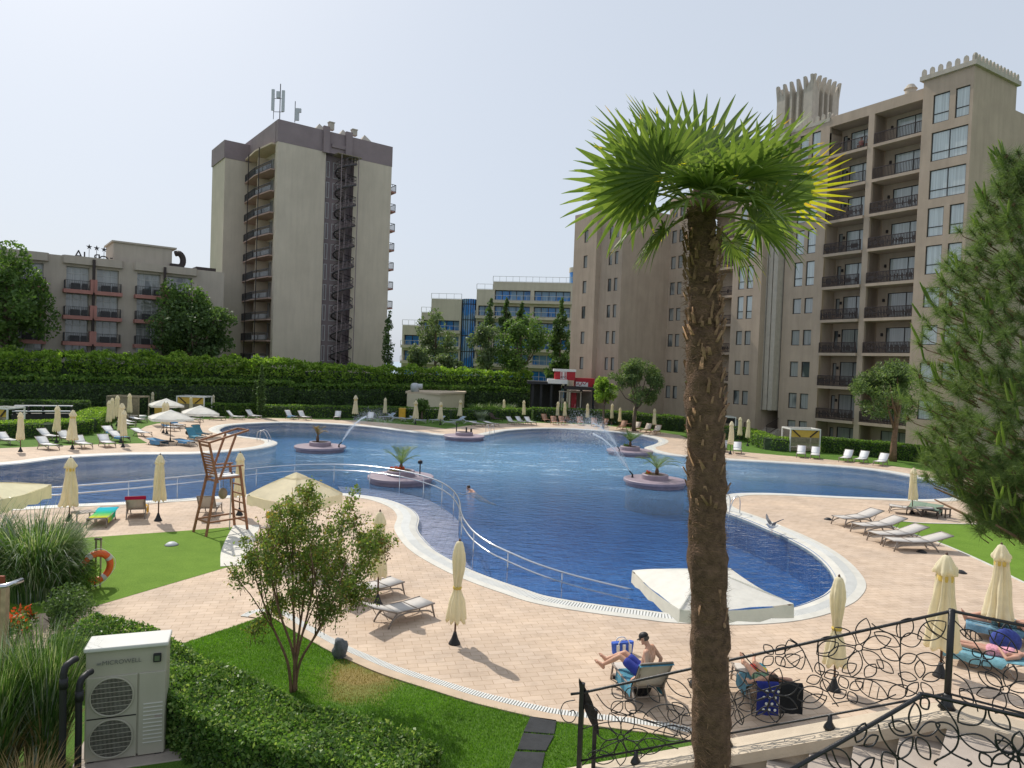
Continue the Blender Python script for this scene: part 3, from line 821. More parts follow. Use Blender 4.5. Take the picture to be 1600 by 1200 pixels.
BR.quad((x0, 0, 29.5), (y1_, 0, 29.5), (y1_, -12, 29.5), (x0, -12, 29.5))
# end tower
pz = 8.1
t0, t1, t2 = UR(965, pz), UR(931, pz), UR(896, pz)
TT = 27.4
BR.quad((t0, pz, -1), (t0, -4, -1), (t0, -4, TT), (t0, pz, TT))
ops = []
for k, f in enumerate(FL[:8]):
    a, b, c_, d_ = UR(959, pz), UR(953.5, pz), UR(949.5, pz), UR(944, pz)
    if f + 2.4 < TT: ops += [(a - t0, b - t0, f + .75, f + 2.4), (c_ - t0, d_ - t0, f + .75, f + 2.4)]
panel(BR, (t0, pz, 0), X, Y, t1 - t0, -1, TT, ops, .2)
for o in ops: window(hotel, (t0, pz, 0), X, Y, *o, .15, m_framed, g_dark)
ops2 = [(UR(911, pz + .7) - t1, UR(905, pz + .7) - t1, f + .75, f + 2.4) for f in FL[:8] if f + 2.4 < TT]
panel(BR, (t1, pz + .7, 0), X, Y, t2 - t1, -1, TT + .2, ops2, .2)
for o in ops2: window(hotel, (t1, pz + .7, 0), X, Y, *o, .15, m_framed, g_dark)
BR.quad((t1, pz + .7, -1), (t1, pz, -1), (t1, pz, TT + .2), (t1, pz + .7, TT + .2)); BR.quad((t1, pz + .7, TT + .2), (t2, pz + .7, TT + .2), (t2, -4, TT + .2), (t1, -4, TT + .2)); BR.quad((t0, pz, TT), (t1, pz, TT), (t1, -4, TT), (t0, -4, TT))
BR.quad((t2, pz + .7, -1), (t2, -6, -1), (t2, -6, TT + .2), (t2, pz + .7, TT + .2))
BR.build('wall', m_wallR, hotel)
vt = MB(); vx = UR(1372); vt.box(vx, -3, 34.0, 1.6, 1.6, .8); vt.lathe([(.5, 34.4), (.5, 35.2), (.62, 35.25), (.3, 35.7), (.05, 35.75)], 14, (vx, -3, 0)); vt.build('roof_vent', m_concrete, hotel)

# ---------------------------------------------------------------- left tower
uT = V((.793, .609, 0)); nT = V((-uT.y, uT.x, 0))   # local x along the stair face, local y away behind it
C0 = at(425, 556, 96.0); C0.z = 0
def UT(px, A=None): return hitline(px, (A or C0), uT)
tower = thing('tower_block', 'beige tower block with brown parapet and outside spiral staircase', 'tower block', C0, math.atan2(uT.y, uT.x))
WT = UT(602.5); r0, r1 = UT(500), UT(544); TTZ = zat(437, 186, 96.0); BZ = TTZ - 3.0; DT = 15.5
wb = MB(); br_ = MB()
panel(wb, (0, 0, 0), X, -Y, r0, -1, BZ); panel(wb, (r1, 0, 0), X, -Y, WT - r1, -1, BZ)
wb.quad((WT, 0, -1), (WT, DT, -1), (WT, DT, BZ), (WT, 0, BZ))
wb.quad((0, 0, -1), (0, .9, -1), (0, .9, BZ), (0, 0, BZ))
# left face is set back behind the balconies
fl = [BZ - .6 - 2.95 * k for k in range(13)]
ops = [(a, a + 2.2, f - 2.55, f - .35) for f in fl for a in (.4, 4.0, 7.6)]
panel(wb, (1.2, .9, 0), Y, -X, 11.4, -1, BZ, ops, .1)
LB = 12.2
wb.quad((0, LB, -1), (-3.6, LB, -1), (-3.6, LB, BZ - .3), (0, LB, BZ - .3)); wb.quad((-3.6, LB, -1), (-3.6, LB + 7, -1), (-3.6, LB + 7, BZ - .3), (-3.6, LB, BZ - .3)); wb.quad((1.2, LB, -1), (0, LB, -1), (0, LB, BZ), (1.2, LB, BZ))
for i, o in enumerate(ops): 
    if i < 36: window(tower, (1.2, .9, 0), Y, -X, *o, .08, m_framel, g_dark, None, 1, fw=.1)
br_.box(WT / 2, -.02 + DT / 2, (BZ + TTZ) / 2, WT + .1, DT, TTZ - BZ); br_.box(-1.8, LB + 3.5, (BZ + TTZ) / 2 - .6, 3.9, 7.1, TTZ - BZ - .4)
br_.box(.6, 6.5, BZ + 1.5, 1.4, 11.4, 2.9)
# recess
br_.quad((r0, 0, -1), (r0, 1.2, -1), (r0, 1.2, BZ), (r0, 0, BZ)); br_.quad((r1, 0, -1), (r1, 1.2, -1), (r1, 1.2, BZ), (r1, 0, BZ)); br_.quad((r0, 1.2, -1), (r1, 1.2, -1), (r1, 1.2, BZ), (r0, 1.2, BZ))
br_.box(r0 - .1, -.15, (BZ + TTZ) / 2 + .2, .9, .5, TTZ - BZ + .7); br_.box(r1 - 1.0, -.15, (BZ + TTZ) / 2 + .2, 1.0, .5, TTZ - BZ + .6)
br_.box((r0 + r1) / 2, -.08, BZ + 1.1, r1 - r0 - 1.6, .3, .5)
wb.build('wall', m_wallT, tower); br_.build('parapet', m_brown, tower)
for k, f in enumerate(fl):
    window(tower, (r0, 1.2, 0), X, -Y, .6, 1.1, f - 2.6, f - .3, .02, m_framel, g_tower, None, 0, fw=.1)
    window(tower, (r0, 1.2, 0), X, -Y, 1.6, 3.0, f - 2.6, f - .3, .02, m_framel, g_tower, .5, 1, fw=.08)
# spiral staircase
sp = MB(); scx, scy, sr = r0 + 2.9, -.45, 1.5
sp.tube([(scx, scy, 0), (scx, scy, BZ - .3)], .1, 8)
nst = int((BZ - .5) / .2); pr_ = []
for i in range(nst):
    a = i * R(24.5); z = i * .2; nx, ny = math.cos(a), math.sin(a)
    tx, ty = -ny, nx
    vs = []
    for z_ in (z - .06, z):
        vs += [(scx + nx * .1 - tx * .05, scy + ny * .1 - ty * .05, z_), (scx + nx * sr - tx * .36, scy + ny * sr - ty * .36, z_), (scx + nx * sr + tx * .36, scy + ny * sr + ty * .36, z_), (scx + nx * .1 + tx * .05, scy + ny * .1 + ty * .05, z_)]
    sp.add(vs, [(3, 2, 1, 0), (4, 5, 6, 7), (0, 1, 5, 4), (1, 2, 6, 5), (2, 3, 7, 6)])
    sp.bar((scx + nx * sr, scy + ny * sr, z), (scx + nx * sr, scy + ny * sr, z + 1.0), .04)
    pr_.append((scx + nx * sr, scy + ny * sr, z))
sp.build('spiral_staircase', m_brown, tower)
hr = MB(); hr.tube([(p[0], p[1], p[2] + 1.0) for p in pr_], .05, 5); hr.tube([(p[0], p[1], p[2] + .5) for p in pr_], .035, 4); hr.tube([(p[0], p[1], p[2] - .12) for p in pr_], .12, 4); hr.build('stair_handrail', m_raildark, tower)
mast = MB()
for q in (-1.3, 1.3):
    mast.bar((scx + q, scy - 1.4, 0), (scx + q, scy - 1.4, BZ - .2), .09)
mast.build('stair_mast', m_brown, tower)
pf = MB(); pf.box(scx, -.9, BZ - .3, 3.6, 2.0, .08)
for k in range(8): pf.bar((scx - 1.8 + k * .5, -1.9, BZ - .26), (scx - 1.8 + k * .5, .1, BZ - .1), .06)
pf.build('stair_canopy', m_woodlath, tower)
# balconies on the left face and at the right edge
for k, f in enumerate(fl):
    sb = MB(); z = f - 2.95
    if z < 0: continue
    poly = [(1.2, .95), (-.55, .95), (-1.1, 6.4), (-.75, LB - .1), (1.2, LB - .1)]
    sb.prism(poly, z - .16, z); s_ = sb.build('balcony', m_towerslab, tower)
    railing(s_, [(-.5, .98, z), (-1.03, 6.4, z), (-.7, LB - .2, z)], 1.05, m_raildark, .3, .05, .07)
    pn = MB(); pn.quad((-.44, 1.0, z + .12), (-.97, 6.4, z + .12), (-.97, 6.4, z + .75), (-.44, 1.0, z + .75)); pn.quad((-.97, 6.4, z + .12), (-.64, LB - .2, z + .12), (-.64, LB - .2, z + .75), (-.97, 6.4, z + .75)); pn.build('railing_panel', g_dark, s_)
    pz_ = MB(); pz_.box(.3, 6.4, z + 1.3, 1.9, .15, 2.6); pz_.build('partition', m_beigeslab, s_)
    sb = MB(); sb.prism([(WT, .25), (WT + 1.1, .45), (WT + 1.25, 4), (WT, 4)], z - .16, z); s_ = sb.build('balcony', m_pink, tower)
    railing(s_, [(WT + .1, .35, z), (WT + 1.05, .5, z), (WT + 1.2, 3.9, z)], 1.05, m_raildark, .3, .05, .07)
sb = MB(); sb.prism([(1.2, .95), (-.55, .95), (-1.1, 6.4), (-.75, LB - .1), (1.2, LB - .1)], BZ - .25, BZ - .02); sb.build('balcony_roof', m_beigeslab, tower)
dp = MB()
for yy in (4.6, 9.4): dp.tube([(-1.15 + .1, yy, 0), (-1.15 + .1, yy, BZ)], .07, 6)
dp.build('drainpipe', m_railbrown, tower)
# rooftop things
def roof_at(px): return UT(px)
tz = TTZ
ch = MB()
for px_, h in ((510, 1.0), (546, .8)): u_ = UT(px_); ch.box(u_, .8, tz + .5 + h / 2, .7, .7, h); ch.box(u_, .8, tz + .55 + h, .85, .85, .12)
ch.build('chimney', m_concrete, tower)
pk = MB()
for px_ in (495, 532, 566):
    u_ = UT(px_); b = 1.0
    pk.add([(u_ - b, .6, tz), (u_ + b, .6, tz), (u_ + b, 2.6, tz), (u_ - b, 2.6, tz), (u_, 1.6, tz + 1.3)], [(0, 1, 4), (1, 2, 4), (2, 3, 4), (3, 0, 4), (3, 2, 1, 0)])
pk.build('roof_skylight', m_concrete, tower)
m_ant = M('antenna_grey', (.5, .52, .54), .5, .05)
an = thing('cell_antenna', 'taller pale cellular antenna with panels on the roof corner', 'antenna', at(437, 184, 96.6), 0)
mb = MB(); mb.tube([(0, 0, -.3), (0, 0, 4.6)], .06, 6); mb.tube([(-.9, .1, -.2), (-.9, .1, 3.6)], .04, 6); mb.bar((-.9, .05, 2.6), (.5, 0, 2.6), .06); mb.bar((-.9, .05, .8), (.5, 0, .8), .06); mb.build('mast', m_raildark, an)
for q, h0, h1 in ((-.95, .9, 3.8), (.45, .8, 3.7)):
    mb = MB(); mb.box(q, -.1, (h0 + h1) / 2, .42, .2, h1 - h0); mb.build('panel', m_ant, an, bevel=.04)
mb = MB(); mb.box(-.25, 0, 3.1, .5, .4, .9); mb.build('radio_box', m_ant, an, bevel=.03)
an = thing('cell_antenna', 'shorter pale cellular antenna on the tower roof right of the taller one', 'antenna', at(464, 188, 97.5), 0)
mb = MB(); mb.tube([(-.3, 0, -.3), (-.3, 0, 2.6)], .05, 6); mb.bar((-.3, 0, 1.3), (.4, 0, 1.3), .05); mb.build('mast', m_raildark, an)
mb = MB(); mb.box(0, 0, .8, .55, .25, 1.7); mb.build('panel', m_ant, an, bevel=.04)
mb = MB(); mb.box(.35, 0, 1.35, .4, .3, .55); mb.build('radio_box', m_ant, an, bevel=.03)

# ---------------------------------------------------------------- low hotel on the left
uL = V((.79, .613, 0)).normalized(); AL = at(140, 546, 82.0); AL.z = 0
def UL(px): return hitline(px, AL, uL)
low = thing('low_hotel_building', 'four storey grey beige hotel with red balcony slabs behind the hedge', 'hotel', AL, math.atan2(uL.y, uL.x))
za, zb, zc = 13.6, 10.6, 7.6
RZ = 17.4
S0, S1 = UL(-220), UL(347)
bays = [(-120, -75), (-60, -20), (22, 69), (98, 140), (146, 186), (209, 251), (256, 300)]
wl = MB(); ops = []; bw = []
for a, b in bays:
    ua, ub = UL(a), UL(b)
    for z in (za, zb, zc, zc - 3.0): ops.append((ua - S0 + .2, ub - S0 - .2, z + .05, z + 2.65)); bw.append((ua, ub, z))
panel(wl, (S0, 0, 0), X, -Y, S1 - S0, -1, RZ, ops, .6)
wl.quad((S1, 0, -1), (S1, 14, -1), (S1, 14, RZ), (S1, 0, RZ)); wl.quad((S0, 0, RZ), (S1, 0, RZ), (S1, 14, RZ), (S0, 14, RZ))
for a, b in ((-66, 74), (94, 190), (205, 305)): wl.prism([(UL(a), .0), (UL(a) + .2, -.5), (UL(b) - .2, -.5), (UL(b), .0)], RZ - .85, RZ + .06)
wl.box((UL(176) + UL(268)) / 2, 4.0, RZ + 1.2, UL(268) - UL(176), 6, 2.4); wl.box((UL(176) + UL(272)) / 2, 4.0, RZ + 2.45, UL(272) - UL(176) + .4, 6.4, .2)
wl.build('wall', m_wallL, low)
for (ua, ub, z) in bw:
    o = (ua - S0 + .2, ub - S0 - .2, z + .05, z + 2.65)
    window(low, (S0, 0, 0), X, -Y, *o, .55, m_framel, g_dark, .72, 2, fw=.09)
for i, (a, b) in enumerate(bays):
    ua, ub = UL(a), UL(b)
    for z in (za, zb, zc):
        mb = MB(); mb.prism([(ua - .15, 0), (ua - .1, -1.0), (ub + .1, -1.0), (ub + .15, 0)], z - .45, z - .02); s_ = mb.build('balcony', m_pink, low)
        railing(s_, [(ua, -.1, z), (ua + .05, -.92, z), (ub - .05, -.92, z), (ub, -.1, z)], 1.0, m_raildark, .18, .03, .05)
        side = ub + .05 if i in (1, 3, 5) else ua - .05
        mb = MB(); mb.box(side, -.5, z + .5, .4, 1.05, 1.5); mb.build('side_panel', m_pink, s_)
        mb = MB(); mb.box(ua + (ub - ua) * .4, -.5, z + .35, .9, .5, .7); mb.box(ua + (ub - ua) * .75, -.5, z + .35, .5, .5, .7); mb.build('balcony_chair', m_raildark, s_)
dp = MB()
for px_ in (143, 253, -15): dp.tube([(UL(px_), -.7, 0), (UL(px_), -.7, RZ - .2)], .16, 8)
dp.build('drainpipe', m_railbrown, low)
mb = MB(); q = UL(278)
mb.tube(catmull([V((q, 1, RZ)), V((q + .5, 1, RZ + .6)), V((q + .5, 1, RZ + 1.4)), V((q + .1, 1, RZ + 1.9)), V((q - .4, 1, RZ + 1.8))], 3, False), .36, 10); mb.box(q - .2, 1, RZ + .25, 1.6, 1.2, .5); mb.box(UL(322), 2, RZ + .25, 2.4, 2, .5)
mb.build('roof_flue', m_railbrown, low)
# roof sign, seen from behind
def text_curve(txt, size, loc, parent, mat, name='letters', ext=.04, rot=(R(90), 0, 0), sx=1, align='LEFT'):
    cu = bpy.data.curves.new(name, 'FONT'); cu.body = txt; cu.size = size; cu.extrude = ext; cu.align_x = align
    tmp = bpy.data.objects.new(name, cu); COL.objects.link(tmp); bpy.context.view_layer.update()
    me = bpy.data.meshes.new_from_object(tmp.evaluated_get(bpy.context.evaluated_depsgraph_get()))
    bpy.data.objects.remove(tmp); me.materials.clear(); me.materials.append(mat); me.name = name
    o = bpy.data.objects.new(name, me); COL.objects.link(o); o.parent = parent; o.location = loc; o.rotation_euler = rot; o.scale = (sx, 1, 1)
    return o
sg = thing('roof_sign', 'dark roof sign letters seen from behind with three stars on the low hotel', 'sign', AL + uL * UL(176), math.atan2(uL.y, uL.x))
lx0 = UL(114) - UL(176); stepx = (UL(176) - UL(112)) / 4.6
for k, chh in enumerate('AIROT'):
    text_curve(chh, 1.5, (lx0 + k * stepx + (1.0 if chh != 'I' else .4), 1.5, RZ - .05 - .12 * k), sg, m_raildark, 'letter', .05, (R(90), 0, 0), -1)
for k in range(3):
    mb = MB(); cx_, cz_ = lx0 + stepx * (1.75 + .85 * k), RZ + 1.5 - .06 * k; pts = []
    for j in range(10):
        a = math.pi / 2 + j * math.pi / 5; r_ = .34 if j % 2 == 0 else .14; pts.append((cx_ + r_ * math.cos(a), cz_ + r_ * math.sin(a)))
    mb.add([(p[0], 1.5, p[1]) for p in pts] + [(p[0], 1.58, p[1]) for p in pts], [tuple(range(10)), tuple(range(19, 9, -1))] + [(i, (i + 1) % 10, 10 + (i + 1) % 10, 10 + i) for i in range(10)])
    mb.bar((cx_, 1.54, RZ + .1), (cx_, 1.54, cz_ - .2), .05); mb.build('star', m_raildark, sg)

# ---------------------------------------------------------------- terraced blue glass hotel behind the trees
AM = at(900, 575, 130.0); AM.z = 0; uM = V((-.99, .14, 0)).normalized()
def UM(px): return hitline(px, AM, uM)
mid = thing('terraced_hotel_building', 'cream stepped hotel with blue glass bands behind the dark trees', 'hotel', AM, math.atan2(uM.y, uM.x))
def zM(px, py): return zat(px, py, (AM + uM * UM(px)).y)
wm = MB(); secs = [(890, 766, 441), (766, 741, 452), (718, 671, 467), (671, 656, 488), (656, 627, 508)]
fls = [zM(830, 449) - .5 - 3.0 * k for k in range(9)]
for a, b, py in secs:
    ua, ub = UM(a), UM(b); zt_ = zM((a + b) / 2, py)
    sl = [z for z in fls if z < zt_ - 1.0]
    ops = []
    for z in sl:
        if z < 1.5: continue
        L = ub - ua; nbay = max(1, int(L / 7))
        for k in range(nbay): ops.append((L * k / nbay + .35, L * (k + 1) / nbay - .35, z - 2.05, z - .1))
    panel(wm, (ua, 0, 0), X, Y, ub - ua, -1, zt_, ops, .9)
    wm.quad((ua, 0, zt_), (ub, 0, zt_), (ub, -12, zt_), (ua, -12, zt_)); wm.quad((ub, 0, -1), (ub, -12, -1), (ub, -12, zt_), (ub, 0, zt_)); wm.quad((ua, 0, -1), (ua, -12, -1), (ua, -12, zt_), (ua, 0, zt_))
    for o in ops: window(mid, (ua, 0, 0), X, Y, *o, .8, m_framel if rnd.random() < .3 else m_framed, g_blue, None, max(1, int((o[1] - o[0]) / 1.5)), fw=.12)
    for z in sl:
        mb = MB(); mb.box((ua + ub) / 2, .45, z - 2.35, ub - ua, .9, .5); s_ = mb.build('balcony', m_wallM, mid)
        railing(s_, [(ua, .8, z - 2.1), (ub, .8, z - 2.1)], .9, m_framel, .9, .05, .07)
    railing(mid, [(ua, .1, zt_), (ub, .1, zt_)], 1.0, m_framel, 1.2, .05, .06, 'roof_railing')
wm.build('wall', m_wallM, mid)
gt = MB(); ua, ub = UM(741), UM(718); zt_ = zM(730, 467)
gt.lathe([(1, 0), (1, zt_)], 20, ((ua + ub) / 2, -1.0, 0), lambda r, z, w: ((ub - ua) * .52, z)); gt.build('glass_tower', g_blue, mid)
gf = MB()
for k in range(20):
    a = 2 * math.pi * k / 20; rr = (ub - ua) * .525; gf.bar(((ua + ub) / 2 + rr * math.cos(a), -1 + rr * math.sin(a), 0), ((ua + ub) / 2 + rr * math.cos(a), -1 + rr * math.sin(a), zt_), .1)
for z in [z for z in fls if z < zt_ - .3]: gf.lathe([(1, z), (1, z + .15)], 20, ((ua + ub) / 2, -1, 0), lambda r, zz, w: ((ub - ua) * .53, zz), cap=False)
gf.build('glass_tower_frame', m_framed, mid)
gt = MB(); ua, ub = UM(905), UM(885); z0_, z1_ = zM(892, 444), zM(892, 424)
gt.lathe([(1, z0_ - .5), (1, z1_)], 20, ((ua + ub) / 2, -2.0, 0), lambda r, z, w: ((ub - ua) * .6, z)); gt.build('roof_pavilion', g_blue, mid)
gt = MB(); gt.lathe([(1, z1_), (1, z1_ + .9)], 20, ((ua + ub) / 2, -2.0, 0), lambda r, z, w: ((ub - ua) * .63, z)); gt.build('pavilion_roof', m_wallM, mid)

# ---------------------------------------------------------------- pump house, kiosk, pergola, cabanas
P0, P1, P2 = G(635, 648), G(687, 651), G(722, 647)
ph = thing('pump_house', 'small cream flat roofed pump house by the far hedge', 'hut', (P1.x, P1.y, 0))
hz = zat(660, 613, P1.y) ; a, b = P0 - P1, P2 - P1
depth = V((0, 6, 0)); mb = MB()
poly = [(a.x, a.y), (0, 0), (b.x, b.y), (b.x, b.y + 6), (a.x, a.y + 6)]
mb.prism(poly, 0, hz - .25); mb.build('wall', M('cream_render', (.62, .54, .4), .85, .06, 1), ph)
mb = MB(); mb.prism([(p[0] + (.25 if p[0] > 0 else -.25 if p[0] < 0 else 0), p[1] - (.25 if p[1] < 1 else -.25)) for p in poly], hz - .25, hz); mb.build('roof', m_beigeslab, ph)
fan = thing('roof_fan', 'grey ventilation fan on the roof of the cream pump house', 'fan', at(648, 612, P1.y + 1.5))
mb = MB(); mb.lathe([(.55, .0), (.55, .75), (.45, 1.0), (.2, 1.1)], 14); mb.build('housing', m_ant, fan, True)
mb = MB(); M3 = Matrix.Rotation(R(90), 3, 'Y'); mb.tube([(.3, 0, .7), (.95, 0, .7)], .32, 12); mb.build('outlet', m_ant, fan)

kq = G(905, 652); kq.y = 88.6; kq.x = at(905, 652, 89.6).x; K = thing('kiosk', 'red fast food kiosk with white sign panels beneath the end tower', 'kiosk', (kq.x, kq.y + 1.0, 0))
def kx(px): return at(px, 600, kq.y + 1).x - kq.x
def kz(py): return zat(892, py, kq.y + 1)
mb = MB(); mb.box((kx(866) + kx(897)) / 2, 0, (kz(580) + kz(594)) / 2, kx(897) - kx(866), 2.5, kz(580) - kz(594)); mb.box((kx(898) + kx(928)) / 2, .4, (kz(590) + kz(603)) / 2, kx(928) - kx(898) - .02, 2.0, kz(590) - kz(603)); mb.box((kx(893) + kx(901)) / 2, 0, kz(624), kx(901) - kx(893), .8, kz(610) - kz(638)); mb.build('fascia', m_red, K)
mb = MB(); mb.box((kx(864) + kx(898)) / 2, 0, kz(579), kx(898) - kx(864), 2.7, .3); mb.box((kx(855) + kx(885)) / 2, -.4, kz(596.5), kx(885) - kx(855), 2.6, .55); mb.build('trim', m_white, K)
mb = MB(); mb.box((kx(894) + kx(928)) / 2, 3.0, 1.6, kx(928) - kx(894), 2, 4.2); mb.box((kx(907) + kx(912)) / 2, 1.9, kz(632), 1.2, .2, 3.0); mb.build('wall', M('kiosk_wall', (.22, .19, .17), .8), K)
mb = MB(); mb.box((kx(874) + kx(883.5)) / 2, -1.28, (kz(581) + kz(592.5)) / 2, kx(883.5) - kx(874), .05, kz(581) - kz(592.5)); mb.box((kx(899) + kx(918)) / 2, -.63, (kz(596) + kz(603)) / 2, kx(918) - kx(899), .05, kz(596) - kz(603)); sgp = mb.build('sign_panel', m_white, K)
mb = MB()
for f in (.12, .28, .72, .88): xx = kx(874) + (kx(883.5) - kx(874)) * f; mb.box(xx, -1.315, (kz(581) + kz(592.5)) / 2, .07, .02, kz(581) - kz(592.5) - .1)
mb.tube([(kx(900.5) + i * .17, -.665, kz(600.8) + .3 * math.sin(i * 1.9) * (1 - i * .07) + .04 * i) for i in range(9)], .05, 5); mb.build('sign_mark', m_red, sgp)
text_curve('KFC', .42, (kx(878.7), -1.33, kz(592) + .05), sgp, m_black, 'letters', .01, (R(90), 0, 0), 1, 'CENTER')
pgq = G(875, 650); pgq.y = 88.9; pgq.x = at(875, 600, 88.9).x
pg = thing('pergola', 'black flat pergola with slim posts in front of the red kiosk', 'pergola', (pgq.x, pgq.y, 0))
def gx(px, dy=0): return at(px, 600, pgq.y + dy).x - pgq.x
zt_ = zat(875, 599, pgq.y)
mb = MB(); mb.box((gx(824) + gx(878)) / 2, 1.5, zt_, gx(878) - gx(824), 4.5, .35); mb.build('roof', m_black, pg)
mb = MB(); mb.box((gx(880) + gx(930)) / 2, 0, zt_ - .5, gx(930) - gx(880), 4.0, .35); mb.build('roof', m_black, pg)
for px_ in (833, 846, 862, 884, 909, 928):
    mb = MB(); mb.box(gx(px_), .2, zt_ / 2, .28, .28, zt_); mb.build('post', m_black, pg)
mb = MB(); mb.box((gx(830) + gx(880)) / 2, 3.4, zt_ / 2, gx(880) - gx(830), .15, zt_ - .2); mb.build('back_wall', m_dark, pg)
pg2 = thing('pergola', 'small pale metal pergola frame in front of the kiosk', 'pergola', (at(890, 640, pgq.y - .6).x, pgq.y - .6, 0))
mb = MB(); hh = zat(890, 612, pgq.y - .6)
mb.box(0, 0, hh, 2.9, 1.0, .14); mb.build('roof', m_concrete, pg2)
for q, w_ in ((-1.35, -.4), (-1.0, .4), (1.3, -.4)):
    mb = MB(); mb.box(q, w_, hh / 2, .14, .14, hh - .14); mb.build('post', m_concrete, pg2)

def cabana(label, fx0, fx1, fyb, ytop, back=True, curtain=m_yellow, rz=0.0, braces=True, mfr=m_white, group='daybed cabanas around the pool'):
    a, b = G(fx0, fyb), G(fx1, fyb + ROLL * (fx1 - fx0)); c = (a + b) / 2; wd = (b - a).length
    h = zat((fx0 + fx1) / 2, ytop, c.y)
    o = thing('cabana', label, 'cabana', (c.x, c.y, 0), rz, group)
    mb = MB()
    for sx in (-1, 1):
        for y in (0, 1.9): mb.box(sx * (wd / 2 - .05), y, h / 2, .1, .1, h)
    for y in (0, 1.9): mb.box(0, y, h - .06, wd - .2, .1, .12)
    for sx in (-1, 1): mb.box(sx * (wd / 2 - .05), .95, h - .06, .1, 1.8, .12)
    mb.build('frame', mfr, o)
    mb = MB(); mb.box(0, .06, h * .79, wd - .22, .04, h * .33); mb.build('curtain', curtain, o)
    mb = MB()
    for k in range(10): mb.box(0, .07 - .02 * (k % 2), .06 + (k + .5) * h * .06, wd - .24, .04, h * .052)
    mb.build('slat_wall', m_woodlath, o)
    if braces:
        for sx in (-1, 1): mb = MB(); mb.bar((sx * wd * .4, .0, h * .93), (sx * wd * .16, .0, h * .65), .09); mb.build('brace', m_railbrown, o)
    mb = MB(); mb.box(0, .95, .28, wd - .3, 1.5, .2); mb.build('mattress', m_slingw, o)
    return o
cabana('white framed cabana with yellow canopy behind two loungers on the right side', 1233, 1281, 705, 670)
cabana('cabana half hidden behind the palm trunk near the hotel steps', 1119, 1149, 679, 651, curtain=m_dark)
cabana('white framed cabana with yellow canopy beyond the open parasols', 275, 319, 650, 619)
cabana('timber slatted cabana among the closed parasols at the back left', 166, 217, 655, 619, curtain=m_woodlath, braces=False, mfr=m_woodlath)
cabana('yellow cabana cut by the left edge of the picture', -22, 12, 675, 637)
# ================================================================== VEGETATION
def hedge_pts(line, width, z0, z1, N, rough=.15, top_rough=.15, round_=.15, faces=(1, 1, 1)):
    """points on a box-like hedge that follows a polyline; returns (pts, outward)"""
    L = [V(p) for p in line]; seg = [(b - a).length for a, b in zip(L, L[1:])]; tot = sum(seg); hgt = z1 - z0
    wts = [width * faces[0], hgt * faces[1], hgt * faces[2]]; P_ = []; O = []
    for _ in range(N):
        s = rnd.random() * tot; i = 0
        while i < len(seg) - 1 and s > seg[i]: s -= seg[i]; i += 1
        p = L[i].lerp(L[i + 1], min(1, s / seg[i])); t = (L[i + 1] - L[i]).normalized(); nn = V((t.y, -t.x, 0))
        r_ = rnd.random() * sum(wts)
        if rnd.random() < width * hgt * 2 / (tot * sum(wts) + width * hgt * 2):
            e_ = rnd.random() < .5; p = L[0] if e_ else L[-1]; t = (L[1] - L[0]).normalized() if e_ else (L[-1] - L[-2]).normalized(); nn = V((t.y, -t.x, 0)); lat, z, o = rnd.uniform(-.5, .5) * width, rnd.uniform(z0, z1), (-t if e_ else t)
        elif r_ < wts[0]: lat, z, o = rnd.uniform(-.5, .5) * width, z1, V((0, 0, 1))
        elif r_ < wts[0] + wts[1]: lat, z, o = width * .5, rnd.uniform(z0, z1), nn
        else: lat, z, o = -width * .5, rnd.uniform(z0, z1), -nn
        q = p + nn * lat; nz = noise.noise((q.x * .55, q.y * .55, z * .6)) + .6 * noise.noise((q.x * 1.7, q.y * 1.7, z * 1.7 + 9))
        q = q + o * (nz * (top_rough if o.z else rough) + abs(rnd.gauss(0, .3)) * (top_rough if o.z else rough) * .6 - rnd.random() ** 2 * .12)
        P_.append((q.x, q.y, z + o.z * (q.z - p.z))); O.append(tuple(o))
    return np.array(P_), np.array(O)
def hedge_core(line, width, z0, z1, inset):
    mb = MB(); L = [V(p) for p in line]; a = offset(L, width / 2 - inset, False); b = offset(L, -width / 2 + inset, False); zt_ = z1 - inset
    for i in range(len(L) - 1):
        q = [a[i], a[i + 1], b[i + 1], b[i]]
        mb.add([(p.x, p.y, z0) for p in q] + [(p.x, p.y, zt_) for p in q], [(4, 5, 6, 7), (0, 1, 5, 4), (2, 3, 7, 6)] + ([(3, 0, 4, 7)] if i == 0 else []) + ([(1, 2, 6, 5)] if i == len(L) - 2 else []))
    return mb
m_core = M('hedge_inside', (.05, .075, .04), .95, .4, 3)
def hedge(label, line, width, h, N, size, mat, rough=.15, top=.15, group=None, z0=0.0, mats2=None, faces=(1, 1, 1), name='hedge'):
    p0 = V(line[0]); o = thing(name, label, 'hedge', (p0.x, p0.y, 0), 0, group)
    loc = [V((p[0] - p0.x, p[1] - p0.y, 0)) for p in line]
    hedge_core(loc, width, z0, h, max(.06, size * .8) + top * .6).build('stems_or_core', m_core, o)  # solid dark core box inside the leaves, not separate stems
    pts, out = hedge_pts(loc, width, z0, h, N, rough, top, faces=faces)
    if mats2:
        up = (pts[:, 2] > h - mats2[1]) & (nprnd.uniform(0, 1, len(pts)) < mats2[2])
        leaves('foliage', pts[~up], size, mat, o, .6, 0, .4, out[~up]); leaves('top_leaves', pts[up] + np.array([0, 0, size * .3]), size, mats2[0], o, .6, .6, .4, out[up])  # leaves near the top take the second, paler leaf colour
    else: leaves('foliage', pts, size, mat, o, .6, 0, .4, out)
    return o

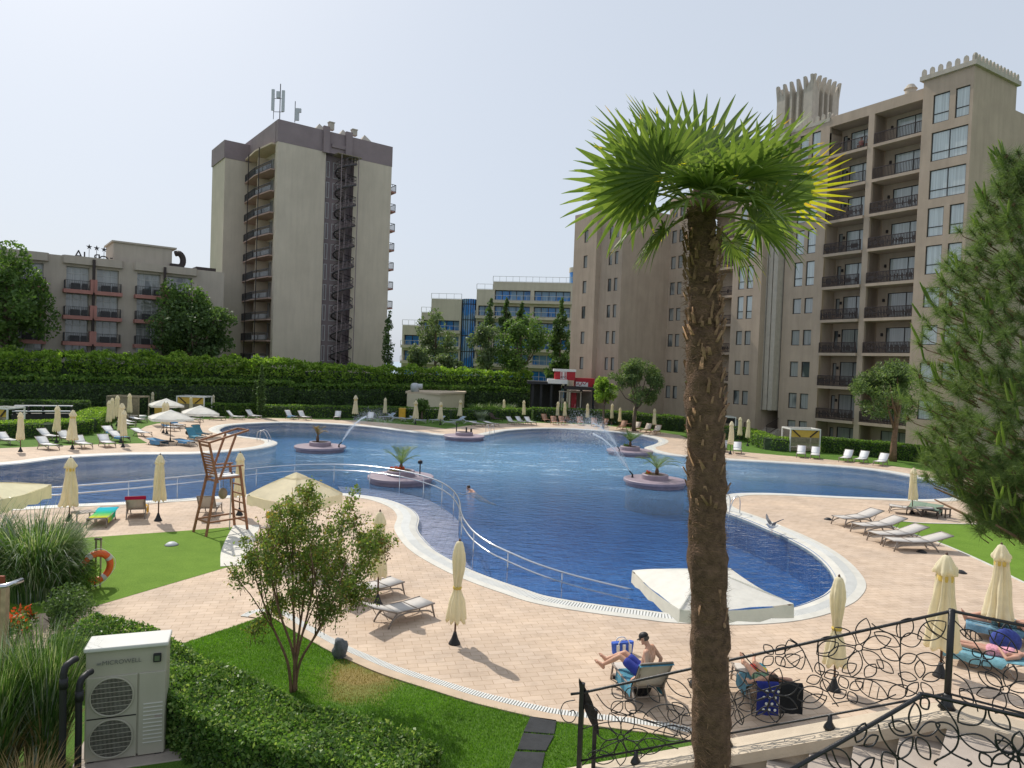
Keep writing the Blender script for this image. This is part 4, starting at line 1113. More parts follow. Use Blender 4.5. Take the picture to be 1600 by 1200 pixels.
# great two tier hedge across the back
bl = [at(-340, 545, 64), at(-120, 545, 67.5), at(100, 545, 72.5), at(300, 553, 80), at(470, 558, 85)]
br2 = [at(470, 558, 85.1), at(620, 564, 96), at(740, 568, 100), at(826, 572, 103)]
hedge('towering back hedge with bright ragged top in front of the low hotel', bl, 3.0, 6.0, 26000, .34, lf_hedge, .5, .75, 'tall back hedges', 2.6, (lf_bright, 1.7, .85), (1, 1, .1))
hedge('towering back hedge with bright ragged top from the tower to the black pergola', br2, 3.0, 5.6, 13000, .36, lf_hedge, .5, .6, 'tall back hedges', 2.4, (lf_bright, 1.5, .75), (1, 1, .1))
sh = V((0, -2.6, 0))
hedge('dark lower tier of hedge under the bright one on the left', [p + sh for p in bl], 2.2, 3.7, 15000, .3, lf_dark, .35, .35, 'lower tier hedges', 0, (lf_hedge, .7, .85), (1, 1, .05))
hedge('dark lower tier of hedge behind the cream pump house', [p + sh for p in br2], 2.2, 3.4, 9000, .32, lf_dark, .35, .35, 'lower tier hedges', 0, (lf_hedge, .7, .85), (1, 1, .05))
# clipped hedges
hedge('long low clipped hedge behind the far white loungers', [G(405, 652) + V((0, 1.2, 0)), G(500, 653.5) + V((0, 1.2, 0)), G(600, 655) + V((0, 1.6, 0)), G(700, 658) + V((0, 1.8, 0)), G(850, 655) + V((0, 1, 0))], 1.3, 1.35, 7000, .2, lf_hedge, .1, .1, 'clipped hedges by the far shore', faces=(1, 1, .1))
hedge('low clipped hedge left of the slim cypresses', [G(222, 657) + V((0, 6.5, 0)), G(300, 652) + V((0, 2.9, 0)), G(400, 651) + V((0, 1.5, 0))], 1.3, 1.3, 4500, .2, lf_hedge, .1, .1, 'clipped hedges by the far shore', faces=(1, 1, .1))
hedge('low clipped hedge behind the brown wooden loungers', [G(832, 658) + V((0, .9, 0)), G(900, 660) + V((0, .9, 0)), G(990, 667) + V((0, 1.2, 0)), G(1068, 676) + V((0, 1.2, 0))], 1.4, 1.6, 7500, .2, lf_dark, .12, .12, 'clipped hedges by the far shore', 0, (lf_hedge, .3, .6), (1, 1, .1))
hedge('bright clipped hedge behind the left loungers', [G(-160, 688), G(0, 683), G(70, 682), G(133, 677)], 2.0, 1.15, 8000, .13, lf_hedge, .1, .1, None, 0, (lf_bright, .2, .7), (1, 1, .1))
hedge('curved clipped hedge running back from the left loungers', [G(131, 676), G(146, 664), G(163, 657)], 2.0, 1.25, 6000, .15, lf_hedge, .12, .1, None, 0, (lf_bright, .2, .6))
hedge('dark clipped hedge under the tall hedge at the far left', [at(-200, 545, 60), at(0, 545, 63), at(140, 548, 65.5)], 1.2, 1.9, 6000, .22, lf_dark, .12, .12, None, 0, None, (1, 1, .1))
hedge('clipped hedge beside the three closed parasols on the right lawn', [G(1062, 668), G(1128, 684), G(1170, 688), G(1203, 703), G(1231, 705)], 1.3, 1.2, 7000, .15, lf_hedge, .1, .1, None, 0, (lf_bright, .2, .35))
hedge('clipped hedge at the foot of the hotel right of the yellow cabana', [G(1284, 706), G(1360, 713), G(1440, 722), G(1500, 731)], 1.3, 1.35, 7500, .15, lf_hedge, .1, .1, None, 0, None, (1, 1, .2))

# near hedge round the heat pump
nh = [(150, 962), (230, 975), (300, 1008), (360, 1045), (420, 1075), (490, 1098), (560, 1119), (620, 1134), (692, 1168)]
nl = catmull([G(x, y, .95) for x, y in nh], 3, False)
for q in nl: q.z = 0
nl2 = offset(nl, -0.62, False)
if (nl2[5] - V((0, 0, 0))).length > (nl[5]).length: nl2 = offset(nl, .62, False)
hedge('clipped glossy green hedge in the foreground beside the heat pump', nl2, 1.25, .95, 62000, .066, leafmat('near_hedge_leaf', (.055, .13, .03), (.17, .29, .07), .45, (.36, .44, .17), .4), .2, .2, None, 0, None, (1, 1, 1))

def blob_pts(clumps, N, gap=.35):
    wt = np.array([(c[3] * c[4] * c[5]) ** .62 for c in clumps]); wt = wt / wt.sum(); P_ = []
    for c, w_ in zip(clumps, wt):
        k = int(N * w_) + 1; d = nprnd.normal(size=(k, 3)); d /= np.linalg.norm(d, axis=1)[:, None]
        r_ = nprnd.uniform(0, 1, k) ** .42; q = d * r_[:, None]
        q = q * np.array(c[3:6]) + np.array(c[:3]); P_.append(q)
    P_ = np.concatenate(P_)
    keep = np.array([noise.noise((x * gap * 2, y * gap * 2, z * gap * 2)) > -.22 for x, y, z in P_])
    return P_[keep]
def tree(label, px, pyb, pyt, hw, Y, shape, mat, N, size, cat='tree', name='tree', group=None, bark=None, trunk=None, seed=0, lean=0.0, base_z=0.0, k=14):
    rs = random.Random(seed + int(px)); b = at(px, hor(px), Y); b.z = base_z
    zt_, zb_ = zat(px, pyt, Y), max(zat(px, pyb, Y), 0); w_ = hw * Y / FOC; H_ = zt_ - zb_; cz = (zt_ + zb_) / 2
    o = thing(name, label, cat, b, 0, group); cl = []
    if shape == 'round':
        for i in range(k):
            a = rs.uniform(0, 6.28); ph = math.acos(rs.uniform(-1, 1)); r_ = rs.uniform(.45, .85)
            s_ = rs.uniform(.28, .46); cl.append((w_ * r_ * math.sin(ph) * math.cos(a), w_ * r_ * math.sin(ph) * math.sin(a), cz + H_ * .5 * r_ * math.cos(ph), w_ * s_, w_ * s_, H_ * .5 * s_ * .9))
        cl.append((0, 0, cz, w_ * .6, w_ * .6, H_ * .33))
    elif shape == 'cone':
        for i in range(k):
            f = (i + .5) / k; rr = w_ * (1 - f) ** .8
            for j in range(3):
                a = rs.uniform(0, 6.28); q = rr * rs.uniform(.35, .75); cl.append((q * math.cos(a), q * math.sin(a), zb_ + H_ * f, rr * .5 + .15, rr * .5 + .15, H_ / k * .8))
    elif shape == 'column':
        for i in range(10):
            f = (i + .5) / 10; rr = w_ * (1.15 * math.sin(math.pi * (f * .82 + .16)) ** .7); cl.append((rs.uniform(-.1, .1) * w_, rs.uniform(-.1, .1) * w_, zb_ + H_ * f, rr, rr, H_ * .09))
    elif shape == 'umbrella':
        for i in range(k):
            a = rs.uniform(0, 6.28); q = math.sqrt(rs.random()) * .8; zz = cz + H_ * (.32 * (1 - q * q)) - H_ * .12 * rs.random()
            cl.append((w_ * q * math.cos(a), w_ * q * math.sin(a), zz, w_ * .36, w_ * .36, H_ * .26))
        for i in range(6):
            a = rs.uniform(0, 6.28); cl.append((w_ * .6 * math.cos(a), w_ * .6 * math.sin(a), cz - H_ * .2, w_ * .28, w_ * .28, H_ * .2))
    pts = blob_pts(cl, N)
    leaves('crown', pts, size, mat, o, .6 if mat is not lf_pine else .25, .3)
    tb = MB(); th = trunk if trunk else max(.12, w_ * .07); top = zb_ + H_ * (.75 if shape != 'umbrella' else .5)
    path = [(lean * (zz / max(top, .1)) ** 2, math.sin(zz) * .08, zz) for zz in [top * i / 6 for i in range(7)]]
    tb.tube(path, [th * (1.25 - .95 * i / 6) for i in range(7)], 8)
    if shape in ('round', 'umbrella'):
        for c in cl[:9]:
            s0 = top * rs.uniform(.4, .8); p0 = V((lean * (s0 / max(top, .1)) ** 2, 0, s0)); p1 = V(c[:3]); md = p0.lerp(p1, .5) + V((0, 0, -.1 * H_))
            tb.tube([p0, md, p1], [th * .5, th * .33, th * .12], 5)
    tb.build('trunk', bark or m_bark, o, True)
    return o
tree('large broad tree filling the left edge in front of the low hotel', 8, 562, 386, 62, 74, 'round', lf_tree, 9000, .42, seed=3, k=18)
tree('tall narrow leafy tree between the low hotel and the tower', 292, 572, 408, 40, 84.5, 'round', lf_tree, 7000, .4, seed=5)
tree('broad dark leafy tree at the left foot of the tower', 305, 568, 468, 66, 84, 'round', lf_dark, 7500, .4, seed=8, k=18)
tree('slender cypress hugging the right edge of the tower', 606, 580, 488, 9, 100, 'column', lf_dark, 1500, .35, name='cypress_tree')
tree('pale airy tree in front of the stepped hotel', 680, 582, 472, 32, 112, 'round', lf_grey, 4200, .42, seed=2)
tree('small pale tree at the left end of the stepped hotel', 652, 585, 530, 22, 108, 'round', lf_grey, 2200, .4, seed=2)
tree('small grey bush tree below the pale airy tree', 700, 590, 548, 24, 105, 'round', lf_grey, 2000, .4, seed=4)
tree('narrow dark cypress in front of the stepped hotel', 763, 530, 467, 8, 124, 'column', lf_dark, 1400, .4, name='cypress_tree')
tree('left of two pointed dark firs in front of the stepped hotel', 788, 520, 466, 15, 122, 'cone', lf_dark, 1800, .45, name='fir_tree')
tree('right of two pointed dark firs in front of the stepped hotel', 813, 520, 472, 15, 121, 'cone', lf_dark, 1800, .45, name='fir_tree')
tree('greyish green round tree left of the bright broad one', 762, 585, 502, 32, 108, 'round', lf_grey, 4200, .42, seed=12)
tree('broad green tree before the middle of the stepped hotel', 812, 590, 494, 48, 104, 'round', lf_tree, 7500, .42, seed=9, k=20)
tree('tall dark conifer against the end tower', 874, 590, 468, 28, 112, 'cone', lf_dark, 5500, .5, name='fir_tree', k=16)
tree('left of two slim clipped cypresses in front of the dark hedge', 400, 648, 596, 4, 78, 'column', lf_dark, 1500, .22, name='cypress_tree')
tree('right and taller of two slim clipped cypresses in front of the dark hedge', 409.5, 651, 571, 6, 76, 'column', lf_dark, 2200, .22, name='cypress_tree')
tree('round crowned pine beside the end tower above wooden loungers', 994, 642, 562, 40, 76, 'umbrella', lf_pine, 9500, .34, name='pine_tree', bark=m_bark, lean=.5)
tree('yellow green young tree between kiosk and round pine', 946, 636, 585, 22, 78, 'round', lf_bright, 2600, .3, seed=6)
tree('dark tree mostly hidden behind the palm trunk', 1104, 645, 560, 33, 74, 'round', lf_tree, 4200, .34, seed=7)
tree('small rounded pine in front of the hotel balconies', 1402, 668, 566, 60, 57, 'umbrella', lf_pine, 14000, .3, name='pine_tree', bark=m_barkr, lean=.4, trunk=.24, k=20)
sb_ = tree('round ivy like shrub against the cream pump house', 662, 648, 617, 14, 80, 'round', lf_tree, 1800, .22, 'shrub', 'shrub', seed=3)

def grass_clump(label, base, Rr, hgt, N, wid, mat, name='ornamental_grass', cat='grass plant', droop=.6, mat2=None, dry=None, segs=6, group=None):
    o = thing(name, label, cat, base, 0, group)
    def mk(nm, n_, mt, hs, dr):
        co = []
        for _ in range(n_):
            a = rnd.uniform(0, 6.28); r0_ = Rr * .35 * math.sqrt(rnd.random()); az = a + rnd.gauss(0, .5); h = hgt * hs * rnd.uniform(.55, 1.1)
            sp_ = rnd.uniform(.15, 1.0) * Rr; dd = dr * rnd.uniform(.3, 1.2); p = V((r0_ * math.cos(a), r0_ * math.sin(a), 0)); prev = None; sd = V((-math.sin(az), math.cos(az), 0))
            for i in range(segs + 1):
                f = i / segs; q = p + V((math.cos(az), math.sin(az), 0)) * sp_ * f ** 1.7 + V((0, 0, h * (f - dd * f ** 3.2 * .75)))
                ww = wid * (1 - f ** 2.2 * .95)
                cur = (q - sd * ww / 2, q + sd * ww / 2)
                if prev: co += [prev[0], prev[1], cur[1], cur[0]]
                prev = cur
        return rawmesh(nm, np.array([tuple(q) for q in co]), 4, mt, o)
    mk('blades', N, mat, 1, droop)
    if mat2: mk('pale_blades', N // 9, mat2, 1.05, droop * .8)
    if dry: mk('dry_blades', dry, lf_straw, .55, droop * 1.2)
    return o
for label, px, py, Rr, hgt, N in [('big arching green grass clump by the life ring at the left edge', 56, 935, 1.55, 3.0, 2100), ('arching grass clump cut by the left edge behind the metal arm', -30, 925, 1.5, 2.9, 1500), ('arching green grass clump just left of the life ring post', 96, 914, .85, 2.3, 1100)]:
    grass_clump(label, G(px, py), Rr, hgt, N, .028, lf_reed, droop=.85, mat2=lf_silver, group='arching grasses by the life ring')
for label, px, py, Rr, hgt, N, dry in [('tall upright reed clump left of the heat pump', 70, 1190, .75, 2.45, 1200, 160), ('upright reed clump with straw base in the bottom left corner', -10, 1215, .85, 2.4, 1200, 350)]:
    grass_clump(label, G(px, py), Rr, hgt, N, .021, lf_reed, droop=.3, mat2=lf_silver, dry=dry, group='upright reeds by the heat pump')
grass_clump('low bleached straw tuft at the bottom left', G(40, 1290), .7, 1.1, 500, .014, lf_straw, droop=.5)
for k, (px, py, lb) in enumerate([(742, 656, 'left'), (768, 656, 'middle'), (792, 656, 'right')]):
    grass_clump('fine green reed clump right of the pump house, %s of three' % lb, G(px, 649) , 1.6, 2.0, 500, .06, lf_reed, droop=.5, segs=4, group='reed clumps by the pump house')
for px, py, lb in [(738, 655, 'silver spiky bush with upright leaves left of the dark lounger'), (752, 657, 'wide silver spiky bush beside the flat white loungers')]:
    grass_clump(lb, G(px, py), 1.2, 1.4, 420, .06, lf_silver, 'silver_bush', 'bush', droop=.5, segs=4, group='silver bushes on the far shore')
# shrub under the life ring and red flowers
def bush(label, px, py, r_, h, N, size, mat, name='shrub', cat='shrub', mat2=None, z=0.0):
    b = G(px, py, z); o = thing(name, label, cat, b); cl = []
    for i in range(9):
        a = rnd.uniform(0, 6.28); q = r_ * rnd.uniform(.2, .7); cl.append((q * math.cos(a), q * math.sin(a), h * rnd.uniform(.35, .75), r_ * .45, r_ * .45, h * .32))
    leaves('foliage', blob_pts(cl, N), size, mat, o, .6, .3)
    if mat2:
        pts = blob_pts(cl, max(60, N // 8)); pts[:, 2] += .12 * h; leaves('flowers', pts, size * 1.3, mat2, o, .8, .5)
    st = MB()
    for i in range(7): c = cl[i]; st.tube([(0, 0, 0), (c[0] * .5, c[1] * .5, c[2] * .5), c[:3]], [.02, .015, .006], 5)
    st.build('stems_or_core', m_bark, o)
    return o
bush('dark leafy shrub at the foot of the life ring post', 118, 930, .9, 1.2, 4500, .075, lf_hedge)
bush('dark low shrub in shade below the arching grass', 95, 985, 1.0, 1.0, 4500, .07, lf_dark)
bush('red flowering plant among the reeds at the left edge', 22, 1010, .4, .8, 700, .08, lf_reed, 'flowering_plant', 'plant', lf_red)
bush('red flowering plant behind the reeds near the path', 42, 990, .3, .7, 400, .08, lf_reed, 'flowering_plant', 'plant', lf_red)

# ---------------------------------------------------------------- crape myrtle in the lawn
cb = G(459, 1080); CM = thing('crape_myrtle_tree', 'small multi stemmed tree with green and bronze leaves on the near lawn', 'tree', cb)
zs = lambda py: zat(460, py, cb.y)
def cx_(px): return at(px, 900, cb.y).x - cb.x
st = MB(); rs = random.Random(4); tips = []
stems_or_core = [((405, 905), 3), ((430, 870), 3), ((470, 860), 3), ((500, 880), 3), ((540, 905), 3), ((450, 840), 3)]
for (ex, ey), kk in stems_or_core:
    p0 = V((rs.uniform(-.06, .06), rs.uniform(-.06, .06), -.05)); p3 = V((cx_(ex), rs.uniform(-.8, .8), zs(ey))); p1 = p0 + V((p3.x * .12, p3.y * .15, p3.z * .3)); p2 = p0.lerp(p3, .6) + V((0, 0, .1))
    pp = catmull([p0, p1, p2, p3], 4, False); st.tube(pp, [.036 - .024 * i / (len(pp) - 1) for i in range(len(pp))], 7)
    for j in range(4):
        s0 = pp[rs.randint(6, len(pp) - 1)]; e = p3 + V((rs.uniform(-.5, .5), rs.uniform(-.6, .6), rs.uniform(.0, .9))); st.tube([s0, s0.lerp(e, .5) + V((0, 0, .08)), e], [.015, .01, .005], 5); tips.append(e)
stt = MB()
outl = [(372, 880), (395, 850), (420, 830), (440, 800), (480, 770), (470, 800), (500, 820), (545, 800), (560, 835), (590, 850), (600, 845), (575, 880), (540, 900), (560, 930), (520, 950), (470, 930), (430, 940), (400, 965), (410, 900), (460, 870), (500, 880), (440, 890), (520, 870), (395, 885), (480, 900), (530, 930), (420, 860), (555, 905), (500, 850), (455, 830), (430, 850), (520, 900)]
pts = []
for px, py in outl:
    for j in range(6):
        c = V((cx_(482 + (px - 482) * .84) + rs.gauss(0, .1), rs.gauss(0, .42), zs(py) - .16 + rs.gauss(0, .12))); d = V((rs.gauss(0, .35) + (px - 480) / 500, rs.gauss(0, .4), rs.uniform(.6, 1.2))).normalized(); L = rs.uniform(.18, .45)
        for q in range(140 if rs.random() < .8 else 60):
            f = rs.random(); w_ = .125 * (1.05 - f * .75); pts.append(tuple(c + d * L * f + V((rs.gauss(0, w_), rs.gauss(0, w_), rs.gauss(0, w_ * .8)))))
        stt.tube([c - d * .1 + V((0, 0, -.12)), c + d * L * .5, c + d * L], [.006, .004, .002], 4)
st.add(stt.v, stt.f); st.build('trunk', m_barkr, CM, True)
leaves('crown', np.array(pts), .064, lf_myrtle, CM, .52, .3)
tw = []
for px, py, n_ in [(480, 752, 60), (472, 765, 60), (545, 790, 60), (555, 800, 60), (596, 838, 50), (604, 845, 40), (365, 880, 50), (420, 815, 50), (510, 790, 40), (430, 795, 40)]:
    for i in range(n_): f = rnd.random(); tw.append((cx_(px) + rnd.gauss(0, .05), rnd.gauss(0, .1), zs(py) - f * .45 + rnd.gauss(0, .03)))
leaves('bronze_leaves', np.array(tw), .055, leafmat('bronze_leaf', (.12, .06, .03), (.2, .13, .04), .35), CM, .5, .6)

# ---------------------------------------------------------------- big pine at the right edge
pb = V((6.45, 8.2, 0)); PT = thing('pine_tree', 'big bushy pine with long needles and pale candles filling the right edge', 'tree', pb)
Yp = 7.6
prof = [(1612, 205), (1585, 255), (1560, 310), (1528, 365), (1500, 420), (1475, 480), (1468, 540), (1458, 600), (1452, 650), (1458, 700), (1482, 745), (1512, 775), (1535, 810), (1568, 845)]
tk = MB(); tk.tube([(0, 0, z) for z in np.linspace(0, 10.2, 9)], [.16 - .014 * i for i in range(9)], 10)
co = []; cand = []; rs = random.Random(21); twigs = MB()
def tuft(c, d, L, n_):
    d = V(d).normalized()
    for _ in range(n_):
        r_ = V((rs.gauss(0, 1), rs.gauss(0, 1), rs.gauss(0, 1))); dd = (d * rs.uniform(.2, .7) + r_.normalized() * .8).normalized(); b = c - d * rs.uniform(0, .1)
        ll = L * rs.uniform(.7, 1.15); sd = dd.cross(V((rs.gauss(0, 1), rs.gauss(0, 1), .3))).normalized() * .0022
        co.extend([b - sd, b + sd, b + dd * ll + V((0, 0, -.02))])
for i in range(1900):
    f = rs.random() ** .9; k = f * (len(prof) - 1); j = min(int(k), len(prof) - 2); g_ = k - j
    ex, ey = prof[j][0] + (prof[j + 1][0] - prof[j][0]) * g_, prof[j][1] + (prof[j + 1][1] - prof[j][1]) * g_
    z = zat(ex, ey, Yp); xe = at(ex, ey, Yp).x + .08 - pb.x; rad = max(.15, -xe)          # radius of the crown at this height
    a = rs.uniform(0, 6.28) if rs.random() < .35 else rs.uniform(math.pi * .75, math.pi * 1.75)
    q = rad * (rs.random() ** .45) * rs.uniform(.76, .95)
    tip = V((q * math.cos(a), q * math.sin(a) * .9, z + rs.uniform(-.12, .1))); dr = V((math.cos(a) * .6, math.sin(a) * .6, rs.uniform(.4, 1.0)))
    tuft(tip, dr, .165, 115)
    if q > rad * .55: 
        s0 = V((q * .82 * math.cos(a), q * .82 * math.sin(a) * .9, tip.z - .16)); twigs.tube([s0, s0.lerp(tip, .6) + V((0, 0, -.04)), tip], [.007, .005, .003], 4)
        if rs.random() < .25: twigs.ell(tip - dr.normalized() * .05, (.022, .022, .03), 7, 5)
        if rs.random() < .3 and q > rad * .75:
            for c_k in range(rs.randint(1, 3)):
                cand.append((tip + V((rs.gauss(0, .025), rs.gauss(0, .025), 0)), V((math.cos(a) * .35 + rs.gauss(0, .2), math.sin(a) * .35 + rs.gauss(0, .2), 1)).normalized(), rs.uniform(.1, .27)))
for z in np.linspace(4.8, 9.6, 22):
    for a in (rs.uniform(0, 6.28), rs.uniform(2.4, 5.5)):
        r_ = 1.0 if z < 7 else .5 if z < 8.4 else .2; tk.tube([(0, 0, z), (r_ * .6 * math.cos(a), r_ * .6 * math.sin(a), z + .1), (r_ * 1.25 * math.cos(a), r_ * 1.25 * math.sin(a), z + .35)], [.035, .025, .01], 5)
rawmesh('crown', np.array([tuple(p) for p in co]), 3, lf_pine, PT); twigs.build('twigs', m_barkr, PT); tk.build('trunk', m_barkr, PT, True)
cb_ = MB(); sp_co = []
for p, d, L in cand:
    cb_.tube([p, p + d * L * .6, p + d * L], [.012, .014, .006], 6)
    for _ in range(26): b = p + d * L * rs.random(); r_ = V((rs.gauss(0, 1), rs.gauss(0, 1), rs.gauss(0, 1))).normalized(); dd = (d * .9 + r_ * .5).normalized(); sd = dd.cross(r_).normalized() * .003; sp_co.extend([b - sd, b + sd, b + dd * .05])
for i in range(0, len(sp_co), 3): cb_.add(sp_co[i:i + 3], [(0, 1, 2)])
cb_.build('candles', lf_candle, PT)

# ---------------------------------------------------------------- fan palm
pb1, pb2 = at(1111, 1160, 6.0), at(1096, 400, 6.0); PB = V((pb1.x + (pb1.x - pb2.x) * pb1.z / (pb2.z - pb1.z), 6.0, 0)); PALM = thing('fan_palm_tree', 'tall fan palm with shaggy brown trunk in the foreground', 'palm tree', PB)
ztop = zat(1098, 335, 6.0); topx = at(1096, 335, 6.0).x - PB.x
def tx(z): f = z / ztop; return topx * f
m_fib = M('palm_fibre', (.145, .086, .056), .95, .45, 14, 1.0, 60)
m_stub = M('palm_stub', (.33, .2, .115), .85, .45, 10, .4, 60)
tb = MB(); rs = random.Random(9); NZ = 240; nk = 26; vs = []; fs = []
for i in range(NZ + 1):
    z = ztop * i / NZ
    rr = .138 + .02 * math.sin(z * 9.0) * .4 + (.02 if z < ztop - 1 else 0) - .03 * max(0, (z - ztop + 1.6) / 1.6) + .03 * max(0, 1 - z / .6)
    for k in range(nk):
        a = 2 * math.pi * k / nk; q = rr * (1 + .14 * noise.noise((math.cos(a) * 1.6, math.sin(a) * 1.6, z * 8.5)) + .09 * noise.noise((math.cos(a) * 2.2, math.sin(a) * 2.2, z * 3.5)) + .07 * noise.noise((math.cos(a) * 7, math.sin(a) * 7, z * 14)))
        vs.append((tx(z) + q * math.cos(a), q * math.sin(a), z))
for i in range(NZ):
    for k in range(nk): fs.append((i * nk + k, i * nk + (k + 1) % nk, (i + 1) * nk + (k + 1) % nk, (i + 1) * nk + k))
tb.add(vs, fs)
co = []
for _ in range(13000):
    z = ztop * rs.random() * 1.02; a = rs.uniform(0, 6.28); r_ = .142 + rs.uniform(-.02, .012); horiz = rs.random() < .7
    p = V((tx(z) + r_ * math.cos(a), r_ * math.sin(a), z)); tg = V((-math.sin(a), math.cos(a), 0)); nn = V((math.cos(a), math.sin(a), 0))
    L = rs.uniform(.04, .13); d = (tg * rs.choice((-1, 1)) + nn * rs.uniform(-.1, .45) + V((0, 0, rs.gauss(0, .45)))) if horiz else (nn * rs.uniform(.1, .6) + V((0, 0, rs.choice((-1, 1)))) + tg * rs.gauss(0, .4))
    d.normalize(); w_ = V((0, 0, 1)).cross(d); w_ = w_.normalized() if w_.length > .1 else tg; w_ = (w_ * .3 + V((0, 0, 1))).normalized() * .0022
    co += [p - w_, p + w_, p + d * L + nn * .012]
rawmesh('fibre', np.array([tuple(p) for p in co]), 3, M('loose_fibre', (.23, .135, .08), .95, .5, 12), PALM)
sb = MB()
for i in range(420):
    z = ztop - .2 - (ztop * .8) * (rs.random() ** 1.35); a = rs.uniform(0, 6.28); r_ = .138; p = V((tx(z) + r_ * math.cos(a), r_ * math.sin(a), z)); nn = V((math.cos(a), math.sin(a), 0)); tg = V((-math.sin(a), math.cos(a), 0))
    dense = z > ztop - 2.6
    if not dense and rs.random() < .55: continue
    L = rs.uniform(.05, .13) * (1 if dense else 1.2); d = (V((0, 0, 1)) + nn * (rs.uniform(.1, .55) if dense else rs.uniform(.0, .12)) + tg * rs.gauss(0, .25)).normalized(); w_ = rs.uniform(.009, .02)
    q = p + d * L
    for s2 in (0, .007): sb.add([p - tg * w_ + nn * s2, p + tg * w_ + nn * s2, q + tg * w_ * .6 + nn * s2, q - tg * w_ * .6 + nn * s2], [(0, 1, 2, 3)])
    sb.add([p - tg * w_, p - tg * w_ + nn * .012, q - tg * w_ * .6 + nn * .012, q - tg * w_ * .6, p + tg * w_, p + tg * w_ + nn * .012, q + tg * w_ * .6 + nn * .012, q + tg * w_ * .6], [(0, 1, 2, 3), (4, 5, 6, 7), (3, 2, 6, 7), (1, 5, 6, 2)])
tb.lathe([(.125, ztop - .03), (.125, ztop + .05), (.1, ztop + .15), (.06, ztop + .27), (.01, ztop + .33)], 20, (topx, 0, 0)); tb.add(sb.v, sb.f, 1); tb.build('trunk', [m_fib, m_stub], PALM, True)
def frond(az, el, pet, fan, droop, tipcol=False, spread=150, tilt=0.0, nseg=44, fold=.5):
    """one fan leaf: bowed petiole, pleated half-disc of pointed segments"""
    f_ = MB(); st_ = V((tx(ztop) + .05 * math.cos(az), .05 * math.sin(az), ztop + .06 + rs.uniform(-.12, .05))); d = V((math.cos(az) * math.cos(el), math.sin(az) * math.cos(el), math.sin(el)))
    h = st_ + d * pet + V((0, 0, -.12 * droop * pet)); md = st_.lerp(h, .5) + V((0, 0, .05 * pet))
    pp = catmull([st_, md, h], 4, False); f_.tube(pp, [.014 - .006 * i / (len(pp) - 1) for i in range(len(pp))], 6, mi=1)
    ax = (pp[-1] - pp[-2]).normalized(); ax = (ax + V((0, 0, -.25 * droop))).normalized()
    sd = ax.cross(V((0, 0, 1))); sd = sd.normalized() if sd.length > .05 else V((1, 0, 0)); nn = sd.cross(ax).normalized()
    Mr = Matrix.Rotation(tilt, 3, ax); sd, nn = Mr @ sd, Mr @ nn
    for k in range(nseg):
        u = (k + .5) / nseg * 2 - 1; th = u * R(spread); L = fan * (1 - .22 * abs(u) ** 2) * rs.uniform(.93, 1.05)
        sdir = (ax * math.cos(th) + sd * math.sin(th) + nn * (fold * .28 * (1 - math.cos(th)) + .02)).normalized(); wdir = (sd * math.cos(th) - ax * math.sin(th)).normalized(); pn = sdir.cross(wdir).normalized()
        hw_ = R(spread) / nseg * 1.0; prev = None; bend = droop * rs.uniform(.5, 1.3) * (1.7 if rs.random() < .12 else 1)
        for i, s_ in enumerate((0.04, .22, .44, .68, .88, 1.0)):
            r_ = L * s_; wd = min(r_ * hw_, L * .44 * hw_) * (1 if s_ <= .44 else (1 - ((s_ - .44) / .56) ** 1.8) * .9 + .06)
            g_ = max(0, s_ - .35); c = h + sdir * r_ + V((0, 0, -bend * L * .75 * g_ ** 2)) + sdir * (-bend * .25 * L * g_ ** 2); e = pn * (wd * .55)
            cur = [c - wdir * wd + e, c, c + wdir * wd + e]
            if prev:
                mi = 2 if (tipcol and s_ > (.5 + .25 * rs.random())) or (s_ >= 1.0 and rs.random() < .14) else 0
                f_.quad(prev[0], prev[1], cur[1], cur[0], mi); f_.quad(prev[1], prev[2], cur[2], cur[1], mi)
            prev = cur
    return f_.build('frond', [lf_palm, m_palmstem, lf_palmtip], PALM)
m_palmstem = M('palm_stem', (.22, .24, .05), .5, .2, 6)
# (azimuth deg seen from above, 0 = right, 90 = away), elevation, petiole, fan radius, droop, yellow tips, roll
for az, el, pet, fan, dr, tp, ti in [
    (85, 72, .55, .9, .1, 0, 0), (122, 56, .6, .88, .14, 0, .3), (56, 56, .6, .88, .14, 0, -.3), (165, 40, .62, .86, .2, 0, .3), (15, 46, .62, .86, .2, 0, -.3),
    (204, 34, .58, .8, .35, 0, .5), (340, 36, .58, .8, .3, 0, -.4), (180, 6, .6, .78, .4, 0, .8), (172, 20, .6, .78, .25, 0, .7),
    (2, 14, .78, .78, .1, 1, -1.1), (12, 0, .55, .64, .5, 0, -.6), (208, -14, .45, .6, .9, 0, .3), (242, 0, .42, .6, 1.0, 0, .2), (303, -4, .42, .6, 1.0, 0, -.2), (333, -14, .45, .6, 1.0, 0, -.3),
    (276, 4, .36, .6, .5, 0, .1), (262, 16, .4, .66, .4, 0, -.2), (298, 16, .44, .66, .4, 0, .2), (284, 30, .52, .82, .3, 0, .1),  (160, -32, .36, .46, 1.0, 0, 0), (20, -34, .36, .46, 1.0, 0, 0), (185, -40, .34, .42, 1.0, 0, 0)]:
    frond(R(az), R(min(el + 6, 78)), pet * .88 * rs.uniform(.93, 1.05), fan * .87, dr * .85, bool(tp), 48 if tp else rs.uniform(112, 138), ti + rs.gauss(0, .15), rs.randint(23, 28) if not tp else 16)
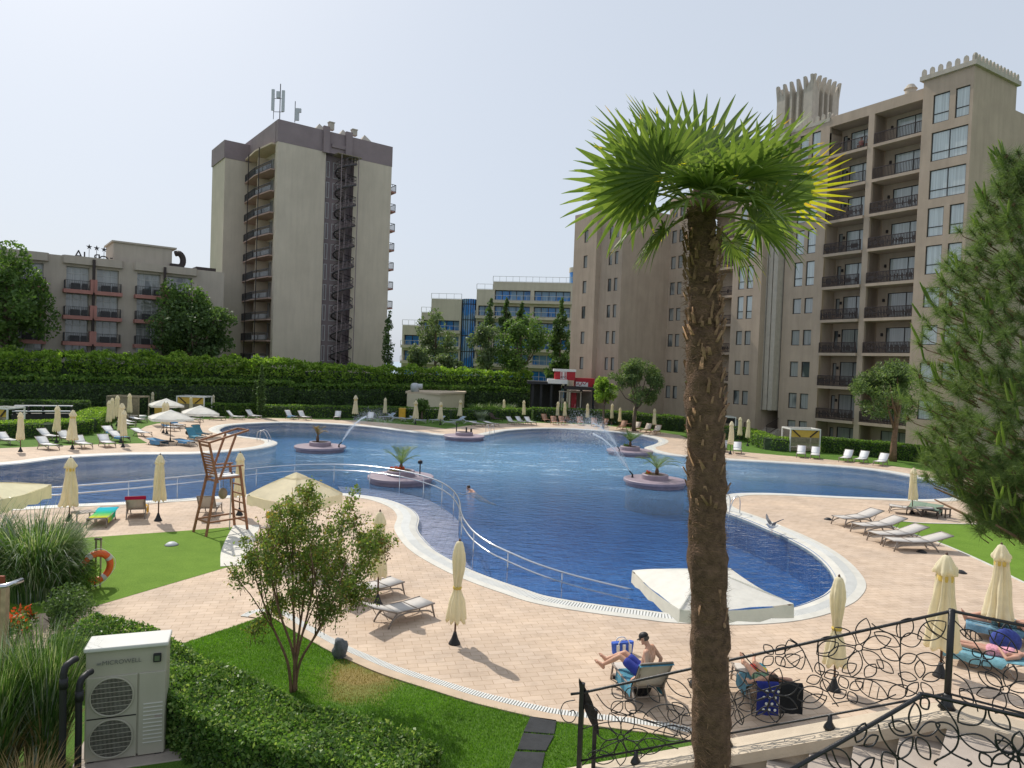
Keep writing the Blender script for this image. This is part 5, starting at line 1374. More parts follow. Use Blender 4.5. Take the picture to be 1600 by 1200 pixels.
# ================================================================== POOL FURNITURE
HX, LB_, SEATZ = 1.2, .75, .36       # hinge position, backrest length, seat height of a lounger
def prof(x, ang):
    if x <= HX: return V((x, 0, SEATZ + .012 - .03 * math.sin(math.pi * x / HX)))
    return V((HX + (x - HX) * math.cos(ang), 0, SEATZ + .012 + (x - HX) * math.sin(ang)))
def sling_mesh(x0, x1, hw, ang, th=.012, n=8, zoff=0.0):
    mb = MB(); vs = []; fs = []
    for i in range(n + 1):
        x = x0 + (x1 - x0) * i / n; p = prof(x, ang) + V((0, 0, zoff)); nn = V((0, 0, 1)) if x <= HX else V((-math.sin(ang), 0, math.cos(ang)))
        r_ = hw if 0 < i < n else hw - .03
        for y in (-r_, r_): vs.append(p + V((0, y, 0))); vs.append(p + V((0, y, 0)) - nn * th)
    for i in range(n):
        a, b = i * 4, i * 4 + 4
        fs += [(a, a + 2, b + 2, b), (a + 1, b + 1, b + 3, a + 3), (a, b, b + 1, a + 1), (a + 2, a + 3, b + 3, b + 2)]
    fs += [(0, 1, 3, 2), (n * 4, n * 4 + 2, n * 4 + 3, n * 4 + 1)]
    mb.add(vs, fs); return mb
protos = {}
def lounger_proto(kind, ang):
    ms, mf = {'grey': (m_sling, m_frame), 'white': (m_slingw, m_framew), 'blue': (M('pale_blue_sling', (.3, .4, .5), .7), m_framew), 'wood': (M('rust_sling', (.38, .22, .15), .75), m_wood), 'woodcream': (M('sand_sling', (.58, .5, .42), .75), m_wood), 'dark': (m_slingd, m_slingd), 'greywhite': (m_slingw, m_frame)}[kind]
    o = thing('sun_lounger', None, 'sun lounger'); a = R(ang)
    sling_mesh(.04, HX - .01, .31, a).build('seat', ms, o, True)
    bk = sling_mesh(HX + .01, HX + LB_, .31, a).build('backrest', ms, o, True)
    fr = MB(); bf = MB(); w = .33
    for s in (-1, 1):
        fr.tube([(.03, s * w, SEATZ), (HX * .5, s * w, SEATZ - .03), (HX + .05, s * w, SEATZ)], .024, 6)
        fr.tube(catmull([V((1.46, s * w, .02)), V((1.3, s * w, .2)), V((1.0, s * w, .29)), V((.6, s * w, .27)), V((.22, s * w, .2)), V((.1, s * w, .12))], 3, False), .022, 6)
        e = prof(HX + LB_, a); bf.tube([(HX + .02, s * w, SEATZ), (e.x, s * w, e.z - .006)], .022, 6)
        q = prof(HX + .45, a); bf.tube([(q.x, s * (w - .05), q.z - .02), (1.0 + .45 * math.cos(a) * .75 + .12, s * (w - .05), .2 if ang > 8 else .3)], .01, 5)
    for x in (.03, .6, HX): fr.tube([(x, -w, SEATZ - .01), (x, w, SEATZ - .01)], .014, 6)
    fr.tube([(1.3, -w, .2), (1.3, w, .2)], .012, 6)
    e = prof(HX + LB_, a); bf.tube([(e.x, -w, e.z - .006), (e.x, w, e.z - .006)], .022, 6)
    fr.build('frame', mf, o, True); bf.build('backrest_frame', mf, bk, True)
    for s in (-1, 1):
        mb = MB(); mb.tube([(.12, s * w, SEATZ), (.02, s * w, .0)], [.026, .022], 6); mb.build('leg', mf, o, True)
        mb = MB(); mb.tube([(1.18, s * w, SEATZ), (1.36, s * w, .16), (1.46, s * w, 0)], [.026, .023, .022], 6); mb.build('leg', mf, o, True)
    return o
LOUNGERS = []
def place(o, F, Hd, z=.006):
    d = Hd - F; o.location = (F.x, F.y, z); o.rotation_euler = (0, 0, math.atan2(d.y, d.x)); return o
def lounger(kind, ang, fx, fy, hx, hy, label, group, centre=False):
    key = (kind, ang)
    if key in protos: o = copy_tree(protos[key])
    else: o = protos[key] = lounger_proto(kind, ang)
    F, Hd = G(fx, fy), G(hx, hy)
    if centre:
        d = (Hd - F).normalized(); c = (F + Hd) / 2; F, Hd = c - d * .9, c + d * .9
    place(o, F, Hd); tag(o, label, 'sun lounger', group); LOUNGERS.append(o); return o
def towel(src, ang, x0, x1, mat, label, hw=.36, hang=.16, both=True, group=None, name='towel', tail=0.0):
    """cloth laid over a lounger: follows seat and backrest and hangs over the sides"""
    mb = MB(); vs = []; fs = []; n = 16; prof_y = [(-hw - .01, -hang), (-hw, -.02), (-hw * .8, .012), (0, .006), (hw * .8, .012), (hw, -.02), (hw + .01, -hang)]; W = len(prof_y)
    for i in range(n + 1):
        x = x0 + (x1 - x0) * i / n; over = max(0, x - (HX + LB_)); p = prof(min(x, HX + LB_), ang); nn = V((0, 0, 1)) if x <= HX else V((-math.sin(ang), 0, math.cos(ang)))
        if over: p = p + V((.035, 0, -over + .02)); nn = V((.6, 0, .3))
        for y, h in prof_y:
            wv = .012 * noise.noise((x * 5, y * 6, x0 * 9 + 3)); yy = y + .02 * noise.noise((x * 3, y * 2, 7))
            vs.append(p + V((0, yy, 0)) + nn * (.014 + wv + max(h, 0)) + V((0, 0, min(h, 0) * (1 if x <= HX else .06) * (1 + .35 * noise.noise((x * 3.5, y, 1))))))
    for i in range(n):
        for k in range(W - 1): a = i * W + k; fs.append((a, a + 1, a + W + 1, a + W))
    mb.add(vs, fs); o = mb.build(name, mat, None, True); o.location = src.location; o.rotation_euler = src.rotation_euler
    return tag(o, label, 'towel', group)

GL = 'white loungers on the left bank'; GF = 'white loungers on the far bank'; GW = 'brown wooden loungers on the far bank'; GB = 'pale blue loungers massed by the pump house'; GR = 'grey loungers on the right deck'; GH = 'pale loungers facing the right hand pool arm'; GN = 'grey loungers near the lawn'; GU = 'loungers around the open white parasols'
# left bank
lounger('greywhite', 35, 25, 696, -6, 692, 'white lounger cut by the left edge of the picture beyond the pool', GL)
lounger('greywhite', 35, 90, 689, 62, 686, 'white lounger behind the front one, left of the middle closed parasol', GL)
lounger('greywhite', 35, 85, 704, 56, 699, 'front white lounger right of the leftmost closed parasol', GL)
lounger('greywhite', 35, 116, 693, 92, 689, 'white lounger partly behind the second front parasol pole', GL)
lounger('greywhite', 35, 137, 702, 113, 696, 'white lounger just right of the second front parasol', GL)
lounger('greywhite', 35, 173, 700, 154, 694, 'white lounger in front of the blue towelled pair', GL)
b1 = lounger('greywhite', 25, 181, 682, 143, 674, 'long white lounger with blue towel on its seat, rear one of a pair', GL)
b2 = lounger('greywhite', 25, 197, 691, 146, 683, 'long white lounger with blue towel on its seat, front one of a pair', GL)
towel(b1, R(25), .1, .95, m_towelblue, 'blue towel on the rear of two long white loungers', group='blue towels on the left bank')
towel(b2, R(25), .1, .95, m_towelblue, 'blue towel on the front of two long white loungers', group='blue towels on the left bank')
lounger('greywhite', 8, 226, 661, 196, 658, 'flat white lounger rearmost on the grass behind the tied parasols', GL)
lounger('greywhite', 8, 208, 665, 180, 661, 'flat white lounger in the middle of three on the grass', GL)
lounger('greywhite', 8, 207, 669, 176, 665, 'flat white lounger nearest of three on the grass', GL)
lounger('greywhite', 15, 232, 683, 188, 677, 'white lounger at the corner of grass and paving', GL)
# around the open parasols
d1 = lounger('greywhite', 50, 278, 674, 233, 671, 'white lounger with blue towel on its upright back under the open parasol', GU)
d2 = lounger('greywhite', 50, 285, 670, 262, 667, 'white lounger with blue back seen under the middle of the open parasol', GU)
d3 = lounger('grey', 55, 318, 690, 275, 685, 'lounger with teal towel and dark bag on its back', GU)
d4 = lounger('grey', 55, 327, 685, 291, 681, 'lounger with teal towel behind the one with the dark bag', GU)
e1 = lounger('grey', 5, 258, 697, 230, 693, 'flat lounger under a blue towel near the pool edge', GU)
e2 = lounger('grey', 5, 303, 698, 262, 693, 'flat lounger with blue towel right of the front parasol pole', GU)
towel(d1, R(50), 1.15, 2.15, m_towelblue, 'blue towel over the upright back under the open parasol', group='blue towels on the left bank')
towel(d2, R(50), 1.15, 2.1, m_towelblue, 'blue towel on the back below the middle of the open parasol', group='blue towels on the left bank')
towel(d3, R(55), .5, 2.1, m_towelteal, 'teal towel on the lounger with the dark bag', group='teal towels on the left bank')
towel(d4, R(55), .5, 2.1, m_towelteal, 'teal towel on the lounger behind the bag', group='teal towels on the left bank')
towel(e1, R(5), .1, 1.7, m_towelblue, 'blue towel hanging low over the flat lounger by the pool', hang=.3, group='blue towels on the left bank')
towel(e2, R(5), .3, 1.6, m_towelblue, 'blue towel on the flat lounger right of the front parasol pole', group='blue towels on the left bank')
lounger('grey', 5, 315, 660, 281, 658, 'flat grey lounger in the shade of the right open parasol', GU)
lounger('grey', 5, 350, 657, 317, 655, 'flat grey lounger at the right rim of the open parasol', GU)
lounger('white', 45, 381, 656, 356, 655, 'white lounger with raised back, left one of two by the small cove', GU)
lounger('white', 45, 406, 655, 383, 653, 'white lounger with raised back, right one of two by the small cove', GU)
# far bank
h1 = lounger('greywhite', 50, 463, 656, 447, 654, 'white lounger with a blue cloth in front of the far low hedge', GF)
lounger('greywhite', 50, 483, 657, 468, 655, 'white lounger right of the one with the blue cloth on the far bank', GF)
lounger('greywhite', 45, 526, 656.5, 530, 653, 'white lounger facing the camera, left of the far parasol at the low hedge', GF)
lounger('greywhite', 45, 577, 658.5, 581, 655, 'white lounger facing the camera, right of the far parasol at the low hedge', GF)
towel(h1, R(50), .5, 1.1, m_towelblue, 'light blue cloth on the far white lounger by the low hedge')
for (px, py, dx), lb in zip([(606, 655.5, -11), (622, 657.5, 10), (640, 658.5, -11), (656, 661, 10), (684, 660.5, -12), (700, 664, 12), (716, 661, -11), (733, 663, 12)],
    ['leftmost of the pale blue loungers by the pump house', 'pale blue lounger left of the yellow bin', 'pale blue lounger right of the yellow bin', 'pale blue lounger below the parasol before the round shrub', 'pale blue lounger left of the parasol at the hut wall', 'front pale blue lounger on the grass tip', 'pale blue lounger behind the front one on the grass tip', 'rightmost of the pale blue loungers by the silver bush']):
    lounger('blue', 30, px + dx, py + .4, px - dx, py - .4, lb, GB)
lounger('dark', 45, 783, 659, 764, 657, 'dark brown lounger in front of the far hedge beside the silver bush', GF)
lounger('greywhite', 8, 757, 667, 734, 665, 'flat white lounger left of the far pool ladder', GF)
lounger('greywhite', 8, 777, 667, 760, 665, 'flat white lounger right above the far pool ladder', GF)
lounger('greywhite', 40, 808, 664.5, 788, 661.5, 'left of three white loungers with raised backs on the far bank', GF)
lounger('greywhite', 40, 822, 664, 802, 661, 'middle of three white loungers with raised backs on the far bank', GF)
lounger('greywhite', 40, 835, 664.5, 817, 661.5, 'right of three white loungers with raised backs on the far bank', GF)
for fx, fy, hx, hy, lb in [(856, 660.5, 847, 658, 'leftmost wooden lounger against the dark hedge'), (869, 664.5, 860, 661, 'wooden lounger with rusty sling in the front row, first from the left'), (882, 664.5, 872, 661, 'wooden lounger with rusty sling in the front row, second from the left'),
    (892, 661, 882, 658.5, 'wooden lounger in the back row under the twin parasols'), (904, 660.5, 895, 658, 'wooden lounger in the back row left of the third far parasol'), (908, 665, 903, 661.5, 'wooden lounger in front of the third far parasol, left side'), (929, 667, 926, 662.5, 'wooden lounger facing the camera right of the third far parasol'),
    (939, 668, 954, 665, 'wooden lounger turned left beside the blue grey towelled one'), (968, 671.5, 988, 667.5, 'wooden lounger with pinkish back, left of the four on the curve'), (979, 667, 993, 664.5, 'wooden lounger mostly hidden behind the pinkish one')]:
    lounger('wood', 48, fx, fy, hx, hy, lb, GW)
l9 = lounger('wood', 45, 951, 664, 964, 661, 'wooden lounger under a blue grey towel', GW)
towel(l9, R(45), .6, 2.0, M('grey_blue_towel', (.3, .35, .42), .95), 'blue grey towel on the wooden lounger at the dark hedge')
for fx, fy, hx, hy, lb in [(989, 673.5, 1009, 670, 'wooden lounger with sand coloured sling, second of the four on the curve'), (1005, 676, 1027, 672.5, 'wooden lounger under the rightmost far parasol'), (1020, 679, 1042, 675, 'rightmost wooden lounger with pale sling on the curve')]:
    lounger('woodcream', 48, fx, fy, hx, hy, lb, GW)
# right bank behind the pool arm
for fx, fy, hx, hy, lb in [(1127, 707, 1132, 702, 'pale lounger peeking out right of the palm trunk'), (1152, 710, 1151, 703.5, 'pale lounger right of the closed parasol beside the palm trunk'),
    (1251, 716, 1253, 709, 'pale lounger in front of the yellow cabana, left one'), (1273, 718, 1275, 711, 'pale lounger in front of the yellow cabana, right one'), (1317, 722.5, 1334, 717.5, 'pale lounger right of the cabana, first of three by the hedge'),
    (1341, 724.5, 1358, 720, 'pale lounger right of the cabana, second of three by the hedge'), (1371, 728.5, 1389, 724, 'pale lounger right of the cabana, third of three by the hedge')]:
    lounger('greywhite', 45, fx, fy, hx, hy, lb, GH)
# right deck
for fx, fy, hx, hy, lb in [(1308, 822, 1385, 817, 'farthest of four grey loungers in a row on the right deck'), (1338, 834, 1420, 830, 'second farthest of four grey loungers in a row on the right deck'), (1364, 848, 1450, 845, 'second nearest of four grey loungers in a row on the right deck'), (1387, 858, 1475, 860, 'nearest of four grey loungers in a row on the right deck')]:
    lounger('grey', 18, fx, fy, hx, hy, lb, GR).scale = (1.26, 1.12, 1.1)
lounger('grey', 5, 1388, 800, 1442, 806, 'low grey lounger frame behind the dark green topped pair', 'loungers by the standing parasol')
q2 = lounger('dark', 4, 1428, 806, 1440, 794, 'dark wicker lounger with green towel, left of two beside the stool', 'loungers by the standing parasol')
q3 = lounger('dark', 4, 1452, 810, 1466, 797, 'dark wicker lounger with green towel, right of two beside the stool', 'loungers by the standing parasol')
m_green = M('sage_towel', (.2, .27, .2), .95, .12, 6, .5, 200)
towel(q2, R(4), .2, 1.9, m_green, 'sage green towel on the left dark wicker lounger', group='sage green towels'); towel(q3, R(4), .2, 1.9, m_green, 'sage green towel on the right dark wicker lounger', group='sage green towels')
sq = G(1474, 808); sl = thing('stool', 'small dark slatted stool beside the dark wicker loungers', 'stool', sq, .5)
mb = MB()
for k in range(5): mb.box(-.2 + .1 * k, 0, .43, .08, .5, .03)
mb.build('seat', m_slingd, sl)
for sx in (-1, 1):
    for sy in (-1, 1): mb = MB(); mb.box(sx * .2, sy * .2, .205, .05, .05, .41); mb.build('leg', m_slingd, sl)
mb = MB()
for sy in (-1, 1): mb.box(0, sy * .2, .16, .36, .03, .04)
mb.build('stretcher', m_slingd, sl)
# near lawn and left near bank
lounger('grey', 20, 668, 958, 572, 984, 'grey lounger with arched frame nearest the camera beside the small tree', GN)
lounger('grey', 20, 622, 924, 540, 945, 'grey lounger behind the nearest one beside the small tree', GN)
s1 = lounger('grey', 4, 150, 826, 178, 802, 'lounger under the green and yellow towel by the tall grass', 'loungers on the left near bank')
s2 = lounger('grey', 52, 218, 800, 209, 817, 'lounger with brown back and crimson towel on top', 'loungers on the left near bank')
s3 = lounger('grey', 50, 334, 798, 316, 816, 'lounger with its back to the camera behind the lifeguard chair', 'loungers on the left near bank')
t = NT('striped_towel'); 
tc = t.n('ShaderNodeTexCoord'); sx_ = t.n('ShaderNodeSeparateXYZ'); t.l(tc.outputs['Object'], sx_.inputs[0])
c = t.ramp(t.math('ADD', t.math('MULTIPLY', sx_.outputs[0], .5), t.math('MULTIPLY', t.noise(t.pos(), 5.0), .1)), [(.1, (.6, .5, .03)), (.3, (.3, .5, .06)), (.55, (.03, .4, .18)), (.8, (.02, .4, .5))])
m_stripe = t.done(t.pbsdf(c, .95, 0, .1).outputs[0])
towel(s1, R(4), .1, 1.8, m_stripe, 'green yellow and turquoise beach towel by the tall grass', hang=.22)
towel(s2, R(52), 1.75, 2.1, M('crimson_towel', (.35, .01, .05), .95), 'crimson towel over the top of the brown lounger back', hang=.1)
towel(s2, R(52), .3, 1.15, M('amber_towel', (.6, .33, .03), .95), 'amber towel on the seat of the brown backed lounger', hang=.25)
tb_ = G(130, 816); tt = thing('side_table', 'low grey slatted table at the edge of the tall grass', 'table', tb_, .9)
mb = MB()
for k in range(6): mb.box(-.3 + .12 * k, 0, .4, .09, .6, .025)
mb.build('tabletop', m_frame, tt)
for sx in (-1, 1):
    for sy in (-1, 1): mb = MB(); mb.box(sx * .32, sy * .26, .19, .04, .04, .385); mb.build('leg', m_frame, tt)
cq = G(420, 842); ch = thing('chair', 'small metal chair with yellow towel behind the crape myrtle', 'chair', cq, -1.9)
mb = MB(); mb.box(0, 0, .44, .45, .45, .03); mb.build('seat', m_frame, ch)
mb = MB(); mb.box(-.22, 0, .72, .03, .45, .4); mb.build('backrest', m_frame, ch)
for sx in (-1, 1):
    for sy in (-1, 1): mb = MB(); mb.tube([(sx * .2, sy * .2, .43), (sx * .24, sy * .22, 0)], .014, 6); mb.build('leg', m_frame, ch)
mb = MB(); mb.box(-.22, 0, .93, .1, .55, .03); mb.box(-.275, 0, .78, .02, .55, .32); mb.box(-.165, 0, .82, .02, .55, .24); o = mb.build('towel', M('yellow_towel', (.65, .4, .04), .95, .1, 6), None, bevel=.015); o.location = cq; o.rotation_euler = (0, 0, -1.9); tag(o, 'yellow towel hung over the small metal chair', 'towel')

# ---------------------------------------------------------------- parasols
def closed_canopy(style, hgt=2.55, seed=0):
    k = 8
    P_ = {'straight': [(.02, 1.0), (.07, .985), (.11, .955), (.15, .91), (.17, .87), (.13, .865), (.135, .8), (.15, .65), (.175, .48), (.2, .36), (.18, .33)],
          'tied': [(.02, 1.0), (.08, .985), (.12, .94), (.14, .88), (.15, .82), (.13, .72), (.1, .62), (.085, .545), (.1, .51), (.15, .44), (.22, .33), (.24, .27), (.2, .25)],
          'flared': [(.02, 1.0), (.08, .985), (.15, .93), (.21, .87), (.2, .85), (.14, .84), (.145, .76), (.18, .62), (.22, .48), (.27, .34), (.29, .28), (.25, .26)]}[style]
    rs = random.Random(len(style) + seed * 17); ox, oy = rs.uniform(-.02, .02), rs.uniform(-.02, .02); ph = [rs.uniform(-.4, .4) for _ in range(k)]
    def fn(r, z, w):
        f = 1 - z / hgt; ple = .22 * math.cos(k * w + 1.2 * math.sin(z * 2.0)) + .1 * math.cos(3 * w + z * 3)
        zz = z - (.1 * (math.cos(k * w / 2 + .6) ** 2) if z < hgt * .4 else 0) - (.035 * math.cos(4 * w) if abs(z / hgt - .87) < .025 else 0)
        lump = .16 * noise.noise((2.2 * math.cos(w), 2.2 * math.sin(w), z * 2.4 + seed * 5)); return r * (1 + (ple * (.75 + seed * .2) + lump) * min(1, f * 5)), zz + (.05 * noise.noise((math.cos(w) * 2, math.sin(w) * 2, seed)) if z < hgt * .45 else 0)
    mb = MB(); pr = [(r, z * hgt) for r, z in P_]; pp = []
    for (a, b), (c, d) in zip(pr, pr[1:]):
        for i in range(3): pp.append((a + (c - a) * i / 3, b + (d - b) * i / 3))
    pp.append(pr[-1]); mb.lathe(pp, 48, (0, 0, 0), fn); return mb
pprot = {}
def parasol_proto(style, seed):
    o = thing('parasol', None, 'parasol'); H2 = 2.55
    c = closed_canopy(style, 2.55, seed).build('canopy', m_cream, o, True)
    if style == 'tied': mb = MB(); mb.lathe([(.1, 1.36), (.112, 1.39), (.1, 1.43)], 20); mb.build('strap', m_yellowstrap, c, True)
    if style == 'flared': mb = MB(); mb.lathe([(.15, 2.0), (.158, 2.06), (.15, 2.12)], 20, cap=False); mb.build('strap', m_yellowstrap, c, True)
    mb = MB(); mb.tube([(0, 0, .1), (0, 0, 2.5)], .024, 10); mb.build('pole', m_pole, o, True)
    mb = MB(); mb.lathe([(.15, 0), (.14, .03), (.09, .12), (.05, .24), (.035, .3)], 16); mb.build('base', m_black, o, True)
    mb = MB(); mb.lathe([(.022, 2.52), (.03, 2.56), (.012, 2.6)], 10); mb.build('finial', m_pole, o, True)
    return o
def parasol(style, px, yb, yt, label, group, z=0.0):
    key = (style, len(label) % 3)
    if key in pprot: o = copy_tree(pprot[key])
    else: o = pprot[key] = parasol_proto(*key)
    b = G(px, yb, z); h = zat(px - (yt - yb) * .02, yt, b.y) - z; s = min(1.18, max(.86, h / 2.58))
    o.location = (b.x, b.y, z + .005); o.rotation_euler = (R(rnd.uniform(-1, 1)), R(rnd.uniform(-1, 1)), rnd.uniform(0, 6.28)); o.scale = (s,) * 3
    return tag(o, label, 'parasol', group)
PL_ = 'closed parasols on the left bank'; PF = 'closed parasols along the far bank'; PN = 'closed parasols on the near deck'; PR = 'closed parasols on the right hand bank'
for a in [('straight', 32, 706, 643, 'leftmost closed parasol, standing in front of the bright clipped hedge'), ('straight', 88, 692, 633, 'closed parasol just behind the bright clipped hedge corner with a dark vent hole'), ('flared', 113, 702, 640, 'closed parasol between two front white loungers on the left bank'),
    ('straight', 192, 699, 640, 'closed parasol right of the group of white ones, standing on the paving edge'), ('straight', 189, 692, 629, 'closed parasol just behind the one on the paving edge'), ('straight', 169, 674, 625, 'leftmost of the tight cluster of closed white parasols'),
    ('straight', 174.5, 669, 621, 'second from the left in the tight cluster of closed white parasols'), ('straight', 183, 666, 617, 'tall closed parasol in the middle of the tight cluster before the timber cabana'), ('straight', 202, 658, 614, 'closed parasol against the timber cabana panels'),
    ('straight', 238, 648, 612, 'closed parasol behind the rear open white parasol'), ('straight', 255, 677, 628, 'left of twin closed parasols between the open white ones'), ('straight', 260.5, 678, 628.5, 'right of twin closed parasols between the open white ones'), ('straight', 298, 652, 620, 'closed parasol in front of the yellow cabana at the back left'), ('straight', 332, 649, 616.5, 'closed parasol right of the yellow cabana at the back left')]:
    parasol(*a, PL_)
for a in [('flared', 555, 656, 617, 'closed parasol leaning slightly at the low hedge left of the hut'), ('straight', 601, 656, 621, 'closed parasol at the low hedge nearest the left wall of the hut'), ('flared', 649, 663, 625, 'closed parasol in front of the round shrub on the hut'), ('flared', 688, 664, 627, 'closed parasol in front of the cream hut wall'),
    ('flared', 718, 658, 624, 'closed parasol at the right corner of the cream hut'), ('straight', 787, 654, 623.5, 'closed parasol before the green reeds'), ('straight', 818, 658, 625, 'closed parasol beside the opening in the low hedge'), ('straight', 870.5, 659, 627, 'left of twin closed parasols in front of the pergola'), ('straight', 882, 660, 627, 'right of twin closed parasols in front of the pergola'),
    ('straight', 917.5, 662, 630, 'closed parasol among the wooden loungers below the kiosk'), ('straight', 955.5, 664, 630, 'closed parasol left of the blue grey towel'), ('straight', 967.5, 668, 636.5, 'shorter closed parasol right of the blue grey towel'), ('straight', 991, 669, 634.5, 'closed parasol below the round pine'), ('straight', 1022, 675, 637.5, 'rightmost far closed parasol left of the palm trunk')]:
    parasol(*a, PF)
for a in [('straight', 1141, 710, 657.5, 'closed parasol between two pale loungers right of the palm trunk'), ('straight', 1155, 693, 651, 'middle of three closed parasols on the right lawn'), ('straight', 1168, 697, 654.5, 'right of three closed parasols on the right lawn'), ('straight', 1425, 803, 730, 'closed parasol standing at the tip of the right pool arm')]:
    parasol(*a, PR)
for a in [('flared', 108, 814, 714, 'closed yellowish parasol beside the tall grass and the canvas awning'), ('straight', 247, 814, 709, 'closed parasol with a vent hole between two loungers on the left near bank'), ('straight', 374, 805, 706, 'closed parasol behind the wooden lifeguard chair'), ('straight', 590, 946, 797, 'closed parasol right behind the small tree'),
    ('tied', 710, 1006, 843, 'closed parasol tied at the waist, alone in the middle of the near paving'), ('tied', 1303, 1079, 898, 'closed parasol tied at the waist, behind the iron railing'), ('flared', 1469, 1057, 865, 'closed parasol with yellow strap, behind the corner post of the railing'), ('flared', 1560, 1003, 849, 'closed parasol above the sunbathers at the right edge')]:
    parasol(*a, PN)

def open_parasol(label, ctr, half, zr, za, rot, mat, valance=.22, group=None, vent=True):
    o = thing('open_parasol', label, 'parasol', (ctr.x, ctr.y, 0), rot, group)
    mb = MB(); n = 10; vs = []; fs = []; idx = {}
    for side in range(4):
        a0 = side * math.pi / 2 + math.pi / 4; c0 = V((math.cos(a0), math.sin(a0), 0)) * half * math.sqrt(2); c1 = V((math.cos(a0 + math.pi / 2), math.sin(a0 + math.pi / 2), 0)) * half * math.sqrt(2)
        k0 = len(vs)
        for i in range(n + 1):
            f = i / n
            for j in range(n + 1):
                g_ = j / n; e = c0.lerp(c1, g_); p = e * f
                z = za + (zr - za) * f ** 1.35 - .1 * math.sin(math.pi * g_) * f * (1 - f * .4) + .045 * noise.noise((p.x * 1.6, p.y * 1.6, za)) * f
                vs.append((p.x, p.y, z))
        for i in range(n):
            for j in range(n): a = k0 + i * (n + 1) + j; fs.append((a, a + 1, a + n + 2, a + n + 1))
        k1 = len(vs)
        for j in range(n + 1):
            g_ = j / n; e = c0.lerp(c1, g_) * 1.004; z = zr - .1 * math.sin(math.pi * g_) * .6; vs.append((e.x, e.y, z)); vs.append((e.x * 1.006, e.y * 1.006, z - valance * (1 + .12 * math.sin(j * 2.1))))
        for j in range(n): a = k1 + 2 * j; fs.append((a, a + 2, a + 3, a + 1))
    mb.add(vs, fs); cn = mb.build('canopy', mat, o, True)
    for k in range(4):
        a0 = k * math.pi / 2 + math.pi / 4; e = V((math.cos(a0), math.sin(a0), 0)) * half * 1.414; mb = MB(); mb.tube([(e.x * f, e.y * f, za + (zr - za) * f ** 1.35 + .006) for f in [i / 10 for i in range(1, 11)]], .012, 5); mb.build('seam', mat, cn)
    if vent:
        mb = MB(); h = half * .24
        for side in range(4):
            a0 = side * math.pi / 2 + math.pi / 4; c0 = V((math.cos(a0), math.sin(a0), 0)) * h * 1.41; c1 = V((math.cos(a0 + math.pi / 2), math.sin(a0 + math.pi / 2), 0)) * h * 1.41
            mb.add([(0, 0, za + .1), (*c0.xy, za - .06), (*((c0 + c1) * .5).xy, za - .1), (*c1.xy, za - .06)], [(0, 1, 2), (0, 2, 3)])
        mb.build('vent_cap', mat, cn)
    mb = MB(); mb.tube([(0, 0, .05), (0, 0, za + .08)], .028, 10); mb.build('pole', m_pole, o, True)
    for k in range(4):
        a0 = k * math.pi / 2 + math.pi / 4; e = V((math.cos(a0), math.sin(a0), 0)) * half * 1.41; mb = MB(); mb.bar((0, 0, za - .04), (e.x, e.y, zr - .03), .025); mb.bar((0, 0, za - .75), (e.x * .5, e.y * .5, (za + zr) / 2 - .05), .02); mb.build('rib', m_pole, o)
    mb = MB(); mb.lathe([(.3, 0), (.3, .06), (.06, .09), (.05, .3)], 16); mb.build('base', m_black, o)
    return o
Lc, Rc = G(988, 893, 2.15), G(1240, 945, 2.15); cc = (Lc + Rc) / 2; dv = Rc - Lc
open_parasol('large open white parasol half hidden by the palm trunk', cc, dv.length / 2 / 1.414, 2.15, 2.5, math.atan2(dv.y, dv.x) - R(45), m_ivory, .24)
Lc, Rc = G(393, 768, 2.15), G(531, 772, 2.15); cc = (Lc + Rc) / 2; dv = Rc - Lc
open_parasol('open cream parasol with ruffled top behind the small tree', cc, 1.08, 2.1, zat(463, 742, cc.y), math.atan2(dv.y, dv.x) - R(45) + .25, m_cream, .3)
cc = G(-52, 772, 2.05); cc.y += .9
open_parasol('canvas parasol awning cut by the left edge above the tall grass', cc, 1.25, 2.0, 2.25, R(3), m_cream, .42, vent=False)
for lb, px, yt, xl, xr, yb in [('rearmost open white parasol on the left bank', 259, 623, 231, 288, 664), ('front left open white parasol with a blue backed lounger below', 266, 641, 228, 303, 690), ('right open white parasol of the three on the left bank', 312, 634, 281, 345, 682)]:
    b = G(px, yb); hw = (xr - xl) / 2 * b.y / FOC; zt_ = zat(px, yt, b.y); open_parasol(lb, b, hw / 1.32, zt_ - .55, zt_ - .05, R(rnd.uniform(20, 50)), m_ivory, .16, 'open white parasols on the left bank')

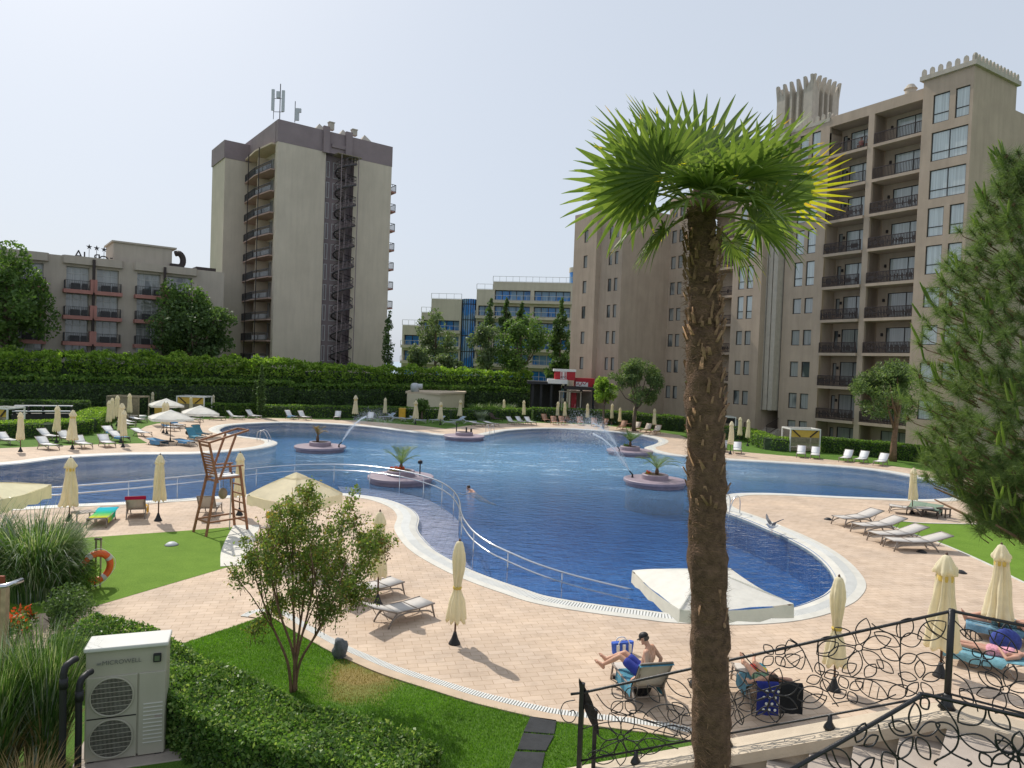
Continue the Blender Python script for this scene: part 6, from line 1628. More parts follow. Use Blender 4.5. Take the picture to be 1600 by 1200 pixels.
# ---------------------------------------------------------------- pool fittings
hr_ = thing('handrail', 'curved double steel handrail following the entry ramp of the pool', 'handrail', (0, 0, 0))
mb = MB(); mb.tube(rail, .034, 8); mb.build('top_rail', m_steel, hr_, True)
mb = MB(); mb.tube([q - V((0, 0, .32)) for q in rail], .03, 8); mb.build('lower_rail', m_steel, hr_, True)
rr = resample(rail, 2.1)
for q in rr[1:-1]:
    mb = MB(); mb.tube([q, (q.x, q.y, -.9)], .022, 8); mb.build('post', m_steel, hr_, True)
def ladder(px0, py0, px1, py1, inx, iny, label):
    a, b = G(px0, py0), G(px1, py1); ip = G(inx, iny); o = thing('pool_ladder', label, 'ladder', (a.x, a.y, 0), 0, 'steel pool ladders')
    d = (ip - (a + b) / 2); d.z = 0; d.normalize()
    c = (a + b) / 2; sd = V((-d.y, d.x, 0)) * .27
    for s in (-1, 1):
        p = c + sd * s - a; pth = catmull([p, p + V((0, 0, .55)), p + d * .12 + V((0, 0, .8)), p + d * .4 + V((0, 0, .86)), p + d * .68 + V((0, 0, .6)), p + d * .95 + V((0, 0, .0)), p + d * 1.0 + V((0, 0, -.9))], 5, False)
        mb = MB(); mb.tube(pth, .024, 8); mb.build('rail', m_steel, o, True)
    for k in range(2): mb = MB(); p = c - a + d * .98 + V((0, 0, -.3 - .3 * k)); mb.bar(p - sd, p + sd, .05, .03); mb.build('step', m_steel, o)
ladder(401, 688, 407, 690, 425, 690, 'steel pool ladder on the tip of the left peninsula')
ladder(761, 676, 765, 677, 776, 680, 'steel pool ladder on the far bank beside the flat white loungers')
ladder(1141, 800, 1155, 802, 1122, 806, 'steel pool ladder on the right peninsula beside the palm trunk')

def island(px, py, label, noz, palm=None, dead=False, flowers=None, extra=None):
    c = G(px, py, WATER_Z); o = thing('island', label, 'pool island', (c.x, c.y, 0), 0, 'round planted islands in the pool')
    mb = MB(); mb.lathe([(1.7, -1.5), (1.7, .12), (1.84, .14), (1.84, .27), (1.8, .3), (0.0, .31)], 48, cap=False); mb.build('platform', m_mauve, o)
    mb = MB(); mb.lathe([(.78, .3), (.78, .56), (.74, .6), (.62, .6), (.6, .55)], 36, cap=False); p_ = mb.build('planter', m_mauve, o)
    mb = MB(); mb.lathe([(.62, .54), (0.0, .58)], 24, cap=False); mb.build('soil', m_soil, p_)
    if noz:
        a = G(noz[0], noz[1], .3) - c; a.z = 0
        if a.length > 1.6: a = a.normalized() * 1.6
        mb = MB(); dd = V((-.35, .2, 0)) if noz[2] < 0 else V((.35, .2, 0)); mb.tube([(a.x, a.y, .3), (a.x, a.y, .48), (a.x + dd.x * .5, a.y + dd.y * .5, .68)], [.07, .05, .035], 8); mb.build('nozzle', m_black, o)
        o['nz'] = [a.x + c.x + dd.x * .5, a.y + c.y + dd.y * .5, .68]
    return o, c
isl = {}
for k, px, py, lb, nz in [('A', 500, 704, 'round mauve island with a withered small palm', (531, 699, 1)), ('B', 725, 686.5, 'round mauve island without a palm near the far bank', None), ('C', 626, 753, 'round mauve island with palm and orange flowers beside the handrail', None), ('D', 984, 710, 'round mauve island with a small grassy palm near the right cove', (961, 706, -1)), ('E', 1023, 758, 'round mauve island with a young palm half hidden by the palm trunk', (988, 746, -1))]:
    isl[k] = island(px, py, lb, nz)
def small_palm(label, c, h, nf, L, mat, droop, narrow=.9, trunkh=.4):
    o = thing('small_palm', label, 'palm', (c.x, c.y, .56), 0, 'small palms on the pool islands'); mb = MB(); mb.lathe([(.1, 0), (.12, trunkh * .5), (.07, trunkh)], 10); mb.build('trunk', m_fib, o, True)
    for k in range(nf):
        a = k * 2.4 + .3; el = R(rnd.uniform(35, 80)) * narrow + R(5); d = V((math.cos(a) * math.cos(el), math.sin(a) * math.cos(el), math.sin(el))); co = []; n = 22; Lk = L * rnd.uniform(.75, 1.1); pts = []
        for i in range(n + 1): f = i / n; pts.append(V((0, 0, trunkh * .9)) + d * Lk * f + V((0, 0, -droop * Lk * f ** 2.2)))
        for i in range(2, n):
            tg = (pts[i + 1] - pts[i]).normalized(); sd = tg.cross(V((0, 0, 1))).normalized(); ll = Lk * .33 * math.sin(math.pi * (.12 + .85 * i / n))
            for s in (-1, 1):
                dd = (sd * s * .8 + tg * .7 + V((0, 0, .18))).normalized(); wv = tg * .014; co += [pts[i] - wv, pts[i] + wv, pts[i] + dd * ll]
        fb = MB(); fb.tube(pts, .012, 4)
        for q in range(0, len(co), 3): fb.add(co[q:q + 3], [(0, 1, 2)])
        fb.build('frond', mat, o)
    return o
small_palm('young palm with arching fronds on the island beside the handrail', isl['C'][1], 1.7, 12, 1.75, lf_palm, .35)
small_palm('young palm with spreading fronds on the island half hidden by the big palm', isl['E'][1] + V((.1, 0, 0)), 1.7, 13, 1.9, lf_palm, .45, .8)
small_palm('small dense grassy palm on the island near the right cove', isl['D'][1], 1.6, 16, 1.45, lf_reed, .25)
small_palm('withered reddish palm on the left island', isl['A'][1] + V((-.2, 0, 0)), 1.6, 8, 1.5, leafmat('dry_palm', (.25, .13, .07), (.3, .22, .08), .3, (.12, .18, .04)), .5, 1.0, .5)
def flowers(label, c, r_, n_, mat):
    o = thing('flowering_plant', label, 'flowers', (c.x, c.y, .57), 0); pts = []
    for i in range(n_): a = rnd.uniform(0, 6.28); q = r_ * math.sqrt(rnd.random()); pts.append((q * math.cos(a), q * math.sin(a), rnd.uniform(.05, .22)))
    leaves('flowers', np.array(pts), .09, mat, o, .8, .5); leaves('foliage', np.array(pts) * np.array([1.1, 1.1, .7]), .1, lf_hedge, o, .5, .2)
flowers('orange red flowers in the planter beside the handrail', isl['C'][1] + V((-.2, -.1, 0)), .42, 160, lf_red)
flowers('small red flowers in the planter half hidden by the big palm', isl['E'][1] + V((-.4, -.1, 0)), .16, 50, lf_red)
flowers('dark low plants in the planter near the right cove', isl['D'][1] + V((-.35, -.1, 0)), .2, 60, lf_dark)
c = isl['B'][1]; o = thing('fountain_pipe', 'bare fountain pipes in the planter of the palmless island', 'pipe', (c.x, c.y, .56))
mb = MB(); mb.tube([(-.7, 0, 0), (-.7, 0, .75), (-.5, 0, .75)], .05, 8); mb.tube([(.2, -.3, 0), (.2, -.3, .5)], .07, 8); mb.tube([(.6, .2, 0), (.6, .2, .35)], .09, 8); mb.build('pipes', m_black, o)
c = isl['C'][1]; o = thing('bollard_lamp', 'small dark bollard lamp on the island beside the handrail', 'lamp', (c.x + 1.05, c.y + .1, .3))
mb = MB(); mb.tube([(0, 0, 0), (0, 0, .7)], .035, 8); mb.build('post', m_black, o); mb = MB(); mb.lathe([(.05, .68), (.13, .7), (.13, .86), (.04, .9)], 12); mb.build('head', m_black, o)
# fountain jets: spreading arcs of drops
t = NT('spray'); d_ = t.n('ShaderNodeBsdfDiffuse'); d_.inputs[0].default_value = (.82, .86, .9, 1); tl = t.n('ShaderNodeBsdfTranslucent'); tl.inputs[0].default_value = (.85, .88, .92, 1)
m1 = t.n('ShaderNodeMixShader'); m1.inputs[0].default_value = .5; t.l(d_.outputs[0], m1.inputs[1]); t.l(tl.outputs[0], m1.inputs[2]); tp = t.n('ShaderNodeBsdfTransparent'); m2_ = t.n('ShaderNodeMixShader'); m2_.inputs[0].default_value = .6; t.l(tp.outputs[0], m2_.inputs[1]); t.l(m1.outputs[0], m2_.inputs[2]); m_spray = t.done(m2_.outputs[0])
def jet(label, p0, p1, apex, N, spread):
    o = thing('water_jet', label, 'water jet', p0, 0, 'water jets of the islands'); N *= 2; p1 = V(p1) - V(p0); core = []; co = []
    def pos(f): 
        z = 4 * apex * f * (1 - f) + p1.z * f
        return V((p1.x * f, p1.y * f, z))
    mb = MB(); pts = [pos(i / 14 * .4) for i in range(15)]; mb.tube(pts, [.022 + .03 * i / 14 for i in range(15)], 6); mb.build('stream', m_spray, o, True)
    for _ in range(N):
        f = rnd.random() ** .9 * .92; q = pos(f) + V((rnd.gauss(0, 1), rnd.gauss(0, 1), rnd.gauss(0, .8))) * spread * f * .5; s = rnd.uniform(.006, .024) * (1.2 - .4 * f)
        tg = (pos(min(1, f + .03)) - pos(f)).normalized(); L = s * 3.0; sd = tg.orthogonal().normalized() * s * .6; e = tg.cross(sd)
        co += [q - sd, q + sd, q + tg * L, q - e, q + e, q + tg * L]
    rawmesh('drops', np.array([tuple(p) for p in co]), 3, m_spray, o)
def nzp(k): return V(isl[k][0]['nz'])
jet('water jet rising to the right from the left island with the withered palm', nzp('A'), G(618, 688), 2.0, 1800, 1.6)
jet('water jet rising to the left from the island near the right cove', nzp('D'), G(868, 700), 2.0, 2600, 2.4)
jet('water jet rising to the left from the island half hidden by the big palm', nzp('E'), G(850, 722), 2.2, 3000, 2.6)
for k in isl:
    if 'nz' in isl[k][0]: del isl[k][0]['nz']

# ---------------------------------------------------------------- lifeguard chair
q0, q1, q2, q3 = G(309, 831), G(329, 837), G(380, 829), G(360, 822)      # feet
ctr = (q0 + q1 + q2 + q3) / 4; ax = ((q2 + q3) / 2 - (q0 + q1) / 2).normalized(); an = math.atan2(ax.y, ax.x)
LG = thing('lifeguard_chair', 'tall reddish wooden lifeguard chair with ladder on the turf', 'lifeguard chair', ctr, an)
sz_ = 2.12; bw, sw = .48, .36
def legpair():
    for s in (-1, 1):
        mb = MB(); mb.bar((-.82, s * bw, 0), (-.42, s * sw, sz_), .075); mb.build('leg', m_wood, LG)
        mb = MB(); mb.bar((.82, s * bw, 0), (.5, s * sw, sz_ + .38), .075); mb.build('leg', m_wood, LG)
legpair()
for k in range(5): mb = MB(); f = .16 + k * .165; x = .82 - .32 * f * .9; mb.bar((x, -bw + .12 * f, f * sz_), (x, bw - .12 * f, f * sz_), .05); mb.build('rung', m_wood, LG)
mb = MB()
for s in (-1, 1): mb.bar((-.72, s * (bw - .03), .5), (.72, s * (bw - .03), .5), .06); mb.bar((-.42, s * sw, sz_ - .05), (.56, s * sw, sz_ - .05), .07)
mb.bar((-.72, -bw, .5), (-.72, bw, .5), .06); mb.bar((-.42, -sw, sz_ - .12), (-.42, sw, sz_ - .12), .07); mb.bar((.55, -sw, sz_ - .05), (.55, sw, sz_ - .05), .07); mb.build('brace', m_wood, LG)
mb = MB(); mb.box(.1, 0, sz_, .8, sw * 2 - .06, .05); mb.build('seat', m_slingw, LG)
bkp = MB(); bk = lambda h: -.38 - .28 * h
for s in (-1, 1): bkp.bar((-.36, s * sw, sz_ - .2), (bk(1.35) + .02, s * (sw + .02), sz_ + 1.32), .065)
bko = bkp.build('backrest', m_wood, LG)
mb = MB()
for k in range(8): h = .12 + k * .105; mb.bar((bk(h) + .02, -sw, sz_ + h), (bk(h) + .02, sw, sz_ + h), .03, .06)
mb.bar((bk(1.2), -sw, sz_ + 1.2), (bk(1.2), sw, sz_ + 1.2), .04, .09); mb.build('slat', m_wood, bko)
for s in (-1, 1):
    mb = MB(); mb.bar((-.45, s * (sw + .03), sz_ + .38), (.62, s * (sw + .03), sz_ + .38), .08, .05); mb.build('armrest', m_wood, LG)
    mb = MB(); mb.bar((-.3, s * sw, sz_ - .1), (.3, s * (sw + .02), sz_ + 1.55), .065); mb.build('canopy_post', m_wood, LG)
mb = MB()
for s in (-1, 1): mb.bar((bk(1.35), s * (sw + .04), sz_ + 1.33), (.8, s * (sw + .04), sz_ + 1.72), .05, .07)
mb.bar((bk(1.35), -sw - .04, sz_ + 1.33), (bk(1.35), sw + .04, sz_ + 1.33), .05, .07); mb.bar((.8, -sw - .04, sz_ + 1.72), (.8, sw + .04, sz_ + 1.72), .05, .07); mb.build('canopy_frame', m_wood, LG)
bgq = LG.matrix_basis @ V((.05, 0, 0))
bo = thing('bag', 'beige bag hanging below the seat of the lifeguard chair', 'bag', (ctr.x + ax.x * .05, ctr.y + ax.y * .05, 1.25)); mb = MB(); mb.ell((0, 0, .18), (.17, .14, .22)); mb.build('body', M('beige_bag', (.3, .23, .15), .9, .2, 10), bo, True); mb = MB(); mb.tube([(0, 0, .36), (0, 0, .92)], .012, 5); mb.build('strap', m_frame, bo)
po = thing('rescue_pole', 'thin pale rescue pole leaning under the lifeguard chair', 'pole', (ctr.x + ax.x * .35, ctr.y + ax.y * .35, 0)); mb = MB(); mb.tube([(0, 0, .01), (.03, .02, 2.1)], .022, 8); mb.build('shaft', m_framew, po); mb = MB(); mb.lathe([(.03, 2.05), (.03, 2.2)], 8, (.03, .02, 0)); mb.build('grip', m_black, po)

# small things on the ground
def dome(px, py, r_, label, mat, name, cat, group=None, z=.006, h=.5):
    b = G(px, py); o = thing(name, label, cat, (b.x, b.y, z), 0, group); mb = MB(); mb.lathe([(r_, 0), (r_, .02), (r_ * .9, r_ * h * .5), (r_ * .5, r_ * h), (0.01, r_ * h * 1.08)], 16); mb.build('cover', mat, o, True); mb = MB(); mb.lathe([(r_ * 1.15, 0), (r_ * 1.15, .012), (r_ * .95, .015)], 16, cap=False); mb.build('rim', m_black, o)
for px, py, lb in [(1294, 812, 'left of the four grey loungers'), (1440, 863, 'just in front of the nearest grey lounger'), (1501, 895, 'between the near parasols and the right lawn'), (1511, 762, 'by the tip of the right pool arm')]:
    dome(px, py, .17, 'small dark floor light on the paving ' + lb, m_black, 'floor_light', 'floor light', 'dark floor lights in the paving')
dome(268, 852, .2, 'pale grey floor light on the artificial turf', m_ant, 'floor_light', 'floor light', None, .012)
rb = G(531, 1027); ro = MB(); vs = []; 
ro.ell((0, 0, .16), (.17, .15, .26), 14, 10); ro.v = [tuple(V(p) * (1 + .28 * noise.noise((p[0] * 7, p[1] * 7, p[2] * 6)))) for p in ro.v]; o = ro.build('rock_speaker', m_rock, None, True); o.location = rb; tag(o, 'grey rock shaped object at the lawn edge beside the sandy kerb', 'rock')
# yellow bin
yb_ = G(628.5, 655); o = thing('bin', 'yellow orange box among the pale blue loungers', 'bin', yb_); mb = MB(); mb.box(0, 0, .6, .75, .6, 1.2); mb.build('body', M('amber_plastic', (.75, .42, .04), .5), o, bevel=.05); mb = MB(); mb.box(0, 0, 1.25, .82, .66, .1); mb.build('lid', m_yellow, o, bevel=.03)
yb_ = G(249, 650); o = thing('bin', 'yellow box behind the rear open white parasol', 'bin', yb_); mb = MB(); mb.box(0, 0, .5, .8, .6, 1.0); mb.build('body', m_yellow, o, bevel=.05); mb = MB(); mb.box(0, 0, 1.04, .86, .66, .08); mb.build('lid', m_yellow, o, bevel=.03)
# dark bag and bundle on loungers
c = G(297, 687); o = thing('bag', 'dark bag leaning on the teal towelled lounger', 'bag', (c.x - .1, c.y - .1, .36)); mb = MB(); mb.ell((0, 0, .2), (.24, .16, .2), 12, 8); mb.build('body', m_black, o, True); mb = MB(); mb.tube(catmull([V((-.12, 0, .34)), V((0, 0, .5)), V((.12, 0, .34))], 4, False), .02, 5); mb.build('handle', m_black, o)
# long low black bench like structure behind the hedge
a, b = at(22, 548, 58.5), at(116, 549, 60.5); a.z = b.z = 0; c = (a + b) / 2; d = b - a; o = thing('low_stand', 'long low black stand with pale rails behind the left clipped hedge', 'stand', c, math.atan2(d.y, d.x)); L = d.length
mb = MB(); mb.box(0, 0, .55, L, 1.6, 1.1); mb.build('body', m_black, o)
mb = MB()
for z, y in ((1.75, .4), (1.35, -.5)): mb.box(0, y, z, L * .98, .5, .07)
mb.build('rail', m_ant, o)
mb = MB()
for k in range(5): mb.box(-L / 2 + .1 + (L - .2) * k / 4, 0, 1.4, .1, 1.2, .68)
mb.build('post', m_black, o)
# ================================================================== FOREGROUND
# ---------------------------------------------------------------- heat pump
fl_, frr = G(130, 1196), G(257, 1178)
d = frr - fl_; AW = d.length; ah = math.atan2(d.y, d.x)
AH = zat(132, 1018, fl_.y)
HPm = thing('heat_pump', 'beige outdoor heat pump unit with two round fan grilles among the reeds', 'heat pump', fl_, ah)
m_hp = M('heat_pump_paint', (.42, .395, .32), .45, .05, 1.5, 0, 60, 0, .4, .25); m_hptop = M('heat_pump_lid', (.62, .61, .57), .4, .05, 2)
AD = .5
mb = MB(); fz0, fz1 = .1, AH - .05
mb.box(AW / 2, AD / 2 + .02, AH / 2, AW, AD, AH - .06); mb.build('casing', m_hp, HPm, bevel=.02)
mb = MB(); mb.box(AW / 2, AD / 2, AH - .005, AW + .05, AD + .08, .07); mb.build('lid', m_hptop, HPm, bevel=.02)
fw_ = AW * .62
mb = MB(); mb.box(AW * .33, .008, AH * .38, fw_, .03, AH * .74); mb.build('fan_panel', m_hp, HPm, bevel=.01)
mb = MB(); mb.box(AW * .825, .008, AH * .38, AW * .33, .03, AH * .74); mb.build('service_panel', m_hp, HPm, bevel=.01)
mb = MB()
for k in range(11): mb.box(AW * .84, -.012, AH * (.12 + .035 * k), AW * .24, .014, .012)
mb.build('vent_slot', m_hptop, HPm)
mb = MB(); mb.box(AW * .33, -.009, AH * .385, fw_ - .02, .006, .02); mb.build('panel_seam', m_dark, HPm)
Rf = AW * .265
for cz in (AH * .57, AH * .2):
    mb = MB(); k = 40; vs = [(AW * .33 + Rf * math.cos(2 * math.pi * i / k), -.012, cz + Rf * math.sin(2 * math.pi * i / k)) for i in range(k)]; mb.add(vs, [tuple(range(k))]); f = mb.build('fan', m_dark, HPm)
    mb = MB()
    for i in range(4):
        a = i * math.pi / 2 + .4; pts_ = [(AW * .33 + r_ * math.cos(a + t_), -.016, cz + r_ * math.sin(a + t_)) for r_, t_ in ((.06, 0), (Rf * .6, -.25), (Rf * .92, -.1), (Rf * .92, .5), (Rf * .5, .45))]; mb.add(pts_, [tuple(range(5))])
    mb.build('blade', M('fan_blade', (.055, .055, .055), .6), f)
    mb = MB(); ring = [(AW * .33 + Rf * math.cos(2 * math.pi * i / 40), -.022, cz + Rf * math.sin(2 * math.pi * i / 40)) for i in range(40)]; mb.tube(ring, .014, 6, True)
    nb_ = 34
    for i in range(1, nb_):
        x = -Rf + 2 * Rf * i / nb_; h = math.sqrt(max(0, Rf * Rf - x * x)); mb.bar((AW * .33 + x, -.024, cz - h), (AW * .33 + x, -.024, cz + h), .0042)
    for i in range(1, 8):
        z = -Rf + 2 * Rf * i / 8; h = math.sqrt(Rf * Rf - z * z); mb.bar((AW * .33 - h, -.028, cz + z), (AW * .33 + h, -.028, cz + z), .007)
    mb.build('grille', m_hp, HPm)
mb = MB(); mb.box(AW * .88, .0, AH * .875, AW * .1, .05, AH * .075); f = mb.build('display', m_black, HPm, bevel=.008); mb = MB(); mb.box(AW * .88, -.03, AH * .875, AW * .065, .01, AH * .045); mb.build('screen', M('lcd', (.1, .13, .08), .2), f)
text_curve('MICROWELL', AW * .085, (AW * .2, -.012, AH * .855), HPm, M('grey_ink', (.16, .16, .15), .6), 'letters', .002)
mb = MB()
for k in range(3): mb.tube(catmull([V((AW * (.135 + .012 * k), -.008, AH * .857)), V((AW * (.15 + .012 * k), -.008, AH * (.875 - .004 * k))), V((AW * (.165 + .01 * k), -.008, AH * .862)), V((AW * (.178 + .008 * k), -.008, AH * (.877 - .004 * k)))], 4, False), .004, 4)
mb.build('logo', M('grey_ink_light', (.22, .22, .21), .6), HPm)
mb = MB(); mb.box(AW * .91, -.006, AH * .35, AW * .1, .01, .05); mb.build('label_plate', M('label_grey', (.36, .3, .27), .6), HPm)
for x in (.1, AW - .1): mb = MB(); mb.box(x, AD / 2, .03, .1, AD, .06); mb.build('foot', m_black, HPm)
sb_ = thing('plinth', 'stone slab carrying the heat pump', 'slab', fl_, ah); mb = MB(); mb.box(AW / 2 + .1, AD / 2, -.02, AW + .5, AD + .55, .08); mb.build('slab', m_tread, sb_, bevel=.01)
for o_ in (HPm,): o_.location.z = .02
def pipe(px, pyt, pyb, lb):
    b = G(px, pyb); b.z = 0; zt_ = zat(px, pyt, b.y); o = thing('pipe', lb, 'pipe', b, 0, 'black insulated pipes of the heat pump'); mb = MB(); mb.tube(catmull([V((0, 0, 0)), V((0, 0, zt_ * .5)), V((.0, 0, zt_ - .12)), V((.02, .12, zt_)), V((.03, .25, zt_ + .0))], 4, False), .05, 10); mb.build('tube', m_black, o, True); mb = MB(); mb.lathe([(.06, 0), (.06, .16)], 12, (0, 0, zt_ - .35)); mb.build('coupling', m_black, o, True)
pipe(96, 1040, 1235, 'left black insulated pipe between reeds and heat pump'); pipe(121, 1060, 1225, 'right black insulated pipe touching the heat pump')

# life ring on a post, metal arm, fence post
lb_ = G(152, 917); LR = thing('life_ring_post', 'slim metal post pair holding the life ring', 'post', lb_)
h_ = zat(152, 840, lb_.y)
mb = MB(); mb.tube([(-.06, 0, 0), (-.06, 0, h_)], .025, 8); mb.build('post', m_pole, LR); mb = MB(); mb.tube([(.08, 0, 0), (.08, 0, h_)], .025, 8); mb.build('post', M('tan_post', (.35, .3, .2), .6), LR); mb = MB(); mb.box(0, 0, h_ - .04, .2, .05, .06); mb.build('bracket', m_pole, LR)
zr = zat(152, 884, lb_.y); o = thing('life_ring', 'orange life ring with pale bands hanging on the post beside the tall grass', 'life ring', (lb_.x + .04, lb_.y - .13, zr), R(58)); Rm, rm = .38, .095
mb = MB(); k = 36; vs = []; fs = []
for i in range(k):
    a = 2 * math.pi * i / k
    for j in range(12): b = 2 * math.pi * j / 12; q = Rm + rm * math.cos(b); vs.append((q * math.cos(a), rm * .8 * math.sin(b), q * math.sin(a)))
for i in range(k):
    for j in range(12): fs.append((i * 12 + j, i * 12 + (j + 1) % 12, ((i + 1) % k) * 12 + (j + 1) % 12, ((i + 1) % k) * 12 + j))
mb.add(vs, fs); mb.build('ring', m_orange, o, True)
for q in range(4):
    mb = MB(); a0 = q * math.pi / 2 + .4; vs = []; fs = []
    for i in range(5):
        a = a0 + i * .07
        for j in range(12): b = 2 * math.pi * j / 12; w_ = Rm + (rm + .004) * math.cos(b); vs.append((w_ * math.cos(a), (rm * .8 + .004) * math.sin(b), w_ * math.sin(a)))
    for i in range(4):
        for j in range(12): fs.append((i * 12 + j, i * 12 + (j + 1) % 12, (i + 1) * 12 + (j + 1) % 12, (i + 1) * 12 + j))
    mb.add(vs, fs); mb.build('band', m_framew, o, True)
mb = MB(); mb.tube([(.5 * math.cos(2 * math.pi * i / 24) * (1 + .05 * math.cos(4 * 2 * math.pi * i / 24)), -.02, .5 * math.sin(2 * math.pi * i / 24) * (1 + .05 * math.cos(4 * 2 * math.pi * i / 24))) for i in range(24)], .01, 5, True); mb.build('rope', m_white, o)
a0 = at(8, 918, 12.6); b0_ = at(35, 906, 12.9); ma = thing('metal_arm_post', 'pale wooden post with a shiny grey metal arm at the left edge', 'post', (a0.x, a0.y, 0))
mb = MB(); mb.box(0, 0, a0.z / 2, .1, .1, a0.z); mb.build('post', M('pale_wood_post', (.45, .33, .2), .7, .2, 8), ma); mb = MB(); mb.tube([(-.35, -.05, a0.z + .0), (0, 0, a0.z + .02), tuple(b0_ - V((a0.x, a0.y, 0)))], [.045, .05, .045], 10); mb.build('arm', m_steel, ma, True)
for px_, w_, lb in ((2, .16, 'rust coloured panel at the very left edge below the metal arm'),):
    q = at(-6, 940, 13.2); o = thing('rusty_panel', lb, 'panel', (q.x, q.y, 0)); mb = MB(); mb.box(0, 0, q.z * .5 + .3, .3, .06, q.z + .4); mb.build('plate', M('rust_red', (.25, .06, .03), .7, .25, 9), o, bevel=.01); mb = MB(); mb.box(0, .06, q.z * .5 + .2, .08, .06, q.z + .4); mb.build('stake', m_pole, o)

# ---------------------------------------------------------------- stone stairs and iron railing
PA, PB_ = V((4.89, 7.55, 0)), V((1.07, 9.05, 0))              # corner post and lower end post
zA, zB = 3.23, 1.47                                          # foot of railing at both
dA = (PB_ - PA); LA = dA.length; dA.normalize(); nA = V((dA.y, -dA.x, 0))
if nA.y > 0: nA = -nA                                         # towards the camera
slope = (zA - zB) / LA
PC = V((5.9, 6.8, 0)); dC = (PC - PA).normalized()
def lineA(t):                                                  # slight outward curve like the photographed wall
    p = PA + dA * t; p.z = zA - slope * t; return p
low_end = LA + 1.9
# wall under the railing
def inner(p, w_, dirv):
    n_ = V((dirv.y, -dirv.x, 0)); n_ = -n_ if n_.y > 0 else n_
    return p + n_ * w_
W_ = thing('stair_wall', 'cream stone stair wall with sloping coping under the iron railing', 'wall', (0, 0, 0))
cop = MB(); bod = MB()
ts = [low_end * i / 12 for i in range(13)]
pl = [PA + dC * 2.6 + V((0, 0, zA))] + [PA + V((0, 0, zA))] + [lineA(t_) for t_ in ts[1:]]
nrm_ = [V((-dC.y, dC.x, 0))] * 1; 
def nn_at(i):
    a = pl[max(i - 1, 0)]; b = pl[min(i + 1, len(pl) - 1)]; t_ = (b - a); t_.z = 0; t_.normalize(); n_ = V((t_.y, -t_.x, 0)); return -n_ if n_.dot(V((-.3, -1, 0))) < 0 else n_
for i in range(len(pl) - 1):
    for mbx, wo_, wi_, dz0, dz1 in ((cop, .2, .24, -.13, 0), (bod, .14, .16, -4.2, -.13)):
        vs = []
        for k in (i, i + 1):
            n_ = nn_at(k); p = pl[k] - V((0, 0, .1))
            for off_ in (-wo_, wi_):
                for dz in (dz0, dz1): vs.append(p + n_ * off_ + V((0, 0, dz)))
        # 0 outer low,1 outer high,2 inner low,3 inner high
        mbx.add(vs, [(0, 4, 5, 1), (2, 3, 7, 6), (1, 5, 7, 3), (0, 2, 6, 4)] + ([(0, 1, 3, 2)] if i == 0 else []) + ([(4, 6, 7, 5)] if i == len(pl) - 2 else []))
cop.build('coping', m_stone, W_); bod.build('body', m_stone, W_)
# steps between this wall and the nearer railing
QA = V((3.404, 5.544, 0)); dQ = V((-.975, -.222, 0)).normalized(); QC = V((3.976, 5.229, 0))
ST = thing('staircase', 'beige stone steps descending between the two iron railings', 'stairs', (0, 0, 0))
ns_ = 11; tread = .45; ris = slope * tread
for k in range(ns_):
    za_ = zA - .23 - ris * (k + 1); a0_, a1_ = k * tread, (k + 1) * tread
    i0, i1 = PA + dA * a0_ + nA * .12, PA + dA * a1_ + nA * .12; q0_, q1_ = QA + dQ * a0_ * .85, QA + dQ * a1_ * .85
    poly = [(i0.x, i0.y), (i1.x, i1.y), (q1_.x, q1_.y), (q0_.x, q0_.y)]
    mb = MB(); mb.prism(poly, max(-.3, za_ - 1.2), za_); mb.build('step', m_tread, ST, bevel=.012)
mb = MB(); i0 = PA + nA * .12; e1, e2 = PC + dC * 2 + nA * .1, QC + V((1.6, -.9, 0)); mb.prism([(i0.x, i0.y), (QA.x, QA.y), (QC.x, QC.y), (e2.x, e2.y), (e1.x, e1.y)], zA - 1.5, zA - .23); mb.build('landing', m_tread, ST)

